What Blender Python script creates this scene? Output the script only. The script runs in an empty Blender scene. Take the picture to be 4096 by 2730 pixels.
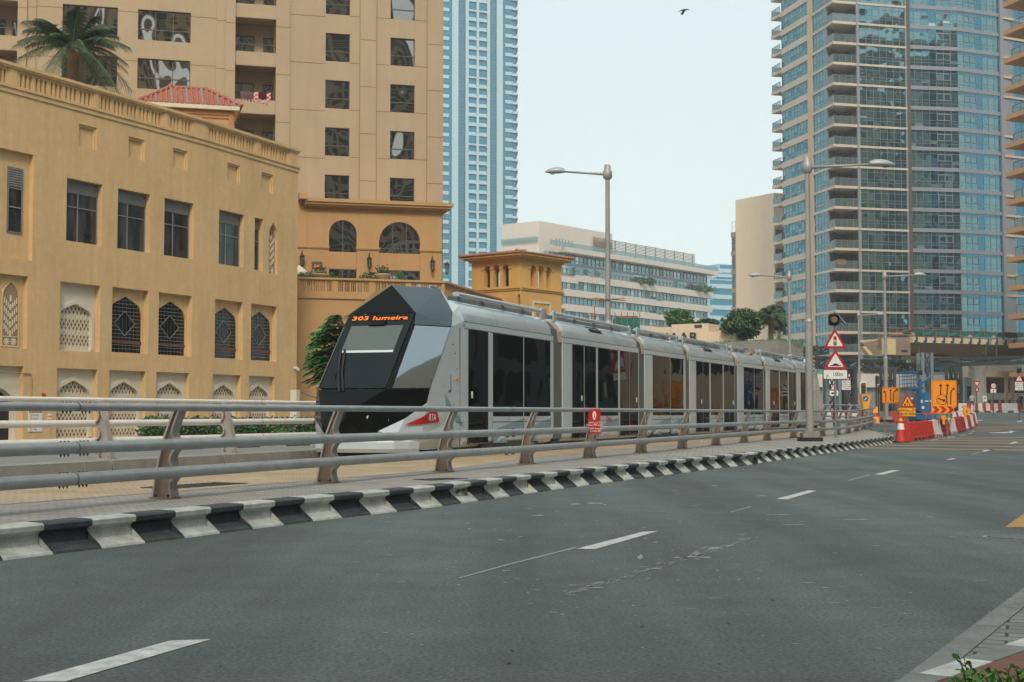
import bpy, math, random
from mathutils import Vector, Matrix
from math import pi, sin, cos, tan, sqrt, radians, floor
random.seed(7)
SC = bpy.context.scene
COL = SC.collection
# ---------------------------------------------------------------- camera model
FP = 5689.0; CX = 2048.0; CY = 1365.0; CZ = 1.29
TH = math.atan(287/5689.0)
def ray(u, v):
    dx = (u-CX)/FP; dy = -(v-CY)/FP
    return Vector((dx, cos(TH)-dy*sin(TH), sin(TH)+dy*cos(TH)))
CAM = Vector((0, 0, CZ))
def rise(y):
    if y < 58: return 0.0
    y = min(y, 175)
    if y < 78: return .0178/40*(y-58)**2
    return .0178*(y-68)
def at(u, v, Y):
    r = ray(u, v); return CAM + r*(Y/r.y)
def gr(u, v, z=0.0):
    r = ray(u, v); Y = 30.0
    lo, hi = 2.0, 400.0
    f = lambda Y: CZ + r.z/r.y*Y - (z+rise(Y))
    # first crossing from near
    Y = lo
    prev = lo
    while Y < hi:
        if f(Y) <= 0:
            a, b = prev, Y
            for _ in range(40):
                m = (a+b)/2
                if f(m) <= 0: b = m
                else: a = m
            return CAM + r*(b/r.y)
        prev = Y; Y += 1.0
    return CAM + r*(hi/r.y)
def hdir(vp):
    r = ray(vp, 1652); d = Vector((r.x, r.y)); return d.normalized()
def V2(p): return Vector((p[0], p[1]))
class Fr:
    """vertical plane frame: a along (rightwards), h up (world z), d outwards (towards the street)"""
    def __init__(s, o, d, flip=False):
        s.o = V2(o); s.d = V2(d).normalized(); s.n = Vector((s.d.y, -s.d.x))
        if flip: s.n = -s.n
    def p(s, a, h, d=0.0):
        q = s.o + s.d*a + s.n*d; return Vector((q.x, q.y, h))
    def hit(s, u, v, d=0.0):
        r = ray(u, v); o = s.o + s.n*d; rn = r.x*s.n.x + r.y*s.n.y
        t = (o.x*s.n.x + o.y*s.n.y)/rn
        q = CAM + r*t
        return ((V2(q)-s.o).dot(s.d), q.z)
    def a(s, u, v=1000, d=0.0): return s.hit(u, v, d)[0]
    def h(s, u, v, d=0.0): return s.hit(u, v, d)[1]
def frvp(vp, u0, Y0, left=False):
    d = hdir(vp)
    if left: d = -d
    return Fr(at(u0, 1652, Y0), d)
def frpp(p, q):
    return Fr(p, V2(q)-V2(p))
# ---------------------------------------------------------------- mesh builder
class MB:
    def __init__(s): s.v = []; s.f = []; s.m = []; s.sm = []
    def add(s, vs, fs, m=0, sm=False):
        b = len(s.v); s.v += [tuple(x) for x in vs]
        for f in fs: s.f.append(tuple(i+b for i in f)); s.m.append(m); s.sm.append(sm)
        return s
    def poly(s, pts, m=0): return s.add(pts, [tuple(range(len(pts)))], m)
    def hexa(s, P, m=0):
        return s.add(P, [(0,3,2,1),(4,5,6,7),(0,1,5,4),(1,2,6,5),(2,3,7,6),(3,0,4,7)], m)
    def box(s, x0, x1, y0, y1, z0, z1, m=0):
        return s.hexa([(x0,y0,z0),(x1,y0,z0),(x1,y1,z0),(x0,y1,z0),(x0,y0,z1),(x1,y0,z1),(x1,y1,z1),(x0,y1,z1)], m)
    def fb(s, F, a0, a1, h0, h1, d0, d1, m=0):
        return s.hexa([F.p(a0,h0,d1),F.p(a1,h0,d1),F.p(a1,h0,d0),F.p(a0,h0,d0),F.p(a0,h1,d1),F.p(a1,h1,d1),F.p(a1,h1,d0),F.p(a0,h1,d0)], m)
    def fpoly(s, F, pts, d=0.0, m=0): return s.poly([F.p(a,h,d) for a,h in pts], m)
    def fprism(s, F, pts, d0, d1, m=0):
        n = len(pts)
        A = [F.p(a,h,d1) for a,h in pts]; B = [F.p(a,h,d0) for a,h in pts]
        return s.add(A+B, [tuple(range(n)), tuple(range(2*n-1, n-1, -1))]+[(i, n+i, n+(i+1)%n, (i+1)%n) for i in range(n)], m)
    def slab(s, pts, z0, z1, m=0, mt=None):
        n = len(pts)
        A = [(p[0],p[1],z0) for p in pts]; B = [(p[0],p[1],z1) for p in pts]
        s.add(A+B, [tuple(range(n-1,-1,-1))]+[(i,(i+1)%n,n+(i+1)%n,n+i) for i in range(n)], m)
        return s.poly(B, m if mt is None else mt)
    def cyl(s, p0, p1, r0, r1=None, n=10, m=0, cap=True, sm=True):
        if r1 is None: r1 = r0
        p0 = Vector(p0); p1 = Vector(p1); ax = (p1-p0).normalized()
        up = Vector((0,0,1)) if abs(ax.z) < .95 else Vector((1,0,0))
        e = ax.cross(up).normalized(); g = ax.cross(e)
        A = [p0+(e*cos(2*pi*i/n)+g*sin(2*pi*i/n))*r0 for i in range(n)]
        B = [p1+(e*cos(2*pi*i/n)+g*sin(2*pi*i/n))*r1 for i in range(n)]
        s.add(A+B, [(i,(i+1)%n,n+(i+1)%n,n+i) for i in range(n)], m, sm)
        if cap:
            s.add(A, [tuple(range(n-1,-1,-1))], m); s.add(B, [tuple(range(n))], m)
        return s
    def tube(s, pts, r, n=8, m=0, rs=None):
        pts = [Vector(p) for p in pts]; N = len(pts); vs = []
        for k, p in enumerate(pts):
            a = pts[max(k-1,0)]; b = pts[min(k+1,N-1)]
            ax = (b-a).normalized(); up = Vector((0,0,1)) if abs(ax.z) < .95 else Vector((1,0,0))
            e = ax.cross(up).normalized(); g = e.cross(ax); rr = rs[k] if rs else r
            vs += [p+(e*cos(2*pi*i/n)+g*sin(2*pi*i/n))*rr for i in range(n)]
        fs = [(k*n+i, k*n+(i+1)%n, (k+1)*n+(i+1)%n, (k+1)*n+i) for k in range(N-1) for i in range(n)]
        s.add(vs, fs, m, True); b = len(s.v)-len(vs)
        s.f.append(tuple(b+i for i in range(n))); s.m.append(m); s.sm.append(False)
        s.f.append(tuple(b+(N-1)*n+i for i in range(n-1,-1,-1))); s.m.append(m); s.sm.append(False)
        return s
    def lathe(s, c, prof, n=16, m=0, axis='z', sm=True):
        c = Vector(c); vs = []
        for r, z in prof:
            for i in range(n):
                a = 2*pi*i/n
                vs.append(c+Vector((r*cos(a), r*sin(a), z)))
        fs = [(k*n+i, k*n+(i+1)%n, (k+1)*n+(i+1)%n, (k+1)*n+i) for k in range(len(prof)-1) for i in range(n)]
        return s.add(vs, fs, m, sm)
    def ball(s, c, r, m=0, nu=10, nv=6, sz=1.0):
        prof = [(r*sin(pi*k/nv)+1e-5, -r*sz*cos(pi*k/nv)) for k in range(nv+1)]
        return s.lathe(c, prof, nu, m)
    def build(s, name, mats, parent=None, local=False):
        me = bpy.data.meshes.new(name)
        vs = s.v
        if parent is not None and not local:
            o = parent
            off = Vector((0,0,0))
            while o is not None: off = off+Vector(o.location); o = o.parent
            vs = [(x-off.x, y-off.y, z-off.z) for x,y,z in vs]
        me.from_pydata(vs, [], s.f)
        if not isinstance(mats, (list, tuple)): mats = [mats]
        for m in mats: me.materials.append(m)
        me.polygons.foreach_set('material_index', [min(i, len(mats)-1) for i in s.m])
        me.polygons.foreach_set('use_smooth', s.sm)
        me.update()
        ob = bpy.data.objects.new(name, me); COL.objects.link(ob)
        if parent is not None: ob.parent = parent
        return ob
def tag(o, label=None, cat=None, group=None, kind=None):
    if label: o['label'] = label
    if cat: o['category'] = cat
    if group: o['group'] = group
    if kind: o['kind'] = kind
    return o
def thing(name, label, cat, loc=(0,0,0), group=None, rz=0.0):
    o = bpy.data.objects.new(name, None); COL.objects.link(o)
    o.location = Vector(loc); o.rotation_euler = (0,0,rz); o.empty_display_size = .3
    return tag(o, label, cat, group)
def struct(name, mb, mats, label=None, cat=None):
    o = mb.build(name, mats); o['kind'] = 'structure'
    return o
def dup(root, loc, rz=None, label=None, scale=None):
    def cp(o, par):
        c = o.copy(); COL.objects.link(c)
        if par is not None: c.parent = par
        for ch in o.children: cp(ch, c)
        return c
    r = cp(root, None); r.location = Vector(loc)
    if rz is not None: r.rotation_euler = (0,0,rz)
    if label: r['label'] = label
    if scale: r.scale = (scale,)*3
    return r
def text_mesh(body, size, bold=0.0, shear=0.0, align='CENTER', sx=1.0):
    cu = bpy.data.curves.new('t', 'FONT'); cu.body = body; cu.size = size; cu.align_x = align; cu.align_y = 'CENTER'
    cu.offset = bold; cu.shear = shear; cu.resolution_u = 3
    ob = bpy.data.objects.new('t', cu); COL.objects.link(ob)
    dg = bpy.context.evaluated_depsgraph_get(); dg.update()
    me = ob.evaluated_get(dg).to_mesh()
    vs = [(v.co.x*sx, v.co.y) for v in me.vertices]; fs = [tuple(p.vertices) for p in me.polygons]
    ob.evaluated_get(dg).to_mesh_clear()
    bpy.data.objects.remove(ob); bpy.data.curves.remove(cu)
    return vs, fs
def ftext(mb, F, a, h, d, body, size, m=0, **k):
    vs, fs = text_mesh(body, size, **k)
    return mb.add([F.p(a+x, h+y, d) for x,y in vs], fs, m)
# ---------------------------------------------------------------- materials
def nn(t, typ, **kw):
    n = t.nodes.new(typ)
    for k, v in kw.items():
        if k in ('operation','blend_type','noise_dimensions','feature','data_type','interpolation_type','distance'): setattr(n, k, v)
        else: n.inputs[k].default_value = v
    return n
def pm(name, col, rough=.75, metal=0.0, var=.12, vs=1.5, bump=0.0, bs=30.0, spec=.4, coat=0.0, streak=0.0, emit=None, fine=0.0, fs=60.0):
    m = bpy.data.materials.new(name); m.use_nodes = True; t = m.node_tree; L = t.links
    b = t.nodes['Principled BSDF']
    b.inputs['Roughness'].default_value = rough; b.inputs['Metallic'].default_value = metal
    b.inputs['Specular IOR Level'].default_value = spec
    if coat: b.inputs['Coat Weight'].default_value = coat; b.inputs['Coat Roughness'].default_value = .08
    base = (*col, 1.0)
    if emit:
        b.inputs['Emission Color'].default_value = base; b.inputs['Emission Strength'].default_value = emit
    b.inputs['Base Color'].default_value = base
    if var or streak or bump or fine:
        g = t.nodes.new('ShaderNodeNewGeometry')
        cur = None
        if var:
            n = nn(t, 'ShaderNodeTexNoise', Scale=vs, Detail=5.0, Roughness=.62)
            L.new(g.outputs['Position'], n.inputs['Vector'])
            mr = nn(t, 'ShaderNodeMapRange'); mr.inputs['From Min'].default_value = .3; mr.inputs['From Max'].default_value = .7
            mr.inputs['To Min'].default_value = 1-var; mr.inputs['To Max'].default_value = 1+var
            L.new(n.outputs['Fac'], mr.inputs['Value']); cur = mr.outputs['Result']
        if streak:
            mp = t.nodes.new('ShaderNodeMapping'); mp.inputs['Scale'].default_value = (1.2, 1.2, .07)
            L.new(g.outputs['Position'], mp.inputs['Vector'])
            n = nn(t, 'ShaderNodeTexNoise', Scale=2.2, Detail=6.0, Roughness=.7); L.new(mp.outputs['Vector'], n.inputs['Vector'])
            mr = nn(t, 'ShaderNodeMapRange'); mr.inputs['From Min'].default_value = .35; mr.inputs['From Max'].default_value = .65
            mr.inputs['To Min'].default_value = 1-streak; mr.inputs['To Max'].default_value = 1+streak*.6
            L.new(n.outputs['Fac'], mr.inputs['Value'])
            if cur:
                mu = nn(t, 'ShaderNodeMath', operation='MULTIPLY'); L.new(cur, mu.inputs[0]); L.new(mr.outputs['Result'], mu.inputs[1]); cur = mu.outputs[0]
            else: cur = mr.outputs['Result']
        if fine:
            n = nn(t, 'ShaderNodeTexNoise', Scale=fs, Detail=2.0, Roughness=.6); L.new(g.outputs['Position'], n.inputs['Vector'])
            mr = nn(t, 'ShaderNodeMapRange'); mr.inputs['From Min'].default_value = .3; mr.inputs['From Max'].default_value = .7
            mr.inputs['To Min'].default_value = 1-fine; mr.inputs['To Max'].default_value = 1+fine
            L.new(n.outputs['Fac'], mr.inputs['Value'])
            if cur:
                mu = nn(t, 'ShaderNodeMath', operation='MULTIPLY'); L.new(cur, mu.inputs[0]); L.new(mr.outputs['Result'], mu.inputs[1]); cur = mu.outputs[0]
            else: cur = mr.outputs['Result']
        if cur:
            vm = t.nodes.new('ShaderNodeVectorMath'); vm.operation = 'SCALE'; vm.inputs[0].default_value = col
            L.new(cur, vm.inputs['Scale']); L.new(vm.outputs[0], b.inputs['Base Color'])
        if bump:
            n = nn(t, 'ShaderNodeTexNoise', Scale=bs, Detail=4.0, Roughness=.6); L.new(g.outputs['Position'], n.inputs['Vector'])
            bp = nn(t, 'ShaderNodeBump', Strength=1.0, Distance=bump); L.new(n.outputs['Fac'], bp.inputs['Height']); L.new(bp.outputs[0], b.inputs['Normal'])
    return m
def glassm(name, tint, refl=.5, dark=(.01,.012,.012), wav=.02, ws=.8, rough=.02, inner=0.0):
    """coated window glass: dark body below a wavy tinted mirror layer"""
    m = bpy.data.materials.new(name); m.use_nodes = True; t = m.node_tree; L = t.links
    for n in list(t.nodes): t.nodes.remove(n)
    o = t.nodes.new('ShaderNodeOutputMaterial')
    g = t.nodes.new('ShaderNodeNewGeometry')
    n = nn(t, 'ShaderNodeTexNoise', Scale=ws, Detail=.6, Roughness=.4); L.new(g.outputs['Position'], n.inputs['Vector'])
    bp = nn(t, 'ShaderNodeBump', Strength=1.0, Distance=wav); L.new(n.outputs['Fac'], bp.inputs['Height'])
    gl = t.nodes.new('ShaderNodeBsdfGlossy'); gl.inputs['Color'].default_value = (*tint, 1); gl.inputs['Roughness'].default_value = rough
    L.new(bp.outputs[0], gl.inputs['Normal'])
    df = t.nodes.new('ShaderNodeBsdfDiffuse'); df.inputs['Color'].default_value = (*dark, 1)
    if inner:
        n2 = nn(t, 'ShaderNodeTexNoise', Scale=.9, Detail=3.0); mp = t.nodes.new('ShaderNodeMapping'); mp.inputs['Scale'].default_value = (2.2,2.2,.5)
        L.new(g.outputs['Position'], mp.inputs['Vector']); L.new(mp.outputs[0], n2.inputs['Vector'])
        mr = nn(t, 'ShaderNodeMapRange'); mr.inputs['From Min'].default_value = .45; mr.inputs['From Max'].default_value = .6
        mr.inputs['To Min'].default_value = 1.0; mr.inputs['To Max'].default_value = inner
        L.new(n2.outputs['Fac'], mr.inputs['Value'])
        vm = t.nodes.new('ShaderNodeVectorMath'); vm.operation = 'SCALE'; vm.inputs[0].default_value = dark
        L.new(mr.outputs['Result'], vm.inputs['Scale']); L.new(vm.outputs[0], df.inputs['Color'])
    dt = t.nodes.new('ShaderNodeVectorMath'); dt.operation = 'DOT_PRODUCT'; L.new(g.outputs['Incoming'], dt.inputs[0]); L.new(g.outputs['Normal'], dt.inputs[1])
    ab = nn(t, 'ShaderNodeMath', operation='ABSOLUTE'); L.new(dt.outputs['Value'], ab.inputs[0])
    om = nn(t, 'ShaderNodeMath', operation='SUBTRACT'); om.inputs[0].default_value = 1.0; L.new(ab.outputs[0], om.inputs[1])
    pw = nn(t, 'ShaderNodeMath', operation='POWER'); pw.inputs[1].default_value = 5.0; L.new(om.outputs[0], pw.inputs[0])
    ad = nn(t, 'ShaderNodeMath', operation='MULTIPLY_ADD'); ad.inputs[1].default_value = (1-refl)*.5; ad.inputs[2].default_value = refl; ad.use_clamp = True
    L.new(pw.outputs[0], ad.inputs[0])
    mx = t.nodes.new('ShaderNodeMixShader'); L.new(ad.outputs[0], mx.inputs[0]); L.new(df.outputs[0], mx.inputs[1]); L.new(gl.outputs[0], mx.inputs[2])
    L.new(mx.outputs[0], o.inputs['Surface'])
    return m
def paverm(name, c1, c2, mortar, ang, bw=.22, bh=.11, ms=.006, bump=.004, var=.2):
    m = bpy.data.materials.new(name); m.use_nodes = True; t = m.node_tree; L = t.links
    b = t.nodes['Principled BSDF']; b.inputs['Roughness'].default_value = .8; b.inputs['Specular IOR Level'].default_value = .3
    g = t.nodes.new('ShaderNodeNewGeometry'); mp = t.nodes.new('ShaderNodeMapping'); mp.inputs['Rotation'].default_value = (0,0,ang)
    L.new(g.outputs['Position'], mp.inputs['Vector'])
    br = nn(t, 'ShaderNodeTexBrick', Scale=1.0); br.inputs['Color1'].default_value = (*c1,1); br.inputs['Color2'].default_value = (*c2,1); br.inputs['Mortar'].default_value = (*mortar,1)
    br.inputs['Mortar Size'].default_value = ms; br.inputs['Brick Width'].default_value = bw; br.inputs['Row Height'].default_value = bh; br.inputs['Mortar Smooth'].default_value = .2
    L.new(mp.outputs[0], br.inputs['Vector'])
    n = nn(t, 'ShaderNodeTexNoise', Scale=.9, Detail=6.0, Roughness=.65); L.new(g.outputs['Position'], n.inputs['Vector'])
    mr = nn(t, 'ShaderNodeMapRange'); mr.inputs['From Min'].default_value = .3; mr.inputs['From Max'].default_value = .7
    mr.inputs['To Min'].default_value = 1-var; mr.inputs['To Max'].default_value = 1+var; L.new(n.outputs['Fac'], mr.inputs['Value'])
    vm = t.nodes.new('ShaderNodeVectorMath'); vm.operation = 'SCALE'; L.new(br.outputs['Color'], vm.inputs[0]); L.new(mr.outputs['Result'], vm.inputs['Scale'])
    L.new(vm.outputs[0], b.inputs['Base Color'])
    bp = nn(t, 'ShaderNodeBump', Strength=1.0, Distance=-bump); L.new(br.outputs['Fac'], bp.inputs['Height']); L.new(bp.outputs[0], b.inputs['Normal'])
    return m
def asphaltm():
    m = pm('asphalt', (.096,.114,.107), .82, var=.14, vs=.3, bump=.007, bs=80, spec=.3, fine=.42, fs=38)
    t = m.node_tree; L = t.links; b = t.nodes['Principled BSDF']; src = b.inputs['Base Color'].links[0].from_socket
    g = t.nodes.new('ShaderNodeNewGeometry')
    # wheel tracks: long soft bands along the driving direction, plus stains and pale aggregate
    mp = t.nodes.new('ShaderNodeMapping'); mp.inputs['Rotation'].default_value = (0,0,radians(24)); mp.inputs['Scale'].default_value = (.55,.035,1); L.new(g.outputs['Position'], mp.inputs['Vector'])
    n = nn(t,'ShaderNodeTexNoise',Scale=1.0,Detail=5.0,Roughness=.6); L.new(mp.outputs[0], n.inputs['Vector'])
    r = nn(t,'ShaderNodeMapRange'); r.inputs['From Min'].default_value = .35; r.inputs['From Max'].default_value = .65; r.inputs['To Min'].default_value = .74; r.inputs['To Max'].default_value = 1.22; L.new(n.outputs['Fac'], r.inputs['Value'])
    n2 = nn(t,'ShaderNodeTexNoise',Scale=1.1,Detail=8.0,Roughness=.75); L.new(g.outputs['Position'], n2.inputs['Vector'])
    r2 = nn(t,'ShaderNodeMapRange'); r2.inputs['From Min'].default_value = .3; r2.inputs['From Max'].default_value = .7; r2.inputs['To Min'].default_value = .85; r2.inputs['To Max'].default_value = 1.16; L.new(n2.outputs['Fac'], r2.inputs['Value'])
    mu = nn(t,'ShaderNodeMath',operation='MULTIPLY'); L.new(r.outputs[0], mu.inputs[0]); L.new(r2.outputs[0], mu.inputs[1])
    v = t.nodes.new('ShaderNodeTexVoronoi'); v.inputs['Scale'].default_value = 22.0; L.new(g.outputs['Position'], v.inputs['Vector'])
    r3 = nn(t,'ShaderNodeMapRange'); r3.inputs['From Min'].default_value = .04; r3.inputs['From Max'].default_value = .10; r3.inputs['To Min'].default_value = 1.9; r3.inputs['To Max'].default_value = 1.0; L.new(v.outputs['Distance'], r3.inputs['Value'])
    mu2 = nn(t,'ShaderNodeMath',operation='MULTIPLY'); L.new(mu.outputs[0], mu2.inputs[0]); L.new(r3.outputs[0], mu2.inputs[1])
    vm = t.nodes.new('ShaderNodeVectorMath'); vm.operation = 'SCALE'; L.new(src, vm.inputs[0]); L.new(mu2.outputs[0], vm.inputs['Scale']); L.new(vm.outputs[0], b.inputs['Base Color'])
    return m
M = {}
M['asphalt'] = asphaltm()
M['asphalt_old'] = pm('asphalt_old', (.19,.19,.18), .85, var=.12, vs=.5, bump=.004, bs=90, fine=.2, fs=50)
M['roadpaint'] = pm('roadpaint', (.46,.47,.45), .7, var=.3, vs=9, fine=.15, fs=60)
M['scuff'] = pm('scuff', (.24,.26,.26), .75, var=.4, vs=14)
M['yellowpaint'] = pm('yellowpaint', (.40,.22,.07), .7, var=.22, vs=5)
M['kerbwhite'] = pm('kerbwhite', (.44,.455,.42), .7, var=.30, vs=4, bump=.004, bs=25, fine=.08, fs=40)
M['kerbblack'] = pm('kerbblack', (.045,.052,.056), .65, var=.35, vs=5, bump=.004, bs=25, fine=.2, fs=40)
M['concrete'] = pm('concrete', (.26,.255,.225), .85, var=.15, vs=1.5, bump=.003, bs=30, streak=.1)
M['pav'] = paverm('grey_pavers', (.29,.28,.25), (.36,.34,.31), (.13,.11,.085), radians(8), .30, .10, .009, .004)
M['pavbeige'] = paverm('beige_pavers', (.37,.27,.16), (.47,.37,.245), (.20,.13,.07), radians(8), .30, .10, .009, .004)
M['pavgreen'] = paverm('grey_green_pavers', (.15,.17,.15), (.22,.24,.21), (.05,.05,.04), radians(20), .3, .15, .01)
M['pavred'] = paverm('red_pavers', (.16,.06,.045), (.21,.08,.06), (.14,.1,.08), radians(-28), .3, .15, .01)
M['edgecon'] = pm('dark_edge_concrete', (.17,.185,.17), .85, var=.2, vs=3, fine=.15, fs=40)
M['sand'] = pm('ground', (.36,.32,.26), .9, var=.1, vs=.2)
M['railsteel'] = pm('railsteel', (.13,.14,.15), .4, .8, var=.15)
M['galv'] = pm('galvanised_tube', (.33,.36,.365), .42, .35, var=.14, vs=4, spec=.5, bump=.0008, bs=60, fine=.05, fs=30)
M['galv_sunlit'] = pm('tube_sunlit_tone', (.74,.70,.63), .35, .1, var=.08, vs=4)  # sunlit brightness of the far rail put into its base colour
M['bronze'] = pm('bronze_post', (.29,.215,.155), .5, .3, var=.2, vs=5, bump=.001, bs=60)
M['bronzel'] = pm('bronze_post_light', (.40,.36,.32), .5, .3, var=.12, vs=5)
M['bolt'] = pm('bolt', (.10,.08,.06), .6, .6)
M['wallL'] = pm('plaster_ochre', (.625,.42,.20), .88, var=.07, vs=.45, bump=.006, bs=9, streak=.08, fine=.05, fs=3)
M['wallT'] = pm('plaster_beige', (.41,.305,.195), .88, var=.05, vs=.3, streak=.04, bump=.003, bs=9)
M['wallP'] = pm('plaster_orange', (.45,.27,.115), .88, var=.06, vs=.5, streak=.03)
M['wallB'] = pm('plaster_yellow', (.62,.37,.12), .88, var=.05, vs=.5, streak=.05)
M['cream'] = pm('plaster_cream', (.63,.56,.43), .85, var=.05, vs=.8, streak=.05)
M['joint'] = pm('joint', (.23,.11,.05), .9, var=0)
M['whitewall'] = pm('pale_cladding', (.60,.54,.47), .8, var=.04, vs=.1, streak=.04)
M['whiteband'] = pm('pale_band', (.55,.51,.46), .8, var=.04, vs=.1, streak=.05)
M['beigeR'] = pm('beige_render', (.50,.385,.275), .85, var=.05, vs=.15, streak=.05)
M['slab'] = pm('pale_slab', (.50,.43,.35), .85, var=.08, vs=.4)
M['beigeBlock'] = pm('sand_render', (.74,.59,.43), .85, var=.05, vs=.1, streak=.04)
M['soffit'] = pm('soffit', (.40,.30,.21), .85, var=.08, vs=.2)
M['orangesoffit'] = pm('orange_soffit', (.45,.25,.12), .85, var=.08, vs=.2)
M['greyclad'] = pm('grey_cladding', (.24,.25,.27), .6, .2, var=.05)
M['frame'] = pm('window_frame', (.10,.09,.08), .5, .3, var=.1)
M['framegrey'] = pm('window_frame_grey', (.24,.23,.22), .5, .3, var=.1)
M['mull'] = pm('mullion', (.20,.23,.24), .5, .3, var=.1)
M['glassdark'] = glassm('dark_window_glass', (.85,.88,.9), .22, (.008,.009,.008), .05, 1.1)
M['glassblack'] = glassm('black_window_glass', (.8,.85,.85), .05, (.006,.007,.006), .02, 1.0)
M['glassdim'] = glassm('dim_window_glass', (.6,.7,.8), .07, (.02,.02,.018), .01, .8, inner=3)
M['glasswavy'] = glassm('wavy_window_glass', (.66,.64,.60), .44, (.006,.007,.006), .15, .36)
M['gA'] = glassm('curtain_glass_teal', (.18,.38,.44), .66, (.04,.085,.10), .045, .5, inner=2)
M['gB'] = glassm('curtain_glass_blue', (.10,.28,.38), .68, (.02,.06,.08), .04, .5)
M['gC'] = glassm('curtain_glass_pale', (.25,.42,.46), .6, (.08,.15,.16), .04, .5)
M['gD'] = glassm('curtain_glass_wavy', (.27,.46,.50), .64, (.03,.06,.06), .22, .5)
M['gE'] = glassm('open_dark_window', (.2,.2,.2), .05, (.02,.015,.01), .0, .5)
M['gF'] = glassm('tower_glass_cyan', (.12,.38,.50), .55, (.02,.12,.17), .02, .5)
M['rail_glass'] = glassm('balustrade_glass', (.75,.85,.88), .35, (.16,.22,.23), .02, .6)
_t = M['rail_glass'].node_tree; _o = [n for n in _t.nodes if n.type == 'OUTPUT_MATERIAL'][0]; _m = _o.inputs[0].links[0].from_node
_tr = _t.nodes.new('ShaderNodeBsdfTransparent'); _tr.inputs[0].default_value = (.80,.88,.88,1); _x = _t.nodes.new('ShaderNodeMixShader'); _x.inputs[0].default_value = .62
_t.links.new(_m.outputs[0], _x.inputs[1]); _t.links.new(_tr.outputs[0], _x.inputs[2]); _t.links.new(_x.outputs[0], _o.inputs[0])
M['trambody'] = pm('tram_silver', (.50,.57,.58), .30, .10, var=.04, vs=.8, spec=.5, coat=.5)
M['tramroof'] = pm('tram_roof_silver', (.42,.49,.51), .26, .2, var=.05, vs=1.2, coat=.6)
M['tramgrey'] = pm('tram_grey', (.25,.28,.29), .4, .4, var=.08)
M['tramblue'] = pm('tram_pale_blue', (.25,.35,.39), .35, .3, var=.03)
M['tramwhite'] = pm('tram_white', (.60,.64,.64), .35, .2, var=.03)
M['tramblack'] = pm('tram_black_gloss', (.004,.005,.005), .10, 0, var=0, spec=.16, coat=.10)
M['tramnavy'] = pm('tram_dark_facet', (.035,.06,.07), .12, .3, var=.0, coat=1.0)
M['tramglass'] = glassm('tram_glass', (.8,.85,.85), .05, (.006,.006,.005), .012, 1.0, inner=0)
M['tramwind'] = glassm('tram_windscreen', (.9,.95,.95), .035, (.008,.012,.012), .004, .6)
M['tramside'] = glassm('tram_cab_side_glass', (.80,.9,.95), .45, (.02,.03,.035), .02, .35)
M['rubber'] = pm('rubber', (.10,.105,.105), .7, var=.1)
M['bellow2'] = pm('bellow_tan', (.42,.30,.20), .7, var=.1)
M['black'] = pm('black', (.012,.012,.012), .6, var=0)
M['red'] = pm('red_paint', (.42,.012,.014), .45, var=.05)
M['redplastic'] = pm('red_plastic', (.50,.028,.016), .5, var=.12, vs=3)
M['redfade'] = pm('faded_red_plastic', (.36,.035,.028), .55, var=.15, vs=3)
M['whiteplastic'] = pm('white_plastic', (.58,.56,.54), .5, var=.1, vs=3)
M['white'] = pm('sign_white', (.70,.69,.64), .5, var=.03)
M['orangesign'] = pm('orange_sign', (.85,.27,.008), .5, var=.05)
M['yellow'] = pm('sign_yellow', (.80,.36,.01), .5, var=.05)
M['cream2'] = pm('bridge_cream', (.62,.50,.27), .8, var=.06)
M['bluelift'] = pm('blue_machine', (.015,.13,.28), .45, var=.1)
M['bluepaint'] = pm('blue_paint', (.02,.10,.30), .5)
M['lamppole'] = pm('lamp_pole', (.33,.32,.30), .5, .3, var=.12, vs=3)
M['lamphead'] = pm('lamp_head', (.38,.40,.40), .45, .2, var=.05)
M['steelgrey'] = pm('truss_steel', (.055,.062,.06), .6, .3, var=.2)
M['steellight'] = pm('steel_light', (.19,.235,.25), .5, .3, var=.12)
M['netgreen'] = pm('green_netting', (.015,.14,.12), .8, var=.25, vs=1.5)
M['scaf'] = pm('rusty_scaffold', (.33,.14,.07), .8, var=.2)
M['rooftile'] = pm('roof_tile', (.36,.125,.075), .75, var=.3, vs=7)
M['rooftile2'] = pm('roof_tile_grey', (.27,.20,.18), .75, var=.3, vs=7)
M['lantern'] = pm('lantern_black', (.02,.022,.024), .5)
M['leafF'] = pm('leaf_fresh_green', (.075,.23,.045), .5, var=.35, vs=6)
M['leafA'] = pm('leaf_bright', (.055,.165,.035), .6, var=.4, vs=5, spec=.3)
M['leafB'] = pm('leaf_dark', (.032,.075,.035), .6, var=.4, vs=2, spec=.3)
M['leafC'] = pm('leaf_olive', (.10,.17,.06), .6, var=.35, vs=3, spec=.3)
M['palm'] = pm('palm_leaf', (.045,.075,.035), .55, var=.4, vs=4, spec=.35)
M['bark'] = pm('bark', (.16,.11,.07), .9, var=.3, vs=6)
M['pot'] = pm('pot', (.55,.42,.32), .8)
M['skin'] = pm('skin', (.35,.19,.12), .6, var=0)
M['greyshirt'] = pm('grey_shirt', (.33,.35,.38), .85)
M['darkcloth'] = pm('dark_cloth', (.015,.015,.018), .9)
M['led'] = pm('orange_led', (1.0,.20,.02), .5, var=0, emit=1.6)
M['amber'] = pm('amber_lens', (.75,.16,.01), .3, var=0, spec=.6)
M['blind'] = pm('cab_blind', (.10,.125,.12), .8, var=.05)
M['tyre'] = pm('tyre', (.02,.02,.02), .85)
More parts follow.
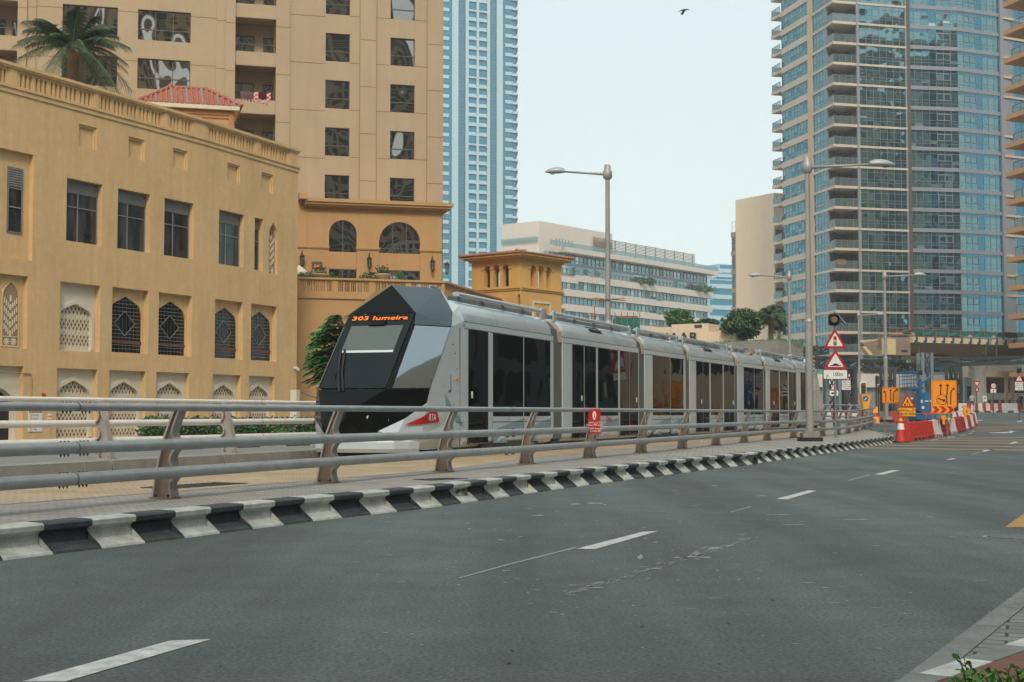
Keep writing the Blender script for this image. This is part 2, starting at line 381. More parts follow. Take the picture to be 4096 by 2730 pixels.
def latticem():
    m = bpy.data.materials.new('carved_lattice'); m.use_nodes = True; t = m.node_tree; L = t.links
    b = t.nodes['Principled BSDF']; b.inputs['Roughness'].default_value = .85
    tc = t.nodes.new('ShaderNodeUVMap')
    sp = t.nodes.new('ShaderNodeSeparateXYZ'); L.new(tc.outputs[0], sp.inputs[0])
    def mth(op, a, b_=None):
        n = t.nodes.new('ShaderNodeMath'); n.operation = op
        for i, q in enumerate((a, b_)):
            if q is None: continue
            if isinstance(q, (int, float)): n.inputs[i].default_value = q
            else: L.new(q, n.inputs[i])
        return n.outputs[0]
    x = mth('MULTIPLY', sp.outputs[0], pi*4.4); y = mth('MULTIPLY', sp.outputs[1], pi*2.9)
    p = mth('ADD', x, y); q = mth('SUBTRACT', x, y)
    s1 = mth('ABSOLUTE', mth('SINE', p)); s2 = mth('ABSOLUTE', mth('SINE', q))
    mn = mth('MINIMUM', s1, s2)
    s3 = mth('ABSOLUTE', mth('SINE', mth('MULTIPLY', sp.outputs[0], pi*8.8)))
    s4 = mth('ABSOLUTE', mth('SINE', mth('MULTIPLY', sp.outputs[1], pi*1.45)))
    hole = mth('MULTIPLY', mn, mth('ADD', mth('MULTIPLY', s4, .6), .4))
    mr = nn(t, 'ShaderNodeMapRange'); mr.inputs['From Min'].default_value = .42; mr.inputs['From Max'].default_value = .62
    L.new(hole, mr.inputs['Value'])
    mx = t.nodes.new('ShaderNodeMix'); mx.data_type = 'RGBA'
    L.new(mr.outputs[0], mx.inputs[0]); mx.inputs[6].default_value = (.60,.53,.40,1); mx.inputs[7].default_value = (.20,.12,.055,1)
    L.new(mx.outputs[2], b.inputs['Base Color'])
    bp = nn(t, 'ShaderNodeBump', Strength=1.0, Distance=-.03); L.new(hole, bp.inputs['Height']); L.new(bp.outputs[0], b.inputs['Normal'])
    return m
M['lattice'] = latticem()
def set_uv(ob, F):
    me = ob.data; uv = me.uv_layers.new(name='UVMap'); off = ob.matrix_world
    par = ob.parent; o = Vector((0,0,0))
    while par is not None: o = o+Vector(par.location); par = par.parent
    for lp in me.loops:
        c = Vector(me.vertices[lp.vertex_index].co)+o
        uv.data[lp.index].uv = ((V2(c)-F.o).dot(F.d), c.z)
# ---------------------------------------------------------------- camera, world, light
cd = bpy.data.cameras.new('camera'); cam = bpy.data.objects.new('camera', cd); COL.objects.link(cam)
cam.location = CAM; cam.rotation_euler = (pi/2+TH, 0, 0)
cd.sensor_width = 36.0; cd.lens = 36.0*FP/4096.0; cd.clip_end = 3000; cd.clip_start = .1
SC.camera = cam
W = bpy.data.worlds.new('World'); SC.world = W; W.use_nodes = True
wt = W.node_tree; bg = wt.nodes['Background']
sky = wt.nodes.new('ShaderNodeTexSky'); sky.sky_type = 'NISHITA'; sky.sun_disc = False
SUN_EL = radians(42); SUN_AZ = Vector((.03, -1.0))   # horizontal direction to the sun
sky.sun_elevation = SUN_EL; sky.sun_rotation = math.atan2(SUN_AZ.x, SUN_AZ.y)
sky.air_density = 1.0; sky.dust_density = 5.0; sky.ozone_density = 1.0
tcw = wt.nodes.new('ShaderNodeTexCoord'); spw = wt.nodes.new('ShaderNodeSeparateXYZ'); wt.links.new(tcw.outputs['Generated'], spw.inputs[0])
mrw = nn(wt, 'ShaderNodeMapRange'); mrw.inputs['From Min'].default_value = .0; mrw.inputs['From Max'].default_value = .75
mrw.inputs['To Min'].default_value = .93; mrw.inputs['To Max'].default_value = .45
wt.links.new(spw.outputs['Z'], mrw.inputs['Value'])
mxw = wt.nodes.new('ShaderNodeMix'); mxw.data_type = 'RGBA'
wt.links.new(mrw.outputs[0], mxw.inputs[0]); wt.links.new(sky.outputs[0], mxw.inputs[6])
mxw.inputs[7].default_value = (7.3, 8.35, 8.15, 1)      # pale, dusty overcast veil
wt.links.new(mxw.outputs[2], bg.inputs['Color']); bg.inputs['Strength'].default_value = .145
sd = bpy.data.lights.new('sun', 'SUN'); sd.energy = 2.3; sd.angle = radians(12); sd.color = (1.0,.93,.82)
so = bpy.data.objects.new('sun', sd); COL.objects.link(so)
dv = Vector((SUN_AZ.normalized().x*cos(SUN_EL), SUN_AZ.normalized().y*cos(SUN_EL), sin(SUN_EL)))
so.rotation_euler = dv.to_track_quat('Z', 'Y').to_euler(); so.location = dv*60+Vector((0,0,20))
SC.view_settings.view_transform = 'Standard'; SC.view_settings.look = 'None'
SC.view_settings.exposure = 0.0; SC.view_settings.gamma = 1.0
# ================================================================= ground, road, pavements
def spline(pts, n=8):
    P = [Vector(p) for p in pts]; out = []
    for i in range(len(P)-1):
        p0 = P[max(i-1,0)]; p1 = P[i]; p2 = P[i+1]; p3 = P[min(i+2,len(P)-1)]
        for k in range(n):
            t = k/n
            out.append(.5*((2*p1)+(p2-p0)*t+(2*p0-5*p1+4*p2-p3)*t*t+(3*p1-p0-3*p2+p3)*t**3))
    out.append(P[-1]); return out
def resample(path, step):
    out = [path[0]]; acc = 0.0; 
    for i in range(1, len(path)):
        a = path[i-1]; b = path[i]; L = (b-a).length
        if L < 1e-6: continue
        while acc+L >= step:
            t = (step-acc)/L; a = a.lerp(b, t); out.append(a.copy()); L = (b-a).length; acc = 0.0
        acc += L
    return out
def strip(mb, left, right, zo, m=0, maxstep=4.0):
    """sheet between two 2-D paths of equal count, following the ground rise"""
    for i in range(len(left)-1):
        l0,l1,r0,r1 = left[i],left[i+1],right[i],right[i+1]
        mb.poly([(l0.x,l0.y,zo+rise(l0.y)),(r0.x,r0.y,zo+rise(r0.y)),(r1.x,r1.y,zo+rise(r1.y)),(l1.x,l1.y,zo+rise(l1.y))], m)
def lerp_path(path, y):
    for i in range(len(path)-1):
        if path[i].y <= y <= path[i+1].y:
            t = (y-path[i].y)/max(path[i+1].y-path[i].y, 1e-9); return path[i].x+(path[i+1].x-path[i].x)*t
    return path[0].x if y < path[0].y else path[-1].x
toe_px = [(133,2228.6),(696,2159),(1251,2086.6),(1755,2027.4),(2300,1949),(2881,1873.7),(2993,1861.5),(3093,1845.5),(3260,1821.7),(3430,1796),(3547,1776.5),(3590,1767)]
toe = [V2(gr(u,v,0)) for u,v in toe_px]
d0 = (toe[1]-toe[0]).normalized()
toe = [toe[0]-d0*14, toe[0]-d0*5]+toe+[Vector((17.9,68.0)), Vector((19.2,78.0)), Vector((21.0,92.0)), Vector((25,110)), Vector((31,128))]
TOE = spline(toe, 8)
def ty(y): return lerp_path(TOE, y)
# base ground sheet out to the horizon
mb = MB()
ys = [-400,-60,-20,0,20,40,58,62,66,70,74,78,100,130,160,175,260,500,1500]
for i in range(len(ys)-1):
    mb.poly([(-1200,ys[i],-.03+rise(ys[i])),(1200,ys[i],-.03+rise(ys[i])),(1200,ys[i+1],-.03+rise(ys[i+1])),(-1200,ys[i+1],-.03+rise(ys[i+1]))])
struct('ground', mb, M['sand'])
# main road
mb = MB()
Y = [-30,-10,0,4,8,12,16,20,25,30,36,42,50,58,62,66,70,74,78,86,94,102,110,118,126,134,142,150]
rp = [Vector((1.81,6.8)), Vector((3.84,10.67))]
rd = (rp[1]-rp[0]); rsl = rd.x/rd.y
def rx(y): return rp[0].x+(y-rp[0].y)*rsl
L = [Vector((ty(y)-.05 if y > -1 else ty(0)-.45*(0-y), y)) for y in Y]
R = [Vector((rx(y) if y < 20 else rx(20)+(y-20)*1.2, y)) for y in Y]
strip(mb, L, R, 0.0)
struct('road', mb, M['asphalt'])
# second road, west of the tram line, with its own kerb
mb = MB()
fl = [Vector((-8.75-.40*22+.40*0,0)), ]
def farline(y): # line of the far guard rail
    return -7.43+(y-25.8)*(.375 if y < 34 else .375)
L = [Vector((farline(y)-14.5-.08*(y-25), y)) for y in (-10,10,20,30,40,50,58,66,74,82,95,110)]
R = [Vector((farline(y)-.12, y)) for y in (-10,10,20,30,40,50,58,66,74,82,95,110)]
strip(mb, L, R, .002)
struct('side_road', mb, M['asphalt_old'])
# ---- kerb blocks (black / white) with the flared toe and overhanging lip
PROF = [(0,0),(.008,.022),(.165,.062),(.182,.08),(.188,.178),(.165,.198),(.122,.215),(.115,.262),(.138,.28),(.34,.285)]  # inward offset, z
def kerbmesh(path, step, prof, zscale=1.0, skip=()):
    pts = resample(path, step); mb = MB()
    for i in range(len(pts)-1):
        if i in skip: continue
        a, b = pts[i], pts[i+1]; d = (b-a).normalized(); nrm = Vector((-d.y, d.x))
        d2 = (pts[min(i+2,len(pts)-1)]-a).normalized(); d1 = (b-pts[max(i-1,0)]).normalized()
        n0 = Vector((-d1.y,d1.x)); n1 = Vector((-d2.y,d2.x))
        a = a+d*.006; b = b-d*.006
        j = random.uniform(-.006,.006)
        A = [(*(a+n0*(o+j)), z*zscale+rise(a.y)) for o,z in prof]; B = [(*(b+n1*(o+j)), z*zscale+rise(b.y)) for o,z in prof]
        k = len(prof); m = i % 2
        mb.add(A+B, [(q,k+q,k+q+1,q+1) for q in range(k-1)]+[tuple(range(k-1,-1,-1)), tuple(range(k,2*k))], m)
    return mb, pts
st = resample(TOE, .62)
skip = []
for i, p in enumerate(st):
    if abs(p.y-gr(2993,1861,0).y-.75) < .5 and not skip: skip = [i]
mb, kp = kerbmesh(TOE, .62, PROF, skip=skip)
struct('kerb', mb, [M['kerbwhite'], M['kerbblack']])
# gully inlet through the kerb
if skip:
    i = skip[0]; a, b = kp[i], kp[i+1]; Fk = Fr(a, b-a); mb = MB()
    w = (b-a).length
    mb.fb(Fk, .0, .06, 0, .2, -.42, 0, 1); mb.fb(Fk, w-.05, w, 0, .22, -.42, 0, 1)
    mb.fb(Fk, .06, w-.05, .15, .23, -.42, -.02, 1); mb.fb(Fk, .06, w-.05, -.02, .15, -.42, -.38, 1)
    for k in range(6): mb.fb(Fk, .1+k*(w-.2)/5, .115+k*(w-.2)/5, 0, .15, -.08, -.06, 2)
    struct('kerb_drain', mb, [M['kerbwhite'], M['kerbblack'], M['bolt']])
# broken painted patch on one kerb block
pb = gr(1876,2008,0); Fk = Fr(V2(pb)-(toe[3]-toe[2]).normalized()*.0, V2(gr(1918,2002,0))-V2(gr(1834,2013,0))); mb = MB()
random.seed(3)
for k in range(14):
    x = random.uniform(-.28,.2); z = random.uniform(.05,.2); w = random.uniform(.03,.1); h = random.uniform(.02,.07)
    pts = [(x+w*cos(q*1.05+k)*random.uniform(.6,1), z+h*sin(q*1.05+k)*random.uniform(.5,1)) for q in range(6)]
    mb.fprism(Fk, pts, -.2, -.125, k % 2)
struct('kerb_damage', mb, [M['bolt'], M['concrete']])
# ---- median pavement (grey pavers) and beige tram bed
bpx = [(0,2019),(1300,1919),(1824,1874)]
bl = [V2(gr(u,v,.28)) for u,v in bpx]
db = (bl[1]-bl[0]).normalized()
BND = [bl[0]-db*16]+[bl[0]-db*7]+bl+[Vector((.35,31.5)), Vector((4.1,42)), Vector((8.6,53)), Vector((13.0,64)), Vector((15.5,72)), Vector((17.6,80)),Vector((18.6,92)),Vector((22,110)),Vector((28,128))]
BND = spline(BND, 6)
def bx(y): return lerp_path(BND, y)
def strf(y): return farline(y)+.70/.935     # track-side edge of the far plinth
mb = MB()
yy = [-2,2,6,9,12,14,16,18,20,22,24,26,28,31,34,38,42,46,50,54,58,61,64,67,70,73,76,80,85,92,100,110,120,128]
inn = .345/.91
strip(mb, [Vector((bx(y),y)) for y in yy], [Vector((max(ty(y)-inn, bx(y)+.1),y)) for y in yy], .28)
struct('pavement', mb, M['pav'])
mb = MB()
strip(mb, [Vector((strf(y),y)) for y in yy], [Vector((bx(y),y)) for y in yy], .277)
struct('tram_bed', mb, M['pavbeige'])
# kerbside edging between grey and beige
mb = MB(); strip(mb, [Vector((bx(y)-.06,y)) for y in yy], [Vector((bx(y)+.08,y)) for y in yy], .284)
struct('edging_strip', mb, M['concrete'])
# far plinth
mb = MB()
for i in range(-2, 30):
    y0 = 8+i*3.4; y1 = y0+3.38
    p0 = Vector((strf(y0), y0)); p1 = Vector((strf(y1), y1)); Fp = frpp(p0, p1); w = (p1-p0).length
    mb.fprism(Fr(p0, p1-p0), [(0,.2),(w-.02,.2),(w-.02,.2),(0,.2)], -.1, 0) if False else None
    z = rise(y0)
    mb.fb(Fp, 0, w-.02, z, .41+z, -.78, 0); mb.fb(Fp, 0.01, w-.03, .41+z, .452+z, -.75, -.03)
struct('plinth', mb, M['concrete'])
# side road kerb on the far side: flat painted kerb, then pavement
K2 = [V2(gr(50,1824,0)), V2(gr(830,1797,0))]
dk = (K2[1]-K2[0]).normalized(); K2 = [K2[0]-dk*20, K2[0], K2[1], K2[1]+dk*40]
mb, _ = kerbmesh(K2, 1.6, [(0,0),(.0,.12),(.03,.14),(.2,.145)])
struct('kerb', mb, [M['kerbwhite'], M['kerbblack']])
mb = MB(); Fk2 = frpp(K2[0], K2[3]); w = (K2[3]-K2[0]).length
mb.fb(Fk2, 0, w, -.02, .141, -26, -.19)
struct('far_pavement', mb, M['concrete'])
# rails of the tram line: grooved pair
TR = []
def slope(y): return .365+.045*max(0,min(1,(y-31)/24))
x = -3.03; y = 31.36; TR.append((x,y))
while y < 110:
    x += slope(y)*.5; y += .5; TR.append((x,y))
x = -3.03; y = 31.36; low = []
while y > -6:
    x -= (.38+.004*(31-y))*.5; y -= .5; low.append((x,y))
TR = [Vector(p) for p in low[::-1]]+[Vector(p) for p in TR]
mb = MB()
for off in (-.72,.72):
    for i in range(0, len(TR)-4, 4):
        a, b = TR[i], TR[i+4]; Fz = frpp(a, b); w = (b-a).length; z = .277+rise(a.y)
        mb.fb(Fz, 0, w, z-.05, z+.006, off-.03, off+.03, 0)
        mb.fb(Fz, 0, w, z-.05, z+.004, off-.085, off-.03, 1)
        mb.fb(Fz, 0, w, z-.05, z+.003, off+.03, off+.10, 2)
struct('tram_track', mb, [M['railsteel'], M['black'], M['concrete']])
# ---- road markings
def quad(mb, px, m=0, z=.004):
    ps = [gr(u,v,0) for u,v in px]
    mb.poly([(p.x,p.y,z+rise(p.y)) for p in ps], m)
mb = MB()
for q in [[(87,2730),(680,2566),(845,2560),(261,2730)], [(2307,2197),(2572,2129),(2632,2127),(2380,2199)],
          [(3105,1997),(3234,1963),(3266.5,1965),(3149,1999)], [(3498,1898.5),(3567.5,1882),(3598,1883.5),(3530,1900.6)],
          [(3783,1840),(3810,1834.6),(3828,1835.4),(3800,1841)], [(3924,1807),(3950,1798),(3975.5,1798.6),(3939,1808)],
          [(4036,1776),(4056,1768),(4076.5,1768.6),(4049,1777)], [(4066,1686),(4085,1683),(4092,1686),(4075,1689)],
          [(3785,1750),(3812,1747.5),(3824,1748),(3795,1751.5)],[(3838,1742),(3858,1740),(3868,1740.5),(3846,1743)],
          [(3868,1735.6),(3882,1733),(3892,1733.4),(3878,1736)],[(3882,1728.6),(3893,1726),(3901,1726.4),(3892,1729)],
          [(3720,1761),(3745,1758),(3756,1758.6),(3730,1762)],
          [(3890,1684),(3925,1680),(3935,1682),(3900,1685)]]:
    quad(mb, q)
struct('lane_markings', mb, M['roadpaint'])
mb = MB()
quad(mb, [(3951,1731.6),(4030,1729),(4040,1732.6),(4020,1733.6),(3960,1732.8)])
quad(mb, [(4030,1726.6),(4045,1724),(4068,1728.5),(4046,1728.6)]); quad(mb, [(4038,1728.6),(4052,1728.6),(4046,1733.4),(4034,1733.4)])
struct('arrow_marking', mb, M['roadpaint'])
mb = MB()
for (a, b, th) in [((3445,1792.4),(4096,1801.6),2.6),((3518,1781),(4110,1789),2.2),((3606,1772.6),(4110,1774),1.9),((3697,1763.5),(4110,1761.4),1.8),((3748,1754.4),(4110,1751.6),1.7),
                   ((3905,1707.6),(4110,1706),1.1),((3905,1712.5),(4110,1711),1.1),((3905,1717),(4110,1716),1.1),((3880,1724.6),(4000,1723),1.2)]:
    quad(mb, [(a[0],a[1]+th/2),(b[0],b[1]+th/2),(b[0],b[1]-th/2),(a[0],a[1]-th/2)])
quad(mb, [(4019,2111),(4110,2046),(4135,2060),(4135,2111)])
struct('yellow_markings', mb, M['yellowpaint'])
# scuffs of tyre rubber and paint on the asphalt
mb = MB(); random.seed(11)
def blob(u, v, ru, rv, n=9):
    quad(mb, [(u+ru*cos(2*pi*k/n)*random.uniform(.35,1), v+rv*sin(2*pi*k/n)*random.uniform(.35,1)) for k in range(n)], 0, .0035)
for k in range(26):
    t = random.random(); u = 2270+t*740+random.gauss(0,14); v = 2378-t*225+random.gauss(0,7); blob(u, v, random.uniform(8,60), random.uniform(1.2,4))
for k in range(110):
    t = random.random(); u = 2240+t*760+random.gauss(0,10); v = 2386-t*228+random.gauss(0,5); l = random.uniform(6,46); w = random.uniform(.6,2.2); sl = -.30+random.gauss(0,.05)
    quad(mb, [(u,v),(u+l*.5,v+sl*l*.5-w),(u+l,v+sl*l),(u+l*.5,v+sl*l*.5+w)], 0, .0036)
for k in range(40):
    u = random.uniform(1400,3900); v = random.uniform(1950,2500); l = random.uniform(15,80)*(v-1652)/600; w = random.uniform(.5,1.3)
    quad(mb, [(u,v),(u+l*.5,v-w),(u+l,v+random.uniform(-3,3)),(u+l*.5,v+w)], 0, .0036)
for k in range(170):
    u = random.uniform(1500,4050); v = random.uniform(1880,2640)
    if random.random() < .5: u = random.uniform(2000,3100); v = random.uniform(1980,2480)
    s = (v-1652)/600; r = random.uniform(2,9)*s
    blob(u, v, r*(1+random.random()*3 if random.random() < .3 else 1), r*.25, 7)
for (u,v,ru,rv) in [(2155,2064,34,3.4),(2860,1944,26,2),(2380,2015,40,4),(2420,2020,10,2),(2000,2162,22,2.4),(2035,1942,15,1.2),(2300,2018,30,3),(3180,2100,60,2),(3050,1985,50,1.6),(3120,2060,70,2),(3420,2080,90,2.4),(2560,2230,14,14)]: blob(u,v,ru,rv)
quad(mb, [(1836,2313),(2035,2257),(2300,2190),(2308,2193),(2040,2261),(1840,2316)], 0, .0037)
for (a,b) in [((2920,2050),(3000,2028)),((3390,1923),(3475,1902)),((3885,1819),(3912,1810))]:
    quad(mb, [(a[0],a[1]),(b[0],b[1]-1.2),(b[0]+8,b[1]),(a[0]+5,a[1]+1.6)], 0, .0037)
struct('road_scuffs', mb, M['scuff'])
mb = MB(); random.seed(33)
for (u,v,n_,du,dv_) in [(2950,1867,9,16,-1.2),(3250,1880,12,20,-1)]:
    for k in range(n_):
        u2 = u+du*random.uniform(.7,1.2); v2 = v+dv_+random.gauss(0,2.2); w = .35+.5*(v-1652)/900*random.random()
        quad(mb, [(u,v-w),(u2,v2-w),(u2,v2+w),(u,v+w)], 0, .0038); u,v = u2,v2
for k in range(60):
    u = random.uniform(200,4000); v = random.uniform(1900,2700); r = random.uniform(1.5,6)*(v-1652)/600; quad(mb, [(u+r*cos(2*pi*q/7)*random.uniform(.6,1.2), v+.3*r*sin(2*pi*q/7)*random.uniform(.6,1.2)) for q in range(7)], 0, .0039)
struct('road_cracks', mb, pm('crack_dark',(.035,.04,.038),.9))
# manholes
def manhole(u, v, r, z, label):
    p = gr(u, v, z); mb = MB()
    mb.cyl((p.x,p.y,z+.001),(p.x,p.y,z+.007), r, r, 28, 0, True, False)
    mb.cyl((p.x,p.y,z+.007),(p.x,p.y,z+.010), r*.88, r*.88, 28, 1, True, False)
    for k in range(-4,5):
        w = sqrt(max(.0,(r*.8)**2-(k*r*.18)**2)); mb.box(p.x-w,p.x+w,p.y+k*r*.18-.008,p.y+k*r*.18+.008,z+.010,z+.014,0)
    tag(mb.build('manhole_cover', [M['tramgrey'], M['steelgrey']]), label, 'manhole')
manhole(4068, 2152, .34, 0, 'round ribbed manhole cover in the asphalt at the right edge near the yellow marking')
def grate(u0,v0,u1,v1,wd,label):
    a = V2(gr(u0,v0,.28)); b = V2(gr(u1,v1,.28)); Fz = frpp(a,b); w = (b-a).length; mb = MB()
    mb.fb(Fz,0,w,.25,.288,0,wd,0)
    for k in range(int(w/.12)): mb.fb(Fz,.03+k*.12,.06+k*.12,.288,.293,.03,wd-.03,1)
    tag(mb.build('drain_cover', [M['bolt'], M['steelgrey']]), label, 'drain cover')
grate(560,1952,870,1931,.55,'dark rectangular cover sunk in the beige pavers behind the nearest rail post')
grate(1650,1920,1800,1913,.4,'dark cover in the grey pavement beside the broken kerb block')
# ---- right-hand corner: flush strip, grey-green pavers, painted blocks, red pavers
mb = MB()
Fq = Fr(rp[0], rd)
for k in range(40): mb.fb(Fq, -6+k*.9, -6+k*.9+.89, -.02, .012, -.0, .15)
struct('edge_strip', mb, M['edgecon'])
mb = MB(); mb.fb(Fq, -6, 60, -.02, .008, .155, 6); struct('shoulder_paving', mb, M['pavgreen'])
q0 = V2(gr(3745,2678,.02)); q1 = V2(gr(4096,2560,.02)); Fs = frpp(q0, q1); mb = MB()
x = -2.4; k = 0
while x < 9:
    mb.fb(Fs, x+.004, x+.546, -.02, .03, 0, .15, 0 if k % 2 == 0 else 1); x += .55; k += 1
struct('painted_edging', mb, [M['kerbwhite'], M['edgecon']])
mb = MB(); mb.fb(Fs, -6, 14, -.02, .026, .154, 8); struct('footway', mb, M['pavred'])
# ================================================================= guard rails
BACK = [(-.24,0),(-.235,.03),(-.20,.25),(-.155,.46),(-.10,.68),(-.03,.86),(.045,1.03),(.075,1.055)]
FRONT = [(.12,1.055),(.105,1.01),(.07,.93),(.035,.84),(.02,.78),(.035,.72),(.085,.665),(.085,.60),(.03,.55),(.0,.49),(.0,.44),(.03,.38),(.08,.345),(.08,.29),(.04,.24),(-.005,.19),(.0,.12),(.02,.05),(.02,0)]
def make_post(name, mats, side=1):
    """post in local axes: x along the rail, y towards the rails (side), z up"""
    mb = MB(); 
    out = BACK+FRONT
    fl = Fr((0,0),(0,side))          # a -> y
    mb.fprism(fl, [(a,h) for a,h in out], -.012, .012, 0)
    for seg in (BACK, FRONT):
        for i in range(len(seg)-1):
            (a0,h0),(a1,h1) = seg[i], seg[i+1]
            w = .075
            nx, nz = (h1-h0), -(a1-a0); l = sqrt(nx*nx+nz*nz); nx, nz = nx/l*.012, nz/l*.012
            P = [(-w,side*(a0-nx),h0-nz),(w,side*(a0-nx),h0-nz),(w,side*(a0+nx),h0+nz),(-w,side*(a0+nx),h0+nz)]
            Q = [(-w,side*(a1-nx),h1-nz),(w,side*(a1-nx),h1-nz),(w,side*(a1+nx),h1+nz),(-w,side*(a1+nx),h1+nz)]
            mb.hexa(P+Q, 1)
    mb.box(-.10,.10,*sorted((-.27*side,.05*side)),0,.022,0)
    for x in (-.055,.055):
        for y in (-.2,-.03): mb.cyl((x,side*y,.022),(x,side*y,.05),.014,.014,6,2)
    return mb
def guard(name, label, path2, posts, z0, side, mats, rmat, loc, joints):
    root = thing(name, label, 'guard rail', loc)
    n = len(path2)
    offs = [(.085,.32,.067),(.095,.645,.065),(.13,1.07,.045)]
    for off,h,r in offs:
        pts = []
        for i,p in enumerate(path2):
            d = (path2[min(i+1,n-1)]-path2[max(i-1,0)]).normalized(); nr = Vector((d.y,-d.x))*side
            q = p+nr*(off+r*.9); pts.append((q.x,q.y,z0+h+rise(p.y)))
        mb = MB(); mb.tube(pts, r, 14, 0)
        tb = mb.build('rail', [rmat], root)
    for j in joints:
        mb = MB()
        a, b = j; d = (b-a).normalized(); nr = Vector((d.y,-d.x))*side
        for off,h,r in offs:
            q = a+nr*(off+r*.9); z = z0+h+rise(a.y)
            mb.cyl((q.x,q.y,z),(q.x+d.x*.014,q.y+d.y*.014,z), r+.0035, r+.0035, 14, 0, False)
            for k in (-2.9,-2.1,-1.3,1.3,2.1,2.9):
                c = Vector((q.x+d.x*k*.075, q.y+d.y*k*.075, z-r))
                mb.cyl(c+Vector((0,0,.006)), c-Vector((0,0,.012)), .013, .012, 6, 0)
                mb.cyl(c-Vector((0,0,.012)), c-Vector((0,0,.026)), .007, .006, 6, 0)
                mb.cyl(c+Vector((0,0,2*r-.002)), c+Vector((0,0,2*r+.010)), .014, .009, 6, 0)
        mb.build('joint_bolts', [M['bolt']], root)
    pm_ = make_post('post', mats, -side)
    me = None
    for p, d in posts:
        if me is None:
            o = pm_.build('post', mats, root, local=True); me = o.data
        else:
            o = bpy.data.objects.new('post', me); COL.objects.link(o); o.parent = root
        o.location = Vector((p.x,p.y,z0+rise(p.y)))-Vector(loc); o.rotation_euler = (0,0,math.atan2(d.y,d.x))
    return root
def along(path, p):
    k = min(range(len(path)), key=lambda i: (path[i]-p).length); return (path[min(k+1,len(path)-1)]-path[max(k-1,0)]).normalized()
NP = [(-9.6,1.8),(-8.2,5.6),(-6.82,9.35),(-5.42,13.05),(-3.99,16.8),(-2.56,20.5),(-1.07,24.3),(.38,28.0),(1.83,31.9),(3.34,35.8),(4.88,40.0),(6.42,44.2),(7.98,48.4),(9.50,52.5),(11.4,57.2),(13.45,61.3),(14.8,64.3),(16.1,67.8),(17.45,71.8),(18.75,75.6),(19.95,79.2),(20.9,82.6),(21.55,85.6),(21.9,88.4),(21.7,91.4),(20.6,94.4),(18.4,96.8),(15.6,98.6),(12.4,100.2),(9.0,101.8),(5.4,103.4),(1.8,105)]
NPv = [Vector(p) for p in NP]; NPATH = spline(NPv, 5)
posts = [(p, along(NPATH, p)) for p in NPv[:27]]+[(p, along(NPATH, p)) for p in NPv[27:]]
j1 = V2(gr(248,1909,.28)); 
def on_path(path, u):
    best = min(range(len(path)), key=lambda i: abs(CX+FP*path[i].x/max(path[i].y,.1)-u)); return path[best], path[min(best+1,len(path)-1)]
fine = spline(NPv, 60)
js = [on_path(fine, u) for u in (262, 2012, 2700, 3060, 3330)]
GR1 = guard('guard_rail', 'three-tube grey guard rail on bronze posts between the tram and the main road', NPATH, posts, .28, 1, [M['bronze'], M['bronzel'], M['bolt']], M['galv'], (-3.99,16.8,.28), js)
FPv = [Vector((farline(y), y)) for y in (6.6,10.4,14.2,18.1,21.9,25.8,29.7,33.6,37.5,41.4,45.3,49.2,53.1,57,61)]
fine2 = spline(FPv, 60)
js2 = [on_path(fine2, u) for u in (1070,)]
GR2 = guard('guard_rail', 'three-tube pale guard rail beyond the tram track in front of the ochre building', spline(FPv, 4), [(p, along(FPv, p)) for p in FPv], .452, -1, [M['bronzel'], M['bronzel'], M['bolt']], M['galv_sunlit'], (-7.43,25.8,.45), js2)
# notice fixed on the near rail
pp = NPv[8]; dd = along(NPATH, pp); nr = Vector((dd.y,-dd.x)); Fn = Fr(pp+nr*.30, dd)
a0 = Fn.a(2353,1700); a1 = Fn.a(2402,1700); h1 = Fn.h(2377,1637); h0 = Fn.h(2377,1736)
# face the notice to the approaching traffic, as in the photo
Fn = Fr(pp+nr*.26+dd*(a0+a1)/2, (1,.12)); a0 = Fn.a(2353,1700); a1 = Fn.a(2402,1700); h1 = Fn.h(2377,1637); h0 = Fn.h(2377,1736)
t = thing('notice_sign', 'small red notice with a white walking figure in an oval fixed on the guard rail', 'sign', Fn.p((a0+a1)/2,h0,0))
mb = MB(); mb.fb(Fn, a0, a1, h0, h1, -.008, 0, 0); w = a1-a0; hh = h1-h0
mb.build('board', [M['red']], t)
mb = MB(); cx_ = (a0+a1)/2; cy_ = h0+hh*.74
mb.fpoly(Fn, [(cx_+w*.15*cos(q*pi/10), cy_+hh*.18*sin(q*pi/10)) for q in range(20)], .002, 0)
mb.fb(Fn,cx_-w*.012,cx_+w*.04,cy_-.02,cy_+hh*.06,.002,.0035,1); mb.fb(Fn,cx_-w*.02,cx_+w*.02,cy_+hh*.075,cy_+hh*.11,.002,.0035,1)
mb.fprism(Fn,[(cx_-.025,cy_-hh*.13),(cx_-.012,cy_-hh*.13),(cx_+.012,cy_),(cx_,cy_)],.002,.0035,1); mb.fprism(Fn,[(cx_+.022,cy_-hh*.13),(cx_+.034,cy_-hh*.13),(cx_+.014,cy_),(cx_,cy_)],.002,.0035,1)
for k,s_ in enumerate(['ﻂﺨﻟﺍ ﺮﺒﻌﺗ ﻻ','ﺔﻔﻟﺎﺨﻣ 400 ﻢﻫﺭﺩ']): ftext(mb,Fn,cx_,h0+hh*(.46-.1*k),.002,s_,hh*.105,0,bold=.0006)
for k,s_ in enumerate(['Do NOT Crossing','Fine is Dhs 400']): ftext(mb,Fn,cx_,h0+hh*(.21-.105*k),.002,s_,hh*.085,0,bold=.0008)
mb.build('lettering', [M['white'], M['red']], t)
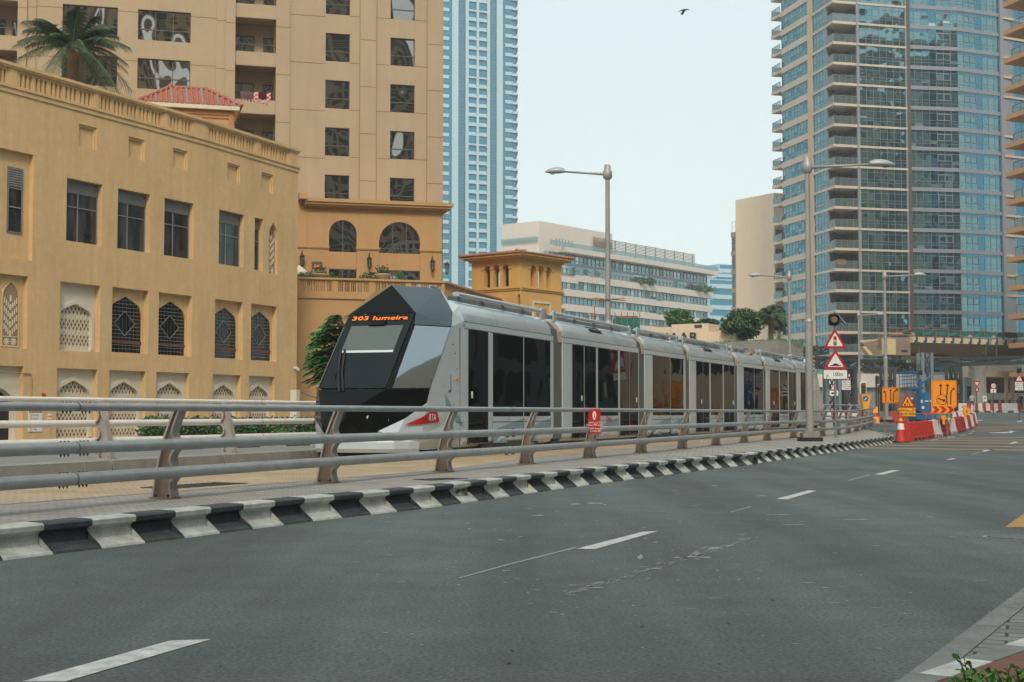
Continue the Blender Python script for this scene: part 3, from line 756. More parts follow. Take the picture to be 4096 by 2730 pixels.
# ================================================================= tram
def nearx(y):
    x = -1.79; yy = 30.9; st_ = .25
    while yy+st_ < y: x += slope(yy)*st_; yy += st_
    return x+slope(yy)*(y-yy)
def near_at_u(u):
    lo, hi = 29.0, 110.0
    k = ray(u,1652); s = k.x/k.y
    for _ in range(50):
        m = (lo+hi)/2
        if nearx(m)/m < s: lo = m
        else: hi = m
    return Vector((nearx(lo), lo))
TBASE = .285
TR0 = near_at_u(2380)
tram = thing('tram', 'long silver and black seven-car tram running on the track behind the guard rail', 'tram', (-3.03,31.36,TBASE))
SEC = [(1.0,.16),(1.20,.22),(1.30,.34),(1.325,.5),(1.325,2.93),(1.318,3.10)]
ROOF = [(1.318,3.12),(1.30,3.22),(1.24,3.38),(1.12,3.52),(.96,3.60),(.8,3.63)]
def modframe(p0, p1): return Fr(p0, p1-p0)   # d along, n to the near side
HW = 1.325
def local_extr(mb, F, a0, a1, prof, z, m=0, cap=True):
    """prof list of (t,h) on near side, mirrored; t measured from centre"""
    P = [(t-HW, h+z) for t,h in prof]+[(-t-HW, h+z) for t,h in prof[::-1]]
    A = [F.p(a0,h,d) for d,h in P]; B = [F.p(a1,h,d) for d,h in P]; n = len(P)
    mb.add(A+B, [(i,n+i,n+i+1,i+1) for i in range(n-1)]+([tuple(range(n-1,-1,-1)), tuple(range(n,2*n))] if cap else []), m)
def arcroof(mb, F, a0, a1, z, m=0):
    n = 4; prof = [(HW-.008,3.115),(HW-.02,3.22),(1.27,3.34),(1.18,3.47),(1.05,3.57),(.88,3.63),(.6,3.66),(0,3.67)]
    # rounded shoulders at each end
    e = .22
    rings = [(a0,.93),(a0+e*.3,.975),(a0+e,1.0),(a1-e,1.0),(a1-e*.3,.975),(a1,.93)]
    vs = []; P = prof+[(-t,h) for t,h in prof[-2::-1]]; k = len(P)
    for a,s_ in rings:
        vs += [F.p(a, 3.10+(h-3.10)*s_+z, t*(1-(1-s_)*.5)-HW) for t,h in P]
    fs = [(r*k+i,(r+1)*k+i,(r+1)*k+i+1,r*k+i+1) for r in range(len(rings)-1) for i in range(k-1)]
    fs += [tuple(range(k-1,-1,-1)), tuple(range((len(rings)-1)*k,len(rings)*k))]
    mb.add(vs, fs[:-2], m, True); mb.add(vs, fs[-2:], m, False)
SPEC = [ # start u, end u, panes: (kind, u0, u1)
 (None, 2214, [('door',1871,1950),('win',1970,2091),('win',2095,2201)]),
 (2252, 2556, [('door',2288,2334),('door',2337,2382),('win',2391,2471),('door',2479,2516),('door',2518,2552)]),
 (2581, 2743, [('win',2611,2680),('win',2682,2734)]),
 (2761, 2939, [('door',2785,2811),('door',2812.5,2837),('win',2844,2891),('door',2896,2917),('door',2918,2937)]),
 (2953, 3055, [('win',2976,3017),('win',3018.5,3053)]),
 (3067, 3183, [('door',3081,3099),('door',3100,3116),('win',3120,3152),('door',3156,3169),('door',3170,3182)]),
 (3190, 3262, [('win',3204,3228),('door',3232,3250)]),
]
prev_end = None; mods = []
for mi, (u0, u1, panes) in enumerate(SPEC):
    p0 = Vector((-1.79,30.9))+Vector((.347,.938))*2.0 if u0 is None else near_at_u(u0)
    p1 = near_at_u(u1); F = modframe(p0, p1); Lm = (p1-p0).length
    z = TBASE+rise((p0.y+p1.y)/2)
    mods.append((F, Lm, z))
    car = None
    mb = MB(); local_extr(mb, F, 0, Lm, SEC, z, 0)
    # seam shadow gap + cornice
    mb.fb(F, .0, Lm, z+3.095, z+3.125, -.05, -.012, 1); mb.fb(F, 0, Lm, z+2.945, z+2.96, -.01, .003, 1)
    car = mb.build('car_body', [M['trambody'], M['black']], tram)
    mb = MB(); arcroof(mb, F, 0.02, Lm-.02, z, 0)
    nseam = 3 if Lm > 6 else 2
    for k in range(1, nseam):
        a = Lm*k/nseam
        pr = [(HW-.004,3.12),(HW-.012,3.225),(1.276,3.345),(1.186,3.477),(1.054,3.577),(.88,3.637)]
        for i in range(len(pr)-1):
            (t0,h0),(t1,h1_) = pr[i],pr[i+1]
            mb.poly([F.p(a-.006,h0+z,t0-HW+.002),F.p(a+.006,h0+z,t0-HW+.002),F.p(a+.006,h1_+z,t1-HW+.002),F.p(a-.006,h1_+z,t1-HW+.002)],1)
    if mi in (1,3,5):
        for row in range(2):
            for k in range(6):
                a = Lm*.36+k*.2; hh = 3.40+row*.055
                t = 1.235-row*.035
                mb.hexa([F.p(a,hh+z,t-HW-.02),F.p(a+.14,hh+z,t-HW-.02),F.p(a+.14,hh+z,t-HW-.06),F.p(a,hh+z,t-HW-.06),F.p(a,hh+.035+z,t-HW-.0),F.p(a+.14,hh+.035+z,t-HW-.0),F.p(a+.14,hh+.035+z,t-HW-.06),F.p(a,hh+.035+z,t-HW-.06)],1)
                mb.fb(F, a, a+.14, z+hh, z+hh+.035, t-HW-.05, t-HW+.012, 1)
                if row == 0:
                    mb.fb(F, a, a+.14, z+3.535, z+3.56, 1.10-HW-.03, 1.10-HW+.012, 1)
    mb.build('roof_cover', [M['tramroof'], M['black']], car)
    # side fairing tube above the roof with its pivot brackets, both sides
    for sgn in (1,-1):
        mb = MB()
        def dt(t): return (t-HW) if sgn > 0 else (-t-HW)
        fa0 = .35 if mi == 0 else .12; fa1 = Lm-.12
        npan = 4 if Lm > 6 else 3
        if mi == 4: npan = 2; fa1 = Lm*.45
        for k in range(npan):
            a = fa0+(fa1-fa0)*k/npan+.012; b = fa0+(fa1-fa0)*(k+1)/npan-.012
            pr = [(.86,3.80),(.93,3.84),(1.01,3.83),(1.055,3.775),(1.03,3.73),(.90,3.74)]
            A = [F.p(a,h+z,dt(t)) for t,h in pr]; B = [F.p(b,h+z,dt(t)) for t,h in pr]; n = len(pr)
            mb.add(A+B, [(i,n+i,n+(i+1)%n,(i+1)%n) for i in range(n)], 0, True); mb.add(A+B, [tuple(range(n)),tuple(range(2*n-1,n-1,-1))], 0)
            mb.fprism(F, [(a+.1,3.63+z),(a+.4,3.63+z),(a+.16,3.76+z),(a+.1,3.76+z)], min(dt(.93),dt(.96)), max(dt(.93),dt(.96)), 1)
        mb.fb(F, fa0, fa1, 3.62+z, 3.76+z, min(dt(.70),dt(.74)), max(dt(.70),dt(.74)), 1)
        mb.build('roof_fairing', [M['tramroof'], M['tramgrey']], car)
    for aa in ((Lm-.22,) if mi == 0 else (.0, Lm-.2)):
        for sgn in (1,-1):
            mb = MB()
            t0, t1 = (1.02-HW, 1.06-HW) if sgn > 0 else (-1.06-HW, -1.02-HW)
            pr = [(aa,3.55+z),(aa+.22,3.55+z),(aa+.26,3.66+z),(aa+.2,3.80+z),(aa+.04,3.86+z),(aa-.03,3.80+z)]
            mb.fprism(F, pr, t0, t1, 0)
            for q,h in ((.06,3.62),(.16,3.66),(.1,3.76)): mb.fb(F, aa+q, aa+q+.02, h+z, h+.02+z, t0-.003, t1+.003, 1)
            mb.build('roof_bracket', [M['tramroof'], M['bolt']], car)
    mb = MB()
    for k in range(3): mb.fb(F, Lm*(.15+.28*k), Lm*(.15+.28*k)+Lm*.2, 3.62+z, 3.78+z, -HW-.55, -HW+.55, 0)
    if mi == 4:
        for k in range(4):
            mb.tube([F.p(Lm*.5+q*.35,3.70+z+.14*sin(q*pi/4),.95-HW-.1*k) for q in range(5)], .015, 6, 1)
        mb.fb(F, Lm*.8, Lm*.97, 3.64+z, 3.80+z, -.6, -.35, 2)
    mb.build('roof_equipment', [M['tramgrey'], M['black'], M['bellow2']], car)
    # panes and doors on both sides
    for sgn in (1,-1):
        for kind, a_, b_ in panes:
            qa = near_at_u(a_); qb = near_at_u(b_); aa = (qa-F.o).dot(F.d); ab = (qb-F.o).dot(F.d)
            lo_, hi_ = (.27, 2.94) if kind == 'door' else (.92, 2.94)
            d0,d1 = (-.02,.006) if sgn > 0 else (-2*HW-.006,-2*HW+.02)
            mb = MB(); mb.fb(F, aa, ab, z+lo_, z+hi_, d0, d1, 0)
            if kind == 'door':
                dd0,dd1 = (.006,.012) if sgn > 0 else (-2*HW-.012,-2*HW-.006)
                mb.fb(F, aa, ab, z+lo_, z+lo_+.03, dd0-.002, dd1, 1); mb.fb(F, aa, aa+.012, z+lo_, z+hi_, dd0-.002, dd1, 1); mb.fb(F, ab-.012, ab, z+lo_, z+hi_, dd0-.002, dd1, 1)
                dr = mb.build('door', [M['tramglass'], M['rubber']], car)
                if sgn > 0 and (mi in (0,) or (panes.index((kind,a_,b_)) % 2 == 0)):
                    mb = MB(); c = F.p(ab-.25 if mi else aa+.25, z+1.45, .014); mb.fprism(Fr(F.o,F.d), [(ab-.2 if mi else aa+.2)+.045*cos(q*pi/6) if False else ((ab-.2 if mi else aa+.22)+.04*cos(q*pi/6), z+1.42+.085*sin(q*pi/6)) for q in range(12)], .006, .02, 0)
                    mb.build('door_button', [M['white']], dr)
            else: mb.build('window', [M['tramglass']], car)
    # lower panels: seams, pale triangles
    wins = [q for q in panes if q[0] == 'win']
    mb = MB()
    for kind, a_, b_ in wins:
        aa = (near_at_u(a_)-F.o).dot(F.d); ab = (near_at_u(b_)-F.o).dot(F.d); w = ab-aa
        mb.fpoly(F, [(aa+w*.1,z+.80),(aa+w*.62,z+.80),(aa+w*.95,z+1.16),(aa+w*.5,z+1.0)][:3], .0015, 0) if False else None
        mb.fpoly(F, [(aa+w*.05,z+.60),(ab,z+.60),(ab,z+.86)], .0025, 0)
        mb.fpoly(F, [(aa+w*.35,z+.60),(ab-.02,z+.60),(aa+w*.1,z+.30)], .0035, 1)
        mb.fpoly(F, [(aa,z+.27),(aa+w*.5,z+.27),(aa,z+.55)], .0030, 0)
    if mb.f: mb.build('painted_triangles', [M['tramblue'], M['tramwhite']], car)
    mb = MB()
    for kind, a_, b_ in wins:
        aa = (near_at_u(a_)-F.o).dot(F.d); ab = (near_at_u(b_)-F.o).dot(F.d)
        mb.fb(F, aa+.01, ab-.01, z+.775, z+.79, .001, .0045, 0); mb.fb(F, aa-.02, aa-.012, z+.25, z+.88, .001, .0045, 0); mb.fb(F, ab+.012, ab+.02, z+.25, z+.88, .001, .0045, 0)
        mb.fb(F,(aa+ab)/2-.05,(aa+ab)/2+.05,z+.84,z+.85,.001,.006,0)
    if mb.f: mb.build('panel_seams', [M['black']], car)
    if mi in (1,3,5):
        mb = MB(); ua,ub = [(2407,2460),None,(2858,2880),None,(3128,3142)][mi-1]
        aa = (near_at_u(ua)-F.o).dot(F.d); ab = (near_at_u(ub)-F.o).dot(F.d)
        ftext(mb, F, (aa+ab)/2, z+.80, .004, 'Dubai' if mi == 1 else 'RTA', .30, 0, bold=.004, shear=.15, sx=.8)
        mb.build('lettering', [M['red']], car)
    # underframe: dark skirt and bogies (bogie covers on odd cars)
    mb = MB(); mb.fb(F, -.1, Lm+.1, z+.02, z+.24, -2*HW+.35, -.35, 0)
    if mi % 2 == 0:
        mb.fb(F, Lm*.18, Lm*.82, z+.05, z+.27, -2*HW+.03, -.03, 1)
    mb.build('underframe', [M['black'], M['steelgrey']], car)
    if mi:
        # gangway bellows between this car and the previous one
        Fp, Lp, zp = mods[mi-1]; q0 = Fp.p(Lp,0,0); q0 = V2(q0); q1 = F.o; Fb = frpp(q0, q1); w = (q1-q0).length; zb = (z+zp)/2
        mb = MB(); nrib = max(4, int(w/.07))
        for k in range(nrib):
            a = w*(k+.15)/nrib; b = w*(k+.85)/nrib; rr = .035
            local_extr(mb, Fb, a, b, [(1.0,.2),(HW-rr,.3),(HW-rr,2.95),(HW-rr-.05,3.3),(1.02,3.5),(.8,3.56)], zb, 0)
        local_extr(mb, Fb, 0, w, [(.98,.22),(HW-.08,.32),(HW-.08,2.93),(HW-.13,3.27),(1.0,3.46),(.8,3.52)], zb, 1)
        local_extr(mb, Fb, w*.62, w*.98, [(1.1,2.9),(HW-.015,2.95),(HW-.04,3.25),(1.08,3.5),(.8,3.60)], zb, 2)
        mb.build('gangway_bellows', [M['rubber'], M['black'], M['bellow2']], tram)
# ---------------- cabs
def build_cab(C, d, zc, front=True):
    """C: centre of the full-width section on the ground; d: unit vector pointing back along the tram"""
    C = Vector(C); d = V2(d).normalized(); n = Vector((d.y,-d.x))
    def P(q,t,h): w = C+d*q+n*t; return Vector((w.x,w.y,zc+h))
    cab = MB()
    WT = lambda s: (0.38,.82*s,3.22); WB = lambda s: (-1.10,.80*s,1.50)
    PK = (0.87,0,3.90); RR = lambda s: (1.72,.82*s,3.86); CC = lambda s: (1.53,1.22*s,3.30)
    B1 = lambda s: (0.22,.86*s,2.95); B2 = lambda s: (1.26,1.309*s,2.955); S0 = lambda s: (0.02,1.325*s,1.52)
    S1 = lambda s: (-1.02,.88*s,1.50); N1 = lambda s: (-.12,1.31*s,1.22); N2 = lambda s: (-1.18,.66*s,.62); N3 = lambda s: (-.75,1.08*s,.88)
    body = cab
    def tri(mb, ps, m=0): mb.poly([P(*p) for p in ps], m)
    for s in (1,-1):
        o = (lambda L: L) if s > 0 else (lambda L: L[::-1])
        # lower nose (gloss black)
        tri(body, o([WB(s), S1(s), N3(s), N2(s)]), 0); tri(body, o([S1(s), S0(s), N1(s), N3(s)]), 0)
        # pillar between windscreen and side glass
        tri(body, o([WT(s), B1(s), S1(s), WB(s)]), 4)
        # roof visor
        tri(body, o([PK, RR(s), WT(s)]), 1); tri(body, o([RR(s), CC(s), WT(s)]), 1)
        tri(body, o([WT(s), CC(s), B2(s), B1(s)]), 2)
        # silver lower cheek and body shell running back to the first car
        E = lambda h,t=1.325: (2.0,t*s,h)
        tri(body, o([CC(s), RR(s), (2.0,.9*s,3.62), (2.0,1.18*s,3.47)]), 3)
        tri(body, o([CC(s), (2.0,1.18*s,3.47), (2.0,1.317*s,3.12)]), 3)
        tri(body, o([CC(s), (2.0,1.317*s,3.12), B2(s)]), 3)
        tri(body, o([B2(s), (2.0,1.317*s,3.12), E(1.52), S0(s)]), 3)
        tri(body, o([S0(s), E(1.52), E(.9), (.5,1.325*s,.9), N1(s)]), 3)
        tri(body, o([N1(s), (.5,1.325*s,.9), (-.3,1.27*s,.55), N3(s)]), 3)
        tri(body, o([N3(s), (-.3,1.27*s,.55), (-.98,.98*s,.50), N2(s)]), 3)
        tri(body, o([(.5,1.325*s,.9), E(.9), E(.5), (.45,1.325*s,.5), (-.3,1.27*s,.55)]), 3)
        tri(body, o([(-.3,1.27*s,.55), (.45,1.325*s,.5), E(.5), E(.22,1.2), (.2,1.18*s,.20), (-.45,1.12*s,.22)]), 3)
        tri(body, o([(-.98,.98*s,.50), (-.3,1.27*s,.55), (-.45,1.12*s,.22), (-.95,.85*s,.26)]), 3)
        tri(body, o([(2.0,.9*s,3.62), RR(s), (2.0,.3*s,3.66)]), 3)
    tri(body, [N2(1), (-.98,.98,.50), (-.95,.85,.26), (-1.12,.3,.24), (-1.12,-.3,.24), (-.95,-.85,.26), (-.98,-.98,.50), N2(-1)][::-1], 3)
    tri(body, [WB(1), N2(1), (-1.27,.25,.60), (-1.32,0,1.02)], 0); tri(body, [WB(-1), N2(-1), (-1.27,-.25,.60), (-1.32,0,1.02)][::-1], 0)
    tri(body, [(-1.32,0,1.02),(-1.27,.25,.60),(-1.27,-.25,.60)], 0)
    tri(body, [WB(1), (-1.32,0,1.02), WB(-1), (-1.17,0,1.50)][::-1], 0)
    tri(body, [N2(1), (-1.12,.3,.24), (-1.27,.25,.60)], 0); tri(body, [N2(-1), (-1.27,-.25,.60), (-1.12,-.3,.24)], 0); tri(body, [(-1.27,.25,.60),(-1.12,.3,.24),(-1.12,-.3,.24),(-1.27,-.25,.60)], 0)
    tri(body, [PK, WT(1), WT(-1)][::-1], 0)
    tri(body, [PK, RR(-1), RR(1)][::-1], 1); tri(body, [RR(1), RR(-1), (2.0,-.3,3.66), (2.0,.3,3.66)][::-1], 3)
    cabo = body.build('cab', [M['tramblack'], M['tramnavy'], M['tramnavy'], M['trambody'], M['tramblack']], tram)
    # windscreen + side glass, a few mm proud
    def glass(name, ps, off, m, inset=.0):
        pts = [P(*p) for p in ps]; c = sum(pts, Vector())/len(pts); pts = [c+(p-c)*(1-inset) for p in pts]
        nr = (pts[1]-pts[0]).cross(pts[2]-pts[0]).normalized()
        if nr.dot(c-P(.9,0,2)) < 0: nr = -nr
        mb = MB(); k = len(pts); A = [p+nr*off for p in pts]; B = [p-nr*.02 for p in pts]
        mb.add(A+B, [tuple(range(k)), tuple(range(2*k-1,k-1,-1))]+[(i,k+i,k+(i+1)%k,(i+1)%k) for i in range(k)], 0)
        return mb.build(name, m, cabo), pts, nr
    ws, wp, wn = glass('windscreen', [WT(1), WB(1), WB(-1), WT(-1)], .008, [M['tramwind']], .03)
    for s in (1,-1): glass('side_glass', [B1(s), B2(s), S0(s), S1(s)], .008, [M['tramside']], .035)
    # coordinates on the windscreen: x 0..1 from near side (t+) to far side, y 0 bottom..1 top
    def WP(x, y, off): 
        a = wp[1].lerp(wp[2], x); b = wp[0].lerp(wp[3], x); return a.lerp(b, y)+wn*off
    mb = MB(); mb.poly([WP(.1,.50,.010),WP(.1,.84,.010),WP(.9,.84,.010),WP(.9,.50,.010)], 0); mb.poly([WP(.1,.47,.011),WP(.1,.50,.011),WP(.92,.50,.011),WP(.92,.47,.011)], 1)
    mb.build('sun_blind', [M['blind'], M['tramwhite']], ws)
    mb = MB(); mb.hexa([WP(.62,.83,.01),WP(.62,.90,.01),WP(.38,.90,.01),WP(.38,.83,.01),WP(.62,.83,.06),WP(.62,.90,.06),WP(.38,.90,.06),WP(.38,.83,.06)],0)
    mb.build('camera_housing', [M['tramblack']], ws)
    if front:
        vs, fs = text_mesh('303 Jumeira', 1.0, bold=.012)
        mnx = min(v[0] for v in vs); mxx = max(v[0] for v in vs)
        mb = MB(); rows = 4
        mb.add([WP(.93-(x-mnx)/(mxx-mnx)*.86 if False else .93-.86*(1-(x-mnx)/(mxx-mnx)) if False else .07+.86*(1-(x-mnx)/(mxx-mnx)), .945+y*.075, .012) for x,y in vs], fs, 0)
        k = 0
        for yy_ in (.915,.935,.955,.975): mb.poly([WP(.03,yy_,.0135),WP(.97,yy_,.0135),WP(.97,yy_+.005,.0135),WP(.03,yy_+.005,.0135)],1)
        for xx in range(46): mb.poly([WP(.05+xx*.02,.9,.0137),WP(.054+xx*.02,.9,.0137),WP(.054+xx*.02,.99,.0137),WP(.05+xx*.02,.99,.0137)],1)
        mb.build('destination_display', [M['led'], M['tramblack']], ws)
    mb = MB(); pr = [(-1.15*1,1.12),(-.45,1.13),(-.98,.92),(-1.22,.42)]
    pts = [(-.30,1.21),(-.62,1.13),(-.98,.93),(-1.16,.62),(-1.24,.25)]; pts = pts+[(q,-t_) for q,t_ in pts[::-1]]
    for i in range(len(pts)-1):
        (q0,t0),(q1,t1) = pts[i],pts[i+1]
        for (g0,g1,h0_,h1_) in ((.05,0,.16,.24),(0,0,.24,.38),(0,.07,.38,.50)): mb.add([P(q0+g0,t0*(1-g0*.3),h0_),P(q1+g0,t1*(1-g0*.3),h0_),P(q1+g1,t1*(1-g1*.3),h1_),P(q0+g1,t0*(1-g1*.3),h1_)],[(0,1,2,3)],0)
    mb.build('bumper', [M['trambody']], cabo)
    # wipers
    wpr = []
    for x0 in (.70,.76):
        mb = MB(); mb.tube([WP(x0-.10,-.06,.05), WP(x0+.04,.2,.06), WP(x0+.14,.50,.03)], .020, 6, 0); mb.tube([WP(x0+.06,.12,.03), WP(x0+.16,.52,.02)], .010, 4, 1); mb.build('wiper', [M['lantern'], M['black']], cabo)
    # headlights on the lower nose, near side and far side
    for s in (1,-1):
        for q,t,h,r in ((-1.08,.66,1.04,.075),(-1.16,.46,.90,.085),(-1.02,.74,.86,.085)):
            a = P(q,t*s,h); dirv = (P(q-.3,t*s+.12*s,h)-a).normalized()
            mb = MB(); mb.cyl(a-dirv*.06, a+dirv*.035, r, r, 14, 0); mb.cyl(a+dirv*.036, a+dirv*.040, r*.8, r*.7, 14, 1)
            mb.build('headlight', [M['tramgrey'], M['amber'] if (h > 1.0) else M['white']], cabo)
    # side markings on the near cheek
    Fc = Fr(C+n*1.325, d)
    for s in (1,-1):
        Fs_ = Fr(C+n*1.325*s, d, flip=(s < 0))
        mb = MB(); hb = zc
        mb.cyl(Fs_.p(1.55,hb+1.78,.0), Fs_.p(1.55,hb+1.78,.03), .045, .04, 12, 0); mb.build('side_lamp', [M['amber']], cabo)
        mb = MB(); o_ = (lambda L: L) if s > 0 else (lambda L: L[::-1])
        mb.poly(o_([P(-.80,1.10*s,.745),P(-.3,1.292*s,.76),P(-.3,1.292*s,.915)]),0); mb.poly(o_([P(-.3,1.292*s,.76),P(.50,1.338*s,.80),P(.36,1.338*s,1.13),P(-.3,1.292*s,.915)]),0)
        ftext(mb, Fr(C+n*1.341*s, d, flip=(s < 0)), .10, hb+.90, .002, 'RTA', .20, 1, bold=.003, shear=.25, sx=1.05 if s > 0 else -1.05)
        mb.build('logo_panel', [M['red'], M['white']], cabo)
        mb = MB(); mb.fprism(Fs_, [(.9,hb+1.15),(1.25,hb+1.15),(.85,hb+1.45)], -.01, .0022, 0); mb.fprism(Fs_, [(1.45,hb+.80),(2.0,hb+.66),(1.45,hb+1.1)], -.01, .0022, 0)
        mb.build('painted_triangles', [M['tramblue']], cabo)
        mb = MB(); mb.fb(Fs_, 1.72,1.73,hb+.25,hb+2.95,-.01,.003,0); mb.fb(Fs_,1.5,2.0,hb+.78,hb+.79,-.01,.003,0); mb.fb(Fs_,.72,.73,hb+.25,hb+.62,-.02,.003,0)
        for q,h in ((1.3,2.55),(1.45,2.35),(.8,1.6),(1.35,1.2),(1.55,2.0),(1.1,1.45)): mb.cyl(Fs_.p(q,hb+h,-.01),Fs_.p(q,hb+h,.004),.012,.012,8,0)
        mb.fb(Fs_, 1.18,1.20,hb+1.5,hb+1.85,-.01,.004,0); mb.fprism(Fs_,[(1.05,hb+1.48),(1.2,hb+1.48),(1.2,hb+1.52),(1.05,hb+1.50)],-.01,.004,0)
        mb.build('panel_seams', [M['black']], cabo)
    mb = MB(); ftext(mb, Fr(C+n*1.325,d), 1.95, zc+3.02, .003, '008', .10, 0, bold=.001); mb.build('fleet_number', [M['tramgrey']], cabo)
    mb = MB(); mb.box(0,0,0,0,0,0) if False else None
    for k in range(3):
        a = P(1.75,.55-.25*k,3.86); mb.tube([a, a+Vector((0,0,.07)), a+Vector((d.x*.35,d.y*.35,.07)), a+Vector((d.x*.38,d.y*.38,0))], .03, 6, 0)
    a = P(1.95,.2,3.84); mb.lathe(a, [(.12,0),(.10,.06),(.03,.16),(.01,.17)], 10, 1)
    mb.build('roof_aerial', [M['bronzel'], M['tramgrey']], cabo)
    mb = MB(); mb.hexa([P(-.9,-.9,.06),P(2.0,-.9,.06),P(2.0,.9,.06),P(-.9,.9,.06),P(-.9,-.9,.3),P(2.0,-.9,.3),P(2.0,.9,.3),P(-.9,.9,.3)],0); mb.build('underframe', [M['black']], cabo)
build_cab((-3.03,31.36), (.347,.938), TBASE)
Fe, Le, ze = mods[-1]; e = Fe.o+Fe.d*(Le+2.0)-Fe.n*HW
build_cab(e, -Fe.d, ze, front=False)
# ================================================================= facade helpers
def arch_pts(a0, a1, hs, h1, kind, n=8):
    w = (a1-a0)/2; H = h1-hs; c = (a0+a1)/2
    if kind == 'arch': half = [(1-cos(pi/2*k/n), sin(pi/2*k/n)) for k in range(n+1)]
    else:
        K = [(0,0),(.012,.16),(.05,.33),(.13,.50),(.26,.63),(.45,.735),(.70,.86),(.88,.95),(1,1)]
        half = K
    L = [(a0+x*w, hs+y*H) for x,y in half]; R = [(a1-x*w, hs+y*H) for x,y in half[::-1]][1:]
    return L+R
def wallgrid(mb, F, a0, a1, h0, h1, d, ops, m=0, mr=None):
    """front skin at depth d with real openings; ops: (a0,a1,h0,h1,kind,depth[,spring])"""
    mr = m if mr is None else mr
    As = sorted({a0,a1}|{max(a0,min(a1,x)) for o in ops for x in o[:2]}); Hs = sorted({h0,h1}|{max(h0,min(h1,x)) for o in ops for x in o[2:4]})
    for i in range(len(As)-1):
        run = None
        for j in range(len(Hs)-1):
            ca = (As[i]+As[i+1])/2; ch = (Hs[j]+Hs[j+1])/2
            if As[i+1]-As[i] < 1e-5 or Hs[j+1]-Hs[j] < 1e-5: continue
            if any(o[0] < ca < o[1] and o[2] < ch < o[3] for o in ops): 
                if run is not None: mb.fpoly(F, [(As[i],run),(As[i+1],run),(As[i+1],Hs[j]),(As[i],Hs[j])], d, m); run = None
                continue
            if run is None: run = Hs[j]
        if run is not None: mb.fpoly(F, [(As[i],run),(As[i+1],run),(As[i+1],Hs[-1]),(As[i],Hs[-1])], d, m)
    for o in ops:
        b0,b1,g0,g1,kind,dep = o[:6]
        if kind == 'r': path = [(b0,g0),(b0,g1),(b1,g1),(b1,g0)]
        else:
            hs = o[6]; A = arch_pts(b0,b1,hs,g1,kind); path = [(b0,g0)]+A+[(b1,g0)]; k = len(A)//2
            mb.fpoly(F, [(b0,g1)]+A[:k+1], d, m); mb.fpoly(F, [(b1,g1)]+A[k:][::-1], d, m)
        path = path+[path[0]]
        for (x0,y0),(x1,y1) in zip(path[:-1], path[1:]):
            mb.poly([F.p(x0,y0,d),F.p(x1,y1,d),F.p(x1,y1,d-dep),F.p(x0,y0,d-dep)], mr)
def pane_shape(o, kind, inset=0.0):
    b0,b1,g0,g1 = o[:4]
    if kind == 'r': return [(b0,g0),(b1,g0),(b1,g1),(b0,g1)]
    return [(b1,g0),(b0,g0)][::-1][:1]+[] or None
def arch_poly(b0,b1,g0,hs,g1,kind): return [(b0,g0)]+arch_pts(b0,b1,hs,g1,kind)+[(b1,g0)]
def arch_ring(mb, F, A, B, d0, d1, m=0):
    """flat ring between two polylines of equal count, d0 back, d1 front"""
    for i in range(len(A)-1):
        P = [F.p(*A[i],d1),F.p(*A[i+1],d1),F.p(*B[i+1],d1),F.p(*B[i],d1)]; mb.poly(P, m)
        mb.poly([F.p(*B[i],d1),F.p(*B[i+1],d1),F.p(*B[i+1],d0),F.p(*B[i],d0)], m)
        mb.poly([F.p(*A[i],d1),F.p(*A[i+1],d1),F.p(*A[i+1],d0),F.p(*A[i],d0)], m)
# ================================================================= low ochre building
FA = frvp(4835, 300, 62.0)
FB = Fr(FA.p(FA.a(812,500),0,0)[:2], hdir(4450))
LB = thing('ochre_building', 'long ochre plaster building with pierced parapet and pointed-arch lattice windows on the left', 'building', FA.p(FA.a(600),0,0))
hTop = FA.h(0,239); hSlT = FA.h(86,294); hSlB = FA.h(86,356); hCor = FA.h(0,361); hCor2 = FA.h(0,338)
aEndA = FA.a(812,500); aLA = FA.a(-260,500); aEndB = FB.a(1193,640)
X1 = lambda c: c/1.8023          # crop x -> photo px (first left crop)
def opn(F, u0, u1, v, vb, kind='r', dep=.3):
    return [F.a(u0,v), F.a(u1,v), F.h(u0,vb), F.h(u0,v), kind, dep]
opsA = []; opsB = []
hN1 = FA.h(308,493); hN0 = FA.h(308,583)
niA = [(308,380),(509,573),(688,746)]; niB = [(907,957),(1044,1090)]
hW1 = FA.h(263.6,710); hW0 = FA.h(257,961)
wiA = [(263.6,406),(469,598),(656,773)]; wiB = [(875,975),(1018,1052)]
hR1 = FA.h(452,1148.5); hR0 = FA.h(445.6,1410)
rA = [(452,597),(638,770)]; rB = [(863,974),(1007,1110)]
hG1 = FA.h(236,1473); hG0 = .16
gA = [(236,397),(444,589),(631.5,763)]; gB = [(856,968),(1000.5,1103)]
for L_, F_, ops_ in ((niA,FA,opsA),(niB,FB,opsB)):
    for u0,u1 in L_: ops_.append([F_.a(u0), F_.a(u1), hN0, hN1, 'r', .16])
for L_, F_, ops_ in ((wiA,FA,opsA),(wiB,FB,opsB)):
    for u0,u1 in L_: ops_.append([F_.a(u0), F_.a(u1), hW0, hW1, 'r', .34])
for L_, F_, ops_ in ((rA,FA,opsA),(rB,FB,opsB)):
    for u0,u1 in L_: ops_.append([F_.a(u0), F_.a(u1), hR0, hR1, 'r', .28])
for L_, F_, ops_ in ((gA,FA,opsA),(gB,FB,opsB)):
    for u0,u1 in L_: ops_.append([F_.a(u0), F_.a(u1), hG0, hG1, 'r', .26])
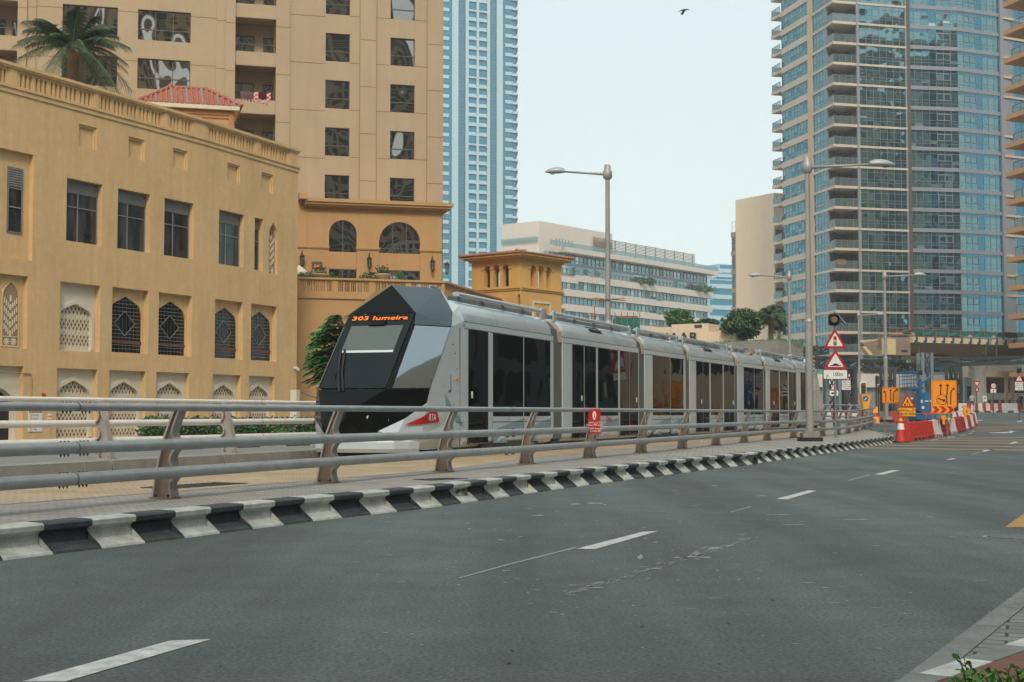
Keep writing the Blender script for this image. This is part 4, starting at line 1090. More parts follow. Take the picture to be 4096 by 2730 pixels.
# cream lattice bay in the middle row, tall bays at the far left, door bay, narrow lattice on the end wall
cb = [FA.a(244), FA.a(404), FA.h(244,1402), FA.h(244,1126), 'r', .3]; opsA.append(cb)
t1 = [FA.a(-60), FA.a(129), FA.h(110,1042), FA.h(129,619), 'r', .22]; t2 = [FA.a(-60), FA.a(114), FA.h(110,1397), FA.h(114,1107), 'r', .22]
db_ = [FA.a(-80), FA.a(103), .16, FA.h(103,1467), 'r', .26]; opsA += [t1,t2,db_]
nl = [FB.a(1075), FB.a(1110), FB.h(1075,1095), FB.h(1092,891), 'ogee', .22]; nl.append(nl[3]-(nl[1]-nl[0])*1.1); opsB.append(nl)
def side_ret(mb, F, a, h0, h1, d0, d1, m=0): mb.poly([F.p(a,h0,d0),F.p(a,h0,d1),F.p(a,h1,d1),F.p(a,h1,d0)], m)
hTopW = hCor2
mb = MB(); wallgrid(mb, FA, aLA, aEndA, .0, hTopW, 0, opsA); wallgrid(mb, FB, 0.0, aEndB, .0, hTopW, 0, opsB)
side_ret(mb, FB, aEndB, 0, hTopW, -14, 0)
# backs of the recesses
for F_, o in [(FA,o) for o in opsA]+[(FB,o) for o in opsB]:
    if o is cb: continue
    mb.fpoly(F_, [(o[0],o[2]),(o[1],o[2]),(o[1],o[3]),(o[0],o[3])], -o[5]+ (0.0), 0) if o[5] in (.16,.22) else None
# roof deck behind the parapet
mb.poly([FA.p(aLA,hTopW-.6,-.2),FA.p(aEndA,hTopW-.6,-.2),FB.p(aEndB,hTopW-.6,-.2),FB.p(aEndB,hTopW-.6,-14),FA.p(aEndA,hTopW-.6,-14),FA.p(aLA,hTopW-.6,-14)],0)
wallo = mb.build('wall', [M['wallL']], LB)
# cornice and coping mouldings
def kmould(name, h0, h1, pr, mat):
    mb = MB(); mb.fb(FA, aLA, aEndA, h0, h1, -.28, pr); mb.fb(FB, .0, aEndB+pr, h0+.001, h1+.001, -.28, pr+.001); mb.fb(FB, aEndB-.3, aEndB+pr, h0, h1, -14, -.28); return mb.build(name, mat, LB)
kmould('cornice', hCor, hCor2-.03, .05, [M['wallL']]); kmould('cornice', hCor2-.03, hCor2+.09, .10, [M['wallL']])
kmould('coping', hTop-.13, hTop, .11, [M['wallL']]); kmould('coping', hTop-.2, hTop-.13, .07, [M['wallL']])
mb = MB()
def slots(F, g0, g1, n): # n groups of 3 slots between a g0..g1
    out = []; step = (g1-g0)/n
    for k in range(n):
        for q in range(3):
            c = g0+step*(k+.5)+(q-1)*step*.29; out.append([c-step*.085, c+step*.085, hSlB, hSlT, 'r', .14])
    return out
pA = [(FA.a(-230,300), FA.a(34,300), 5),(FA.a(77,300),FA.a(374,340),5),(FA.a(402,380),FA.a(653,440),5),(FA.a(680,450),FA.a(771,470),2)]
pB = [(FB.a(836,500),FB.a(1022,560),5),(FB.a(1046,580),FB.a(1154,600),3)]
hB0 = hCor2+.09; hB1 = hTop-.2
def balus(F, a_lo, a_hi, panels, hlo, hhi, mb):
    """solid parapet with recessed pierced panels"""
    cur = a_lo
    for (g0,g1,n) in panels:
        mb.fb(F, cur, g0-.12, hlo, hhi, -.25, 0, 0)
        mb.fb(F, g0-.12, g0, hlo, hhi, -.25, -.03, 0)
        sl = slots(F, g0, g1, n); wallgrid(mb, F, g0, g1, hlo, hhi, -.06, sl, 0, 0)
        for o in sl: mb.fpoly(F, [(o[0],o[2]),(o[1],o[2]),(o[1],o[3]),(o[0],o[3])], -.20, 1)
        mb.fpoly(F, [(g0,hlo),(g1,hlo),(g1,hhi),(g0,hhi)], -.25, 0)
        mb.fb(F, g1, g1+.12, hlo, hhi, -.25, -.03, 0); cur = g1+.12
    mb.fb(F, cur, a_hi, hlo, hhi, -.25, 0, 0)
balus(FA, aLA, aEndA, pA, hB0, hB1, mb); balus(FB, 0, aEndB, pB, hB0, hB1, mb); mb.fb(FB, aEndB-.25, aEndB, hB0, hB1, -14, -.25, 0)
mb.build('parapet', [M['wallL'], M['wallL']], LB)
# niche frames
for F_, L_ in ((FA,niA),(FB,niB)):
    for u0,u1 in L_:
        a0,a1 = F_.a(u0), F_.a(u1); w = .09; mb = MB()
        mb.fb(F_, a0, a1, hN1-w, hN1, -.16, -.06); mb.fb(F_, a1-w, a1, hN0, hN1-w, -.16, -.06); mb.fb(F_, a0, a0+w*.6, hN0, hN1-w, -.16, -.06); mb.fb(F_, a0+w*.6, a1-w, hN0, hN0+w*.6, -.16, -.06)
        mb.build('niche_frame', [M['wallL']], LB)
# upper windows: shutter box, frames, four panes
def window4(F, o, dep, parent, split=.4, shutter=.2, cols=2):
    a0,a1,h0,h1 = o[:4]; hs = h1-(h1-h0)*shutter; hm = hs-(hs-h0)*.3; t = .045
    mb = MB(); mb.fpoly(F, [(a0,h0),(a1,h0),(a1,hs),(a0,hs)], -dep+.03, 0); w = mb.build('window', [M['glassdim']], parent)
    mb = MB()
    for a in ([a0,a1-t] if cols == 1 else [a0,a1-t,(a0+(a1-a0)*.44)-t/2]): mb.fb(F, a, a+t, h0, hs, -dep+.02, -dep+.075)
    for h in (h0,hs-t,hm): mb.fb(F, a0+t, a1-t, h, h+t, -dep+.02, -dep+.07)
    mb.build('frame', [M['framegrey']], w)
    mb = MB(); n = 9
    for k in range(n):
        z0 = hs+(h1-hs)*k/n; z1 = hs+(h1-hs)*(k+.72)/n; mb.fb(F, a0, a1, z0, z1, -dep+.02, -dep+.10)
    mb.fpoly(F, [(a0,hs),(a1,hs),(a1,h1),(a0,h1)], -dep+.025, 1); mb.build('shutter', [M['framegrey'], M['frame']], w)
for u0,u1 in wiA: window4(FA, [FA.a(u0),FA.a(u1),hW0,hW1], .34, LB)
for k,(u0,u1) in enumerate(wiB): window4(FB, [FB.a(u0),FB.a(u1),hW0,hW1], .34, LB, cols=2 if k == 0 else 1)
# far-left slot window inside the tall bay
mb = MB(); so_ = [FA.a(29,760,-.22), FA.a(88,760,-.22), FA.h(24,928,-.22), FA.h(29,665,-.22)]
mb.fb(FA, so_[0], so_[1], so_[2], so_[3], -.5, -.215, 1)
wf = mb.build('window', [M['wallL'], M['glassdim']], LB)
mb = MB()
for (p,q,r,s_) in ((so_[0],so_[0]+.05,so_[2],so_[3]),(so_[1]-.05,so_[1],so_[2],so_[3]),(so_[0],so_[1],so_[2],so_[2]+.05),(so_[0],so_[1],so_[3]-.9,so_[3]-.85),(so_[0],so_[1],so_[3]-1.7,so_[3]-1.64)): mb.fb(FA,p,q,r,s_,-.2,-.17)
for k in range(8): mb.fb(FA,so_[0],so_[1],so_[3]-.8+k*.1,so_[3]-.73+k*.1,-.2,-.16)
mb.build('frame', [M['framegrey']], wf)
# dark pointed windows of the middle row
def ogee_infill(F, o, dep, parent, wallmat, margin, hsfrac, glass=True, frame=None, topm=.12, botm=0.0):
    a0,a1,h0,h1 = o[:4]; w = a1-a0; b0 = a0+w*margin; b1 = a1-w*margin*1.0; g1 = h1-(h1-h0)*topm; g0 = h0+(h1-h0)*botm; hs = g0+(g1-g0)*hsfrac
    mb = MB(); wallgrid(mb, F, a0, a1, h0, h1, -dep, [[b0,b1,g0,g1,'ogee',.1,hs]], 0)
    mb.build('recess_panel', [wallmat], parent)
    return b0,b1,g0,hs,g1
def dark_arch(F, u0, u1):
    o = [F.a(u0),F.a(u1),hR0,hR1]; b0,b1,g0,hs,g1 = ogee_infill(F, o, .28, LB, M['wallL'], .045, .62, topm=.115, botm=.012)
    d = -.37; mb = MB(); mb.fpoly(F, arch_poly(b0,b1,g0,hs,g1,'ogee'), d, 0); w = mb.build('window', [M['glassblack']], LB)
    mb = MB(); t = .022; W_ = b1-b0; H_ = g1-g0
    def top_at(a):
        P = arch_pts(b0,b1,hs,g1,'ogee')
        for i in range(len(P)-1):
            if P[i][0] <= a <= P[i+1][0]: return P[i][1]+(P[i+1][1]-P[i][1])*(a-P[i][0])/max(P[i+1][0]-P[i][0],1e-6)
        return hs
    cx_ = (b0+b1)/2; cy_ = g0+H_*.52; dw = W_*.31; dh = H_*.22
    for k in range(1,9):
        a = b0+W_*k/9; hi = top_at(a); mb.fb(F, a-t*.4, a+t*.4, g0, hi, d+.005, d+.018, 1)
    n = 15
    for k in range(1,n):
        h = g0+H_*k/n; 
        if h > hs:
            f = 0; 
            while top_at(b0+W_*f) < h and f < .5: f += .01
        else: f = 0
        x0, x1 = b0+W_*f, b1-W_*f
        inside = abs(h-cy_) < dh
        if inside:
            g = dw*(1-abs(h-cy_)/dh); mb.fb(F, x0, cx_-g, h-t/2, h+t/2, d+.018, d+.035, 0); mb.fb(F, cx_+g, x1, h-t/2, h+t/2, d+.018, d+.035, 0)
        else: mb.fb(F, x0, x1, h-t/2, h+t/2, d+.018, d+.035, 0)
    D = [(cx_-dw,cy_),(cx_,cy_+dh),(cx_+dw,cy_),(cx_,cy_-dh)]
    for i in range(4):
        p,q = Vector(D[i]),Vector(D[(i+1)%4]); nrm_ = Vector((-(q-p).y,(q-p).x)).normalized()*t*.7
        mb.fprism(F, [tuple(p-nrm_),tuple(q-nrm_),tuple(q+nrm_),tuple(p+nrm_)], d+.02, d+.04, 0)
    mb.build('grille', [M['framegrey'], M['frame']], w)
    mb = MB(); mb.fb(F, b0, b1, g0+H_*.16, g0+H_*.215, d+.02, d+.055); mb.build('transom', [pm('transom_brown',(.13,.06,.045),.7)] if 'transom' not in M else [M['transom']], w)
M['transom'] = pm('transom_brown', (.12,.06,.045), .7)
for u0,u1 in rA: dark_arch(FA,u0,u1)
for u0,u1 in rB: dark_arch(FB,u0,u1)
# cream bays with carved lattice
def cream_bay(F, o, dep, hsfrac=.72, topm=.33, margin=.09, botm=.02):
    a0,a1,h0,h1 = o[:4]; w = a1-a0; H = h1-h0
    b0,b1 = a0+w*margin, a1-w*margin; g0 = h0+H*botm; g1 = h1-H*topm; hs = g0+(g1-g0)*hsfrac
    mb = MB(); wallgrid(mb, F, a0, a1, h0, h1, -dep, [[b0,b1,g0,g1,'ogee',.16,hs]], 0)
    fr = w*.06; A = arch_poly(b0,b1,g0,hs,g1,'ogee'); B = arch_poly(b0-fr,b1+fr,g0,hs,g1+fr*1.3,'ogee'); arch_ring(mb, F, A, B, -dep-.02, -dep+.05)
    pn = mb.build('recess_panel', [M['cream']], LB)
    mb = MB(); mb.fpoly(F, A, -dep-.10, 0); lo = mb.build('lattice', [M['lattice']], pn); set_uv(lo, F)
hsG = lambda o: .72
for u0,u1 in gA: cream_bay(FA, [FA.a(u0),FA.a(u1),hG0,hG1], .26, .66, .165, .09)
for u0,u1 in gB: cream_bay(FB, [FB.a(u0),FB.a(u1),hG0,hG1], .26, .66, .165, .09)
cream_bay(FA, cb, .3, .66, .30, .10, .03)
# door bay with round arch
a0,a1,h0,h1 = db_[:4]; mb = MB(); g = FA.a(60,1640,-.26); hs = FA.h(40,1600,-.26)
wallgrid(mb, FA, a0, a1, h0, h1, -.26, [[g-2.6,g,h0,hs+.55,'arch',.35,hs-.4]], 0); dp = mb.build('door_surround', [M['cream']], LB)
mb = MB(); mb.fpoly(FA, [(g-2.6,h0),(g,h0),(g,hs+.6),(g-2.6,hs+.6)], -.6, 0); mb.build('door', [M['black']], dp)
# tall lattice slits
def slit(F, a0, a1, h0, h1, d, sq=.12):
    mb = MB(); hs = h1-(a1-a0)*.95; A = arch_poly(a0,a1,h0,hs,h1,'ogee')
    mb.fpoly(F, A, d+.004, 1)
    w = a1-a0; n = int((hs-h0)/(w*.42))
    c = (a0+a1)/2
    for k in range(n+1):
        hb = h0+w*.5+k*w*.42
        for q in range(4):
            x = w*.12*q
            for s_ in (1,-1):
                p = [(c+s_*x, hb+w*.10*q*1.1),(c+s_*(x+.05*w), hb+w*.10*q*1.1),(c+s_*(x+.05*w), hb+w*.10*q*1.1+w*.28),(c+s_*x, hb+w*.10*q*1.1+w*.28)]
                if p[2][1] < hs+w*.3: mb.fprism(F, p if s_ > 0 else p[::-1], d+.004, d+.03, 0)
    mb.fb(F, a0, a1, h0, h0+.05, d, d+.035, 0); mb.fb(F, a0, a1, h0+w*.46, h0+w*.5, d, d+.035, 0)
    for s_ in (-.25,.25):
        for q in range(4):
            cc = (c+s_*w*.9, h0+w*.25); an = q*pi/4; dx,dy = cos(an)*w*.18, sin(an)*w*.18; nx,ny = -sin(an)*w*.03, cos(an)*w*.03
            mb.fprism(F, [(cc[0]-dx-nx,cc[1]-dy-ny),(cc[0]+dx-nx,cc[1]+dy-ny),(cc[0]+dx+nx,cc[1]+dy+ny),(cc[0]-dx+nx,cc[1]-dy+ny)], d+.004, d+.03+q*.002, 0)
    B = arch_poly(a0-.05,a1+.05,h0,hs,h1+.06,'ogee'); arch_ring(mb, F, A, B, d, d+.04, 2)
    mb.build('lattice', [M['cream'], M['lattice_dark'], M['wallL']], LB)
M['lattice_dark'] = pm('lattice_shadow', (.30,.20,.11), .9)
slit(FA, FA.a(8,1300,-.22), FA.a(71,1300,-.22), FA.h(8,1386,-.22), FA.h(44,1128,-.22), -.22)
slit(FB, nl[0]+.03, nl[1]-.0, nl[2], nl[3]-.05, -.2)
# things on the wall
def on_wall(name, label, cat, F, u, v, fn, d=0.0):
    a,h = F.hit(u,v,d); t = thing(name, label, cat, F.p(a,h,d)); fn(t,F,a,h); return t
def f_sign(t,F,a,h):
    w = F.a(168,1700)-F.a(112,1700); H = F.h(112,1632)-F.h(112,1727); mb = MB(); mb.fb(F,a-w/2,a+w/2,h-H/2,h+H/2,0,.03,0); mb.fb(F,a-w/2+.03,a+w/2-.03,h+H/2-H*.2,h+H/2-.02,.03,.034,1)
    b = mb.build('board',[M['white'],M['red']],t); mb = MB(); ftext(mb,F,a,h+H*.385,.036,'ATTENTION',H*.13,0,bold=.004,sx=.9)
    for k,s_ in enumerate(('ﺕﺎﻄﻠﺴﻟﺍ ﻖﻓﺍﻮﺗ','ﻂﻘﻓ ﻝﻮﺧﺪﻟﺍ','NO ENTRY WITHOUT','RESIDENT & AUTHORISED','CARD')): ftext(mb,F,a,h+H*(.2-.15*k),.033,s_,H*.075,1,bold=.002,sx=.8)
    mb.build('lettering',[M['white'],M['frame']],t)
on_wall('wall_sign','white wall notice with a red ATTENTION heading beside the arched doorway','sign',FA,140,1680,f_sign)
def f_bell(t,F,a,h):
    mb = MB(); mb.fb(F,a-.07,a+.07,h-.1,h+.1,0,.08,0); mb.build('housing',[M['red']],t); mb = MB(); mb.cyl(F.p(a,h,.08),F.p(a,h,.14),.06,.05,10,0); mb.build('lens',[M['redfade']],t)
on_wall('alarm_beacon','small red alarm sounder on the ochre wall above the ATTENTION notice','alarm',FA,172,1583,f_bell)
def f_sticker(t,F,a,h):
    mb = MB(); mb.fb(F,a-.12,a+.12,h-.12,h+.12,0,.02,0); mb.fb(F,a-.12,a+.12,h-.02,h+.05,.02,.024,1); mb.build('board',[M['white'],M['orangesign']],t)
on_wall('wall_sign','tiny white and orange plate on the ochre wall right of the ATTENTION notice','sign',FA,198,1668,f_sticker)
def f_pipe(t,F,a,h):
    mb = MB(); mb.tube([F.p(a-2.2,h,.04),F.p(a-.12,h,.04),F.p(a-.03,h-.03,.04),F.p(a,h-.12,.04),F.p(a,.5,.04)],.025,6); mb.build('pipe',[M['wallP']],t)
on_wall('conduit','thin ochre conduit running along and down the wall beside the doorway','conduit',FA,124,1495,f_pipe)
def camera_unit(t,F,a,h):
    mb = MB(); mb.fb(F,a-.05,a+.05,h+.08,h+.18,0,.22,0); mb.build('bracket',[M['white']],t); mb = MB(); mb.ball(F.p(a,h,.24),.12,0,12,8); mb.build('dome',[M['lamphead']],t)
on_wall('security_camera','small white dome camera at the right-hand corner of the ochre building','camera',FB,1176,1481,camera_unit)
# hedge along the far pavement
def leafcloud(mb, c, r, n, size, mats=1, flat=1.0, seed=0, shell=.55):
    rnd = random.Random(seed)
    for _ in range(n):
        while True:
            x,y,z = rnd.uniform(-1,1),rnd.uniform(-1,1),rnd.uniform(-1,1); q = x*x+y*y+z*z
            if shell*shell*rnd.random() < q < 1: break
        p = Vector((c[0]+x*r[0], c[1]+y*r[1], c[2]+z*r[2])); s = size*rnd.uniform(.6,1.4)
        a = Vector((rnd.gauss(0,1),rnd.gauss(0,1),rnd.gauss(0,.6)*flat)).normalized(); b = a.cross(Vector((rnd.gauss(0,1),rnd.gauss(0,1),rnd.gauss(0,1)))).normalized()
        m = rnd.randrange(mats)
        mb.add([p-a*s, p+b*s*.45, p+a*s, p-b*s*.45], [(0,1,2,3)], m)
mb = MB()
for k,(u,v) in enumerate([(u,1706) for u in range(585,1275,14)]):
    p = at(u,v,54+ (u-585)/700*6); rr = .55+.2*random.random()
    leafcloud(mb, (p.x,p.y,.62+.1*random.random()), (.42,.5,.42+.12*random.random()), 120, .09, 3, seed=k)
tag(mb.build('hedge', [M['leafA'],M['leafB'],M['leafC']]), 'low green hedge on the far pavement seen between the guard rails', 'hedge')
# seated person behind the rail is only a dark head and shoulders
# ================================================================= beige tower behind
FT = frvp(23030, 1294, 92.0)
TW = thing('residential_tower', 'tall beige apartment tower with grooved panels and dark windows behind the ochre building', 'tower', FT.p(FT.a(900),0,0))
fh = (FT.h(1301,131.5)-FT.h(1301,699))/3
hBase = FT.h(1400,815)-.2; hMax = FT.h(1301,131.5)+6*fh
def U(u, d=0.0): return FT.a(u, 400, d)
hw1 = FT.h(1301,131.5); hwh = hw1-FT.h(1301,244)
hv1 = FT.h(548,37); hvh = hv1-FT.h(545,158)
rows = range(-6,5)
mb = MB(); aMin = U(-560)
opsM = []
for k in rows:
    for u0,u1,v1,v0 in ((1301,1399,131.5,244),(1561,1659,150.6,262)):
        h1 = FT.h(u0,v1)-k*fh; h0 = FT.h(u0,v0)-k*fh
        if k > 0 and h0 < hBase: h0 = hBase
        if h1 > hBase+.5: opsM.append([U(u0),U(u1),h0,h1,'r',.22])
wallgrid(mb, FT, U(1158), U(1771), hBase, hMax, 0, opsM)
# piers proud of the wall
def pier(mb, u0, u1, d, hb=None): mb.fb(FT, U(u0), U(u1), hb or hBase-3, hMax, -1.0, d, 0)
for u0,u1,d in ((66,103,.25),(103,140,.10),(862,900,.10),(900,938,.22),(1102,1158,.10)): pier(mb,u0,u1,d)
mb.fb(FT, U(1440), U(1503), hBase, hMax, .0, .07, 0); mb.fb(FT, U(1709), U(1771), hBase, hMax, .0, .06, 0)
# left part walls with wide windows
opsL = []; opsL2 = []
for k in rows:
    h1 = hv1-k*fh; h0 = h1-hvh
    opsL.append([U(245),U(467),h0,h1,'r',.22]); opsL.append([U(548),U(760),h0,h1,'r',.22])
wallgrid(mb, FT, U(140), U(862), hBase-4, hMax, .0, opsL)
wallgrid(mb, FT, U(-560), U(-60), hBase-4, hMax, .0, [])
mb.fb(FT, U(862), U(862)+.02, hBase-4, hMax, -1, 0, 0)
side_ret(mb, FT, U(1771), 0, hMax, -26, 0.06); side_ret(mb, FT, U(-560), 0, hMax, -26, 0)
mb.fpoly(FT, [(U(-560),hMax),(U(1771),hMax),(U(1771),hMax),(U(-560),hMax)], 0, 0) if False else mb.poly([FT.p(U(-560),hMax,0),FT.p(U(1771),hMax,0),FT.p(U(1771),hMax,-26),FT.p(U(-560),hMax,-26)],0)
mb.build('wall', [M['wallT']], TW)
# grooves
mb = MB()
for k in range(-6,5):
    def gl(u0,u1,v,d): 
        h = FT.h(u0,v)-k*fh
        if h > hBase: mb.fb(FT, U(u0), U(u1), h-.022, h+.022, d, d+.004, 0)
    gl(1158,1300,57,0); gl(1399,1440,66,0); gl(1440,1503,160,.07); gl(1503,1560,72,0); gl(1659,1709,82,0); gl(1709,1771,178,.06)
    gl(140,245,24,0); gl(467,548,44,0); gl(760,862,67,0); gl(862,900,83,.10); gl(900,938,94,.22); gl(1102,1158,109,.10); gl(66,103,34,.25); gl(103,140,29,.10)
for u in (1437,1506,1706): mb.fb(FT, U(u), U(u)+.03, hBase, hMax, -.0, .004, 0)
mb.build('grooves', [M['joint']], TW)
# windows
def bigwin(F, o, cols, hfr, mat, parent, dep=.2, t=.055):
    a0,a1,h0,h1 = o[:4]; mb = MB(); mb.fpoly(F, [(a0,h0),(a1,h0),(a1,h1),(a0,h1)], -dep, 0); w = mb.build('window', [mat], parent)
    mb = MB(); hm = h0+(h1-h0)*hfr
    for k in range(1,cols): a = a0+(a1-a0)*k/cols; mb.fb(F, a-t/2, a+t/2, h0, h1, -dep, -dep+.06)
    mb.fb(F, a0, a1, hm-t/2, hm+t/2, -dep, -dep+.055); mb.fb(F, a0, a0+t*.7, h0, h1, -dep, -dep+.05); mb.fb(F, a1-t*.7, a1, h0, h1, -dep, -dep+.05); mb.fb(F, a0, a1, h1-t*.7, h1, -dep, -dep+.045); mb.fb(F,a0,a1,h0,h0+t*.6,-dep,-dep+.045)
    mb.build('frame', [M['frame']], w)
for o in opsM: bigwin(FT, o, 1, .37, M['glasswavy'], TW)
for o in opsL: bigwin(FT, o, 3, .37, M['glasswavy'], TW)
# balcony bays
def bay(u0, u1, vtop, label):
    for k in rows:
        h = FT.h(u0,vtop)-k*fh          # top of the solid balcony front of this storey
        a0,a1 = U(u0),U(u1); hp = h-fh*.29
        mb = MB(); mb.fb(FT, a0, a1, hp, h, -.14, 0, 0); mb.fb(FT, a0, a1, hp-.02, hp+.14, -1.7, -.14, 0)
        b = mb.build('balcony', [M['wallT']], TW)
        mb = MB(); mb.fpoly(FT, [(a0,hp),(a1,hp),(a1,hp+fh),(a0,hp+fh)], -1.7, 0); side_ret(mb, FT, a0, hp, hp+fh, -1.7, 0); side_ret(mb, FT, a1, hp, hp+fh, -1.7, 0); mb.build('balcony_wall', [M['wallT']], b)
        w = a1-a0
        mb = MB(); mb.fb(FT, a0+w*.02, a0+w*.5, hp+.15, hp+2.25, -1.7, -1.66, 0); mb.fb(FT, a0+w*.74, a1, hp+.15, hp+2.2, -1.7, -1.66, 0); d_ = mb.build('balcony_door', [M['glasswavy']], b)
        mb = MB()
        for x in (.02,.20,.5,.74): mb.fb(FT, a0+w*x, a0+w*x+.07, hp+.15, hp+2.3, -1.68, -1.62)
        mb.fb(FT, a0+w*.02, a0+w*.52, hp+2.25, hp+2.34, -1.68, -1.62); mb.fb(FT, a0+w*.74, a1, hp+2.2, hp+2.29, -1.68, -1.62); mb.build('frame', [M['frame']], d_)
        mb = MB(); mb.cyl(FT.p(a0,h+.48,-.06), FT.p(a1,h+.48,-.06), .03, .03, 8); mb.build('handrail', [M['frame']], b)
bay(938, 1102, 203, ''); bay(-60, 66, 137, '')
# laundry on one balcony rail
hR = FT.h(938,203)-fh+.50
for (u0,u1,dz,mt,lab) in ((937,965,.30,'darkcloth','small dark cloth hung at the left end of the balcony rail'),(962,1012,.62,'purple','dusky purple sheet draped over the balcony rail'),(1015,1082,.78,'plaid','red and white checked cloth hanging from the balcony rail')):
    if mt == 'purple': M['purple'] = pm('purple_cloth', (.13,.06,.065), .9, var=.2)
    if mt == 'plaid':
        m = bpy.data.materials.new('checked_cloth'); m.use_nodes = True; t_ = m.node_tree; b_ = t_.nodes['Principled BSDF']; ch = nn(t_, 'ShaderNodeTexChecker', Scale=7.0); ch.inputs[1].default_value = (.5,.02,.02,1); ch.inputs[2].default_value = (.55,.45,.4,1)
        g_ = t_.nodes.new('ShaderNodeNewGeometry'); t_.links.new(g_.outputs['Position'], ch.inputs[0]); t_.links.new(ch.outputs[0], b_.inputs['Base Color']); b_.inputs['Roughness'].default_value = .9; M['plaid'] = m
    mb = MB(); a0,a1 = U(u0),U(u1); n = 14
    top = []; 
    for i in range(n):
        f = i/(n-1); wv = .02*sin(i*1.9); a = a0+(a1-a0)*f; lo = dz*(1-.12*sin(f*3.1+1))
        top.append((FT.p(a,hR,-.02+wv*.3),FT.p(a,hR-lo*.5,.0+wv),FT.p(a,hR-lo,-.0+wv*1.5), FT.p(a,hR-.35*lo,-.13), FT.p(a,hR,-.10)))
    vs = [p for r in top for p in r]; fs = [(i*5+j,(i+1)*5+j,(i+1)*5+j+1,i*5+j+1) for i in range(n-1) for j in (0,1)]+[(i*5+3,(i+1)*5+3,(i+1)*5+4,i*5+4) for i in range(n-1)]+[(i*5+4,(i+1)*5+4,(i+1)*5,i*5) for i in range(n-1)]
    mb.add(vs, fs, 0, True); tag(mb.build('laundry', [M[mt]]), lab, 'laundry')
mb = MB(); a0,a1 = U(1033),U(1066); mb.fb(FT,a0,a1,hR-.42,hR+.01,.035,.05); tag(mb.build('laundry',[pm('maroon_cloth',(.06,.008,.012),.9)]),'small maroon cloth hung over the checked cloth on the balcony rail','laundry')
# ================================================================= orange podium and terrace
FPm = frvp(23030, 1400, 89.0)
PD = thing('podium_building', 'orange plaster podium with round-arched windows and deep cornice below the beige tower', 'building', FPm.p(FPm.a(1500),0,0))
q = lambda u,v=1000: FPm.a(u,v)
hC1 = FPm.h(1222,796); hC0 = FPm.h(1222,829)
hA1 = FPm.h(1372,881); hA0 = FPm.h(1316,1006); hL1 = FPm.h(1315,1074); aP1 = q(1768)
ops = []
for u0,u1 in ((1316,1427),(1516,1681)):
    sp = hA1-(q(u1)-q(u0))/2
    ops.append([q(u0),q(u1),hL1-3.0,hA1,'arch',.18,sp])
mb = MB(); wallgrid(mb, FPm, q(1130), aP1, 0, hC0+.05, 0, ops); side_ret(mb, FPm, aP1, 0, hC0, -20, 0)
for o in ops: mb.fpoly(FPm, [(o[0],hL1),(o[1],hL1),(o[1],hA0),(o[0],hA0)], -.10, 0)
mb.fb(FPm, q(1130), aP1+.0, hC0+.02, hC1-.01, -3, -.02)
mb.build('wall', [M['wallP']], PD)
mb = MB()
for (z0,z1,pr) in ((hC1-.22,hC1,.62),(hC1-.36,hC1-.22,.52),(hC1-.46,hC1-.36,.40),(hC0,hC1-.46,.22)): 
    mb.fb(FPm, q(1215), aP1+pr, z0+.001*pr, z1, -3-pr, pr)
mb.fb(FPm, q(1190), q(1222), hC1-.1, hC1+.28, -2, .75)
mb.build('cornice', [M['wallP']], PD)
hb1 = FPm.h(1410,990); mb = MB()
for u0,u1 in ((1185,1318),(1423,1521),(1676,1770)): mb.fb(FPm, q(u0), q(u1), hb1-.10, hb1, -.05, .09); mb.fb(FPm, q(u0)+.02, q(u1)-.02, hb1-.16, hb1-.10, -.05, .05); mb.build('string_course', [M['wallP']], PD); mb = MB()
mb.fb(FPm, q(1228), q(1230), hL1-3, hC0, 0, .04); mb.fb(FPm, q(1472)-.02, q(1472)+.02, hb1, hC0, 0, .004)
mb.build('pilaster_edge', [M['wallP']], PD)
for (u0,u1),cols in zip(((1316,1427),(1516,1681)),(2,3)):
    sp = hA1-(q(u1)-q(u0))/2; mb = MB(); mb.fpoly(FPm, arch_poly(q(u0),q(u1),hA0,sp,hA1,'arch'), -.16, 0); w = mb.build('arched_window', [M['glasswavy']], PD)
    mb = MB()
    for k in range(1,cols): a = q(u0)+(q(u1)-q(u0))*k/cols; mb.fb(FPm,a-.03,a+.03,hA0,hA1-(.12 if cols == 3 else 0)*(q(u1)-q(u0))*.5,-.16,-.11)
    if cols == 3: mb.fb(FPm,q(u0),q(u1),hb1-.03,hb1+.03,-.16,-.11)
    mb.build('frame', [M['frame']], w)
    mb = MB(); mb.fpoly(FPm, [(q(u0),hL1-2.9),(q(u1),hL1-2.9),(q(u1),hL1),(q(u0),hL1)], -.17, 0); w = mb.build('window', [M['glasswavy']], PD)
    mb = MB()
    for k in range(1,cols): a = q(u0)+(q(u1)-q(u0))*k/cols; mb.fb(FPm,a-.03,a+.03,hL1-2.9,hL1,-.17,-.12)
    mb.fb(FPm,q(u0),q(u1),hL1-.06,hL1,-.17,-.11); mb.build('frame', [M['frame']], w)
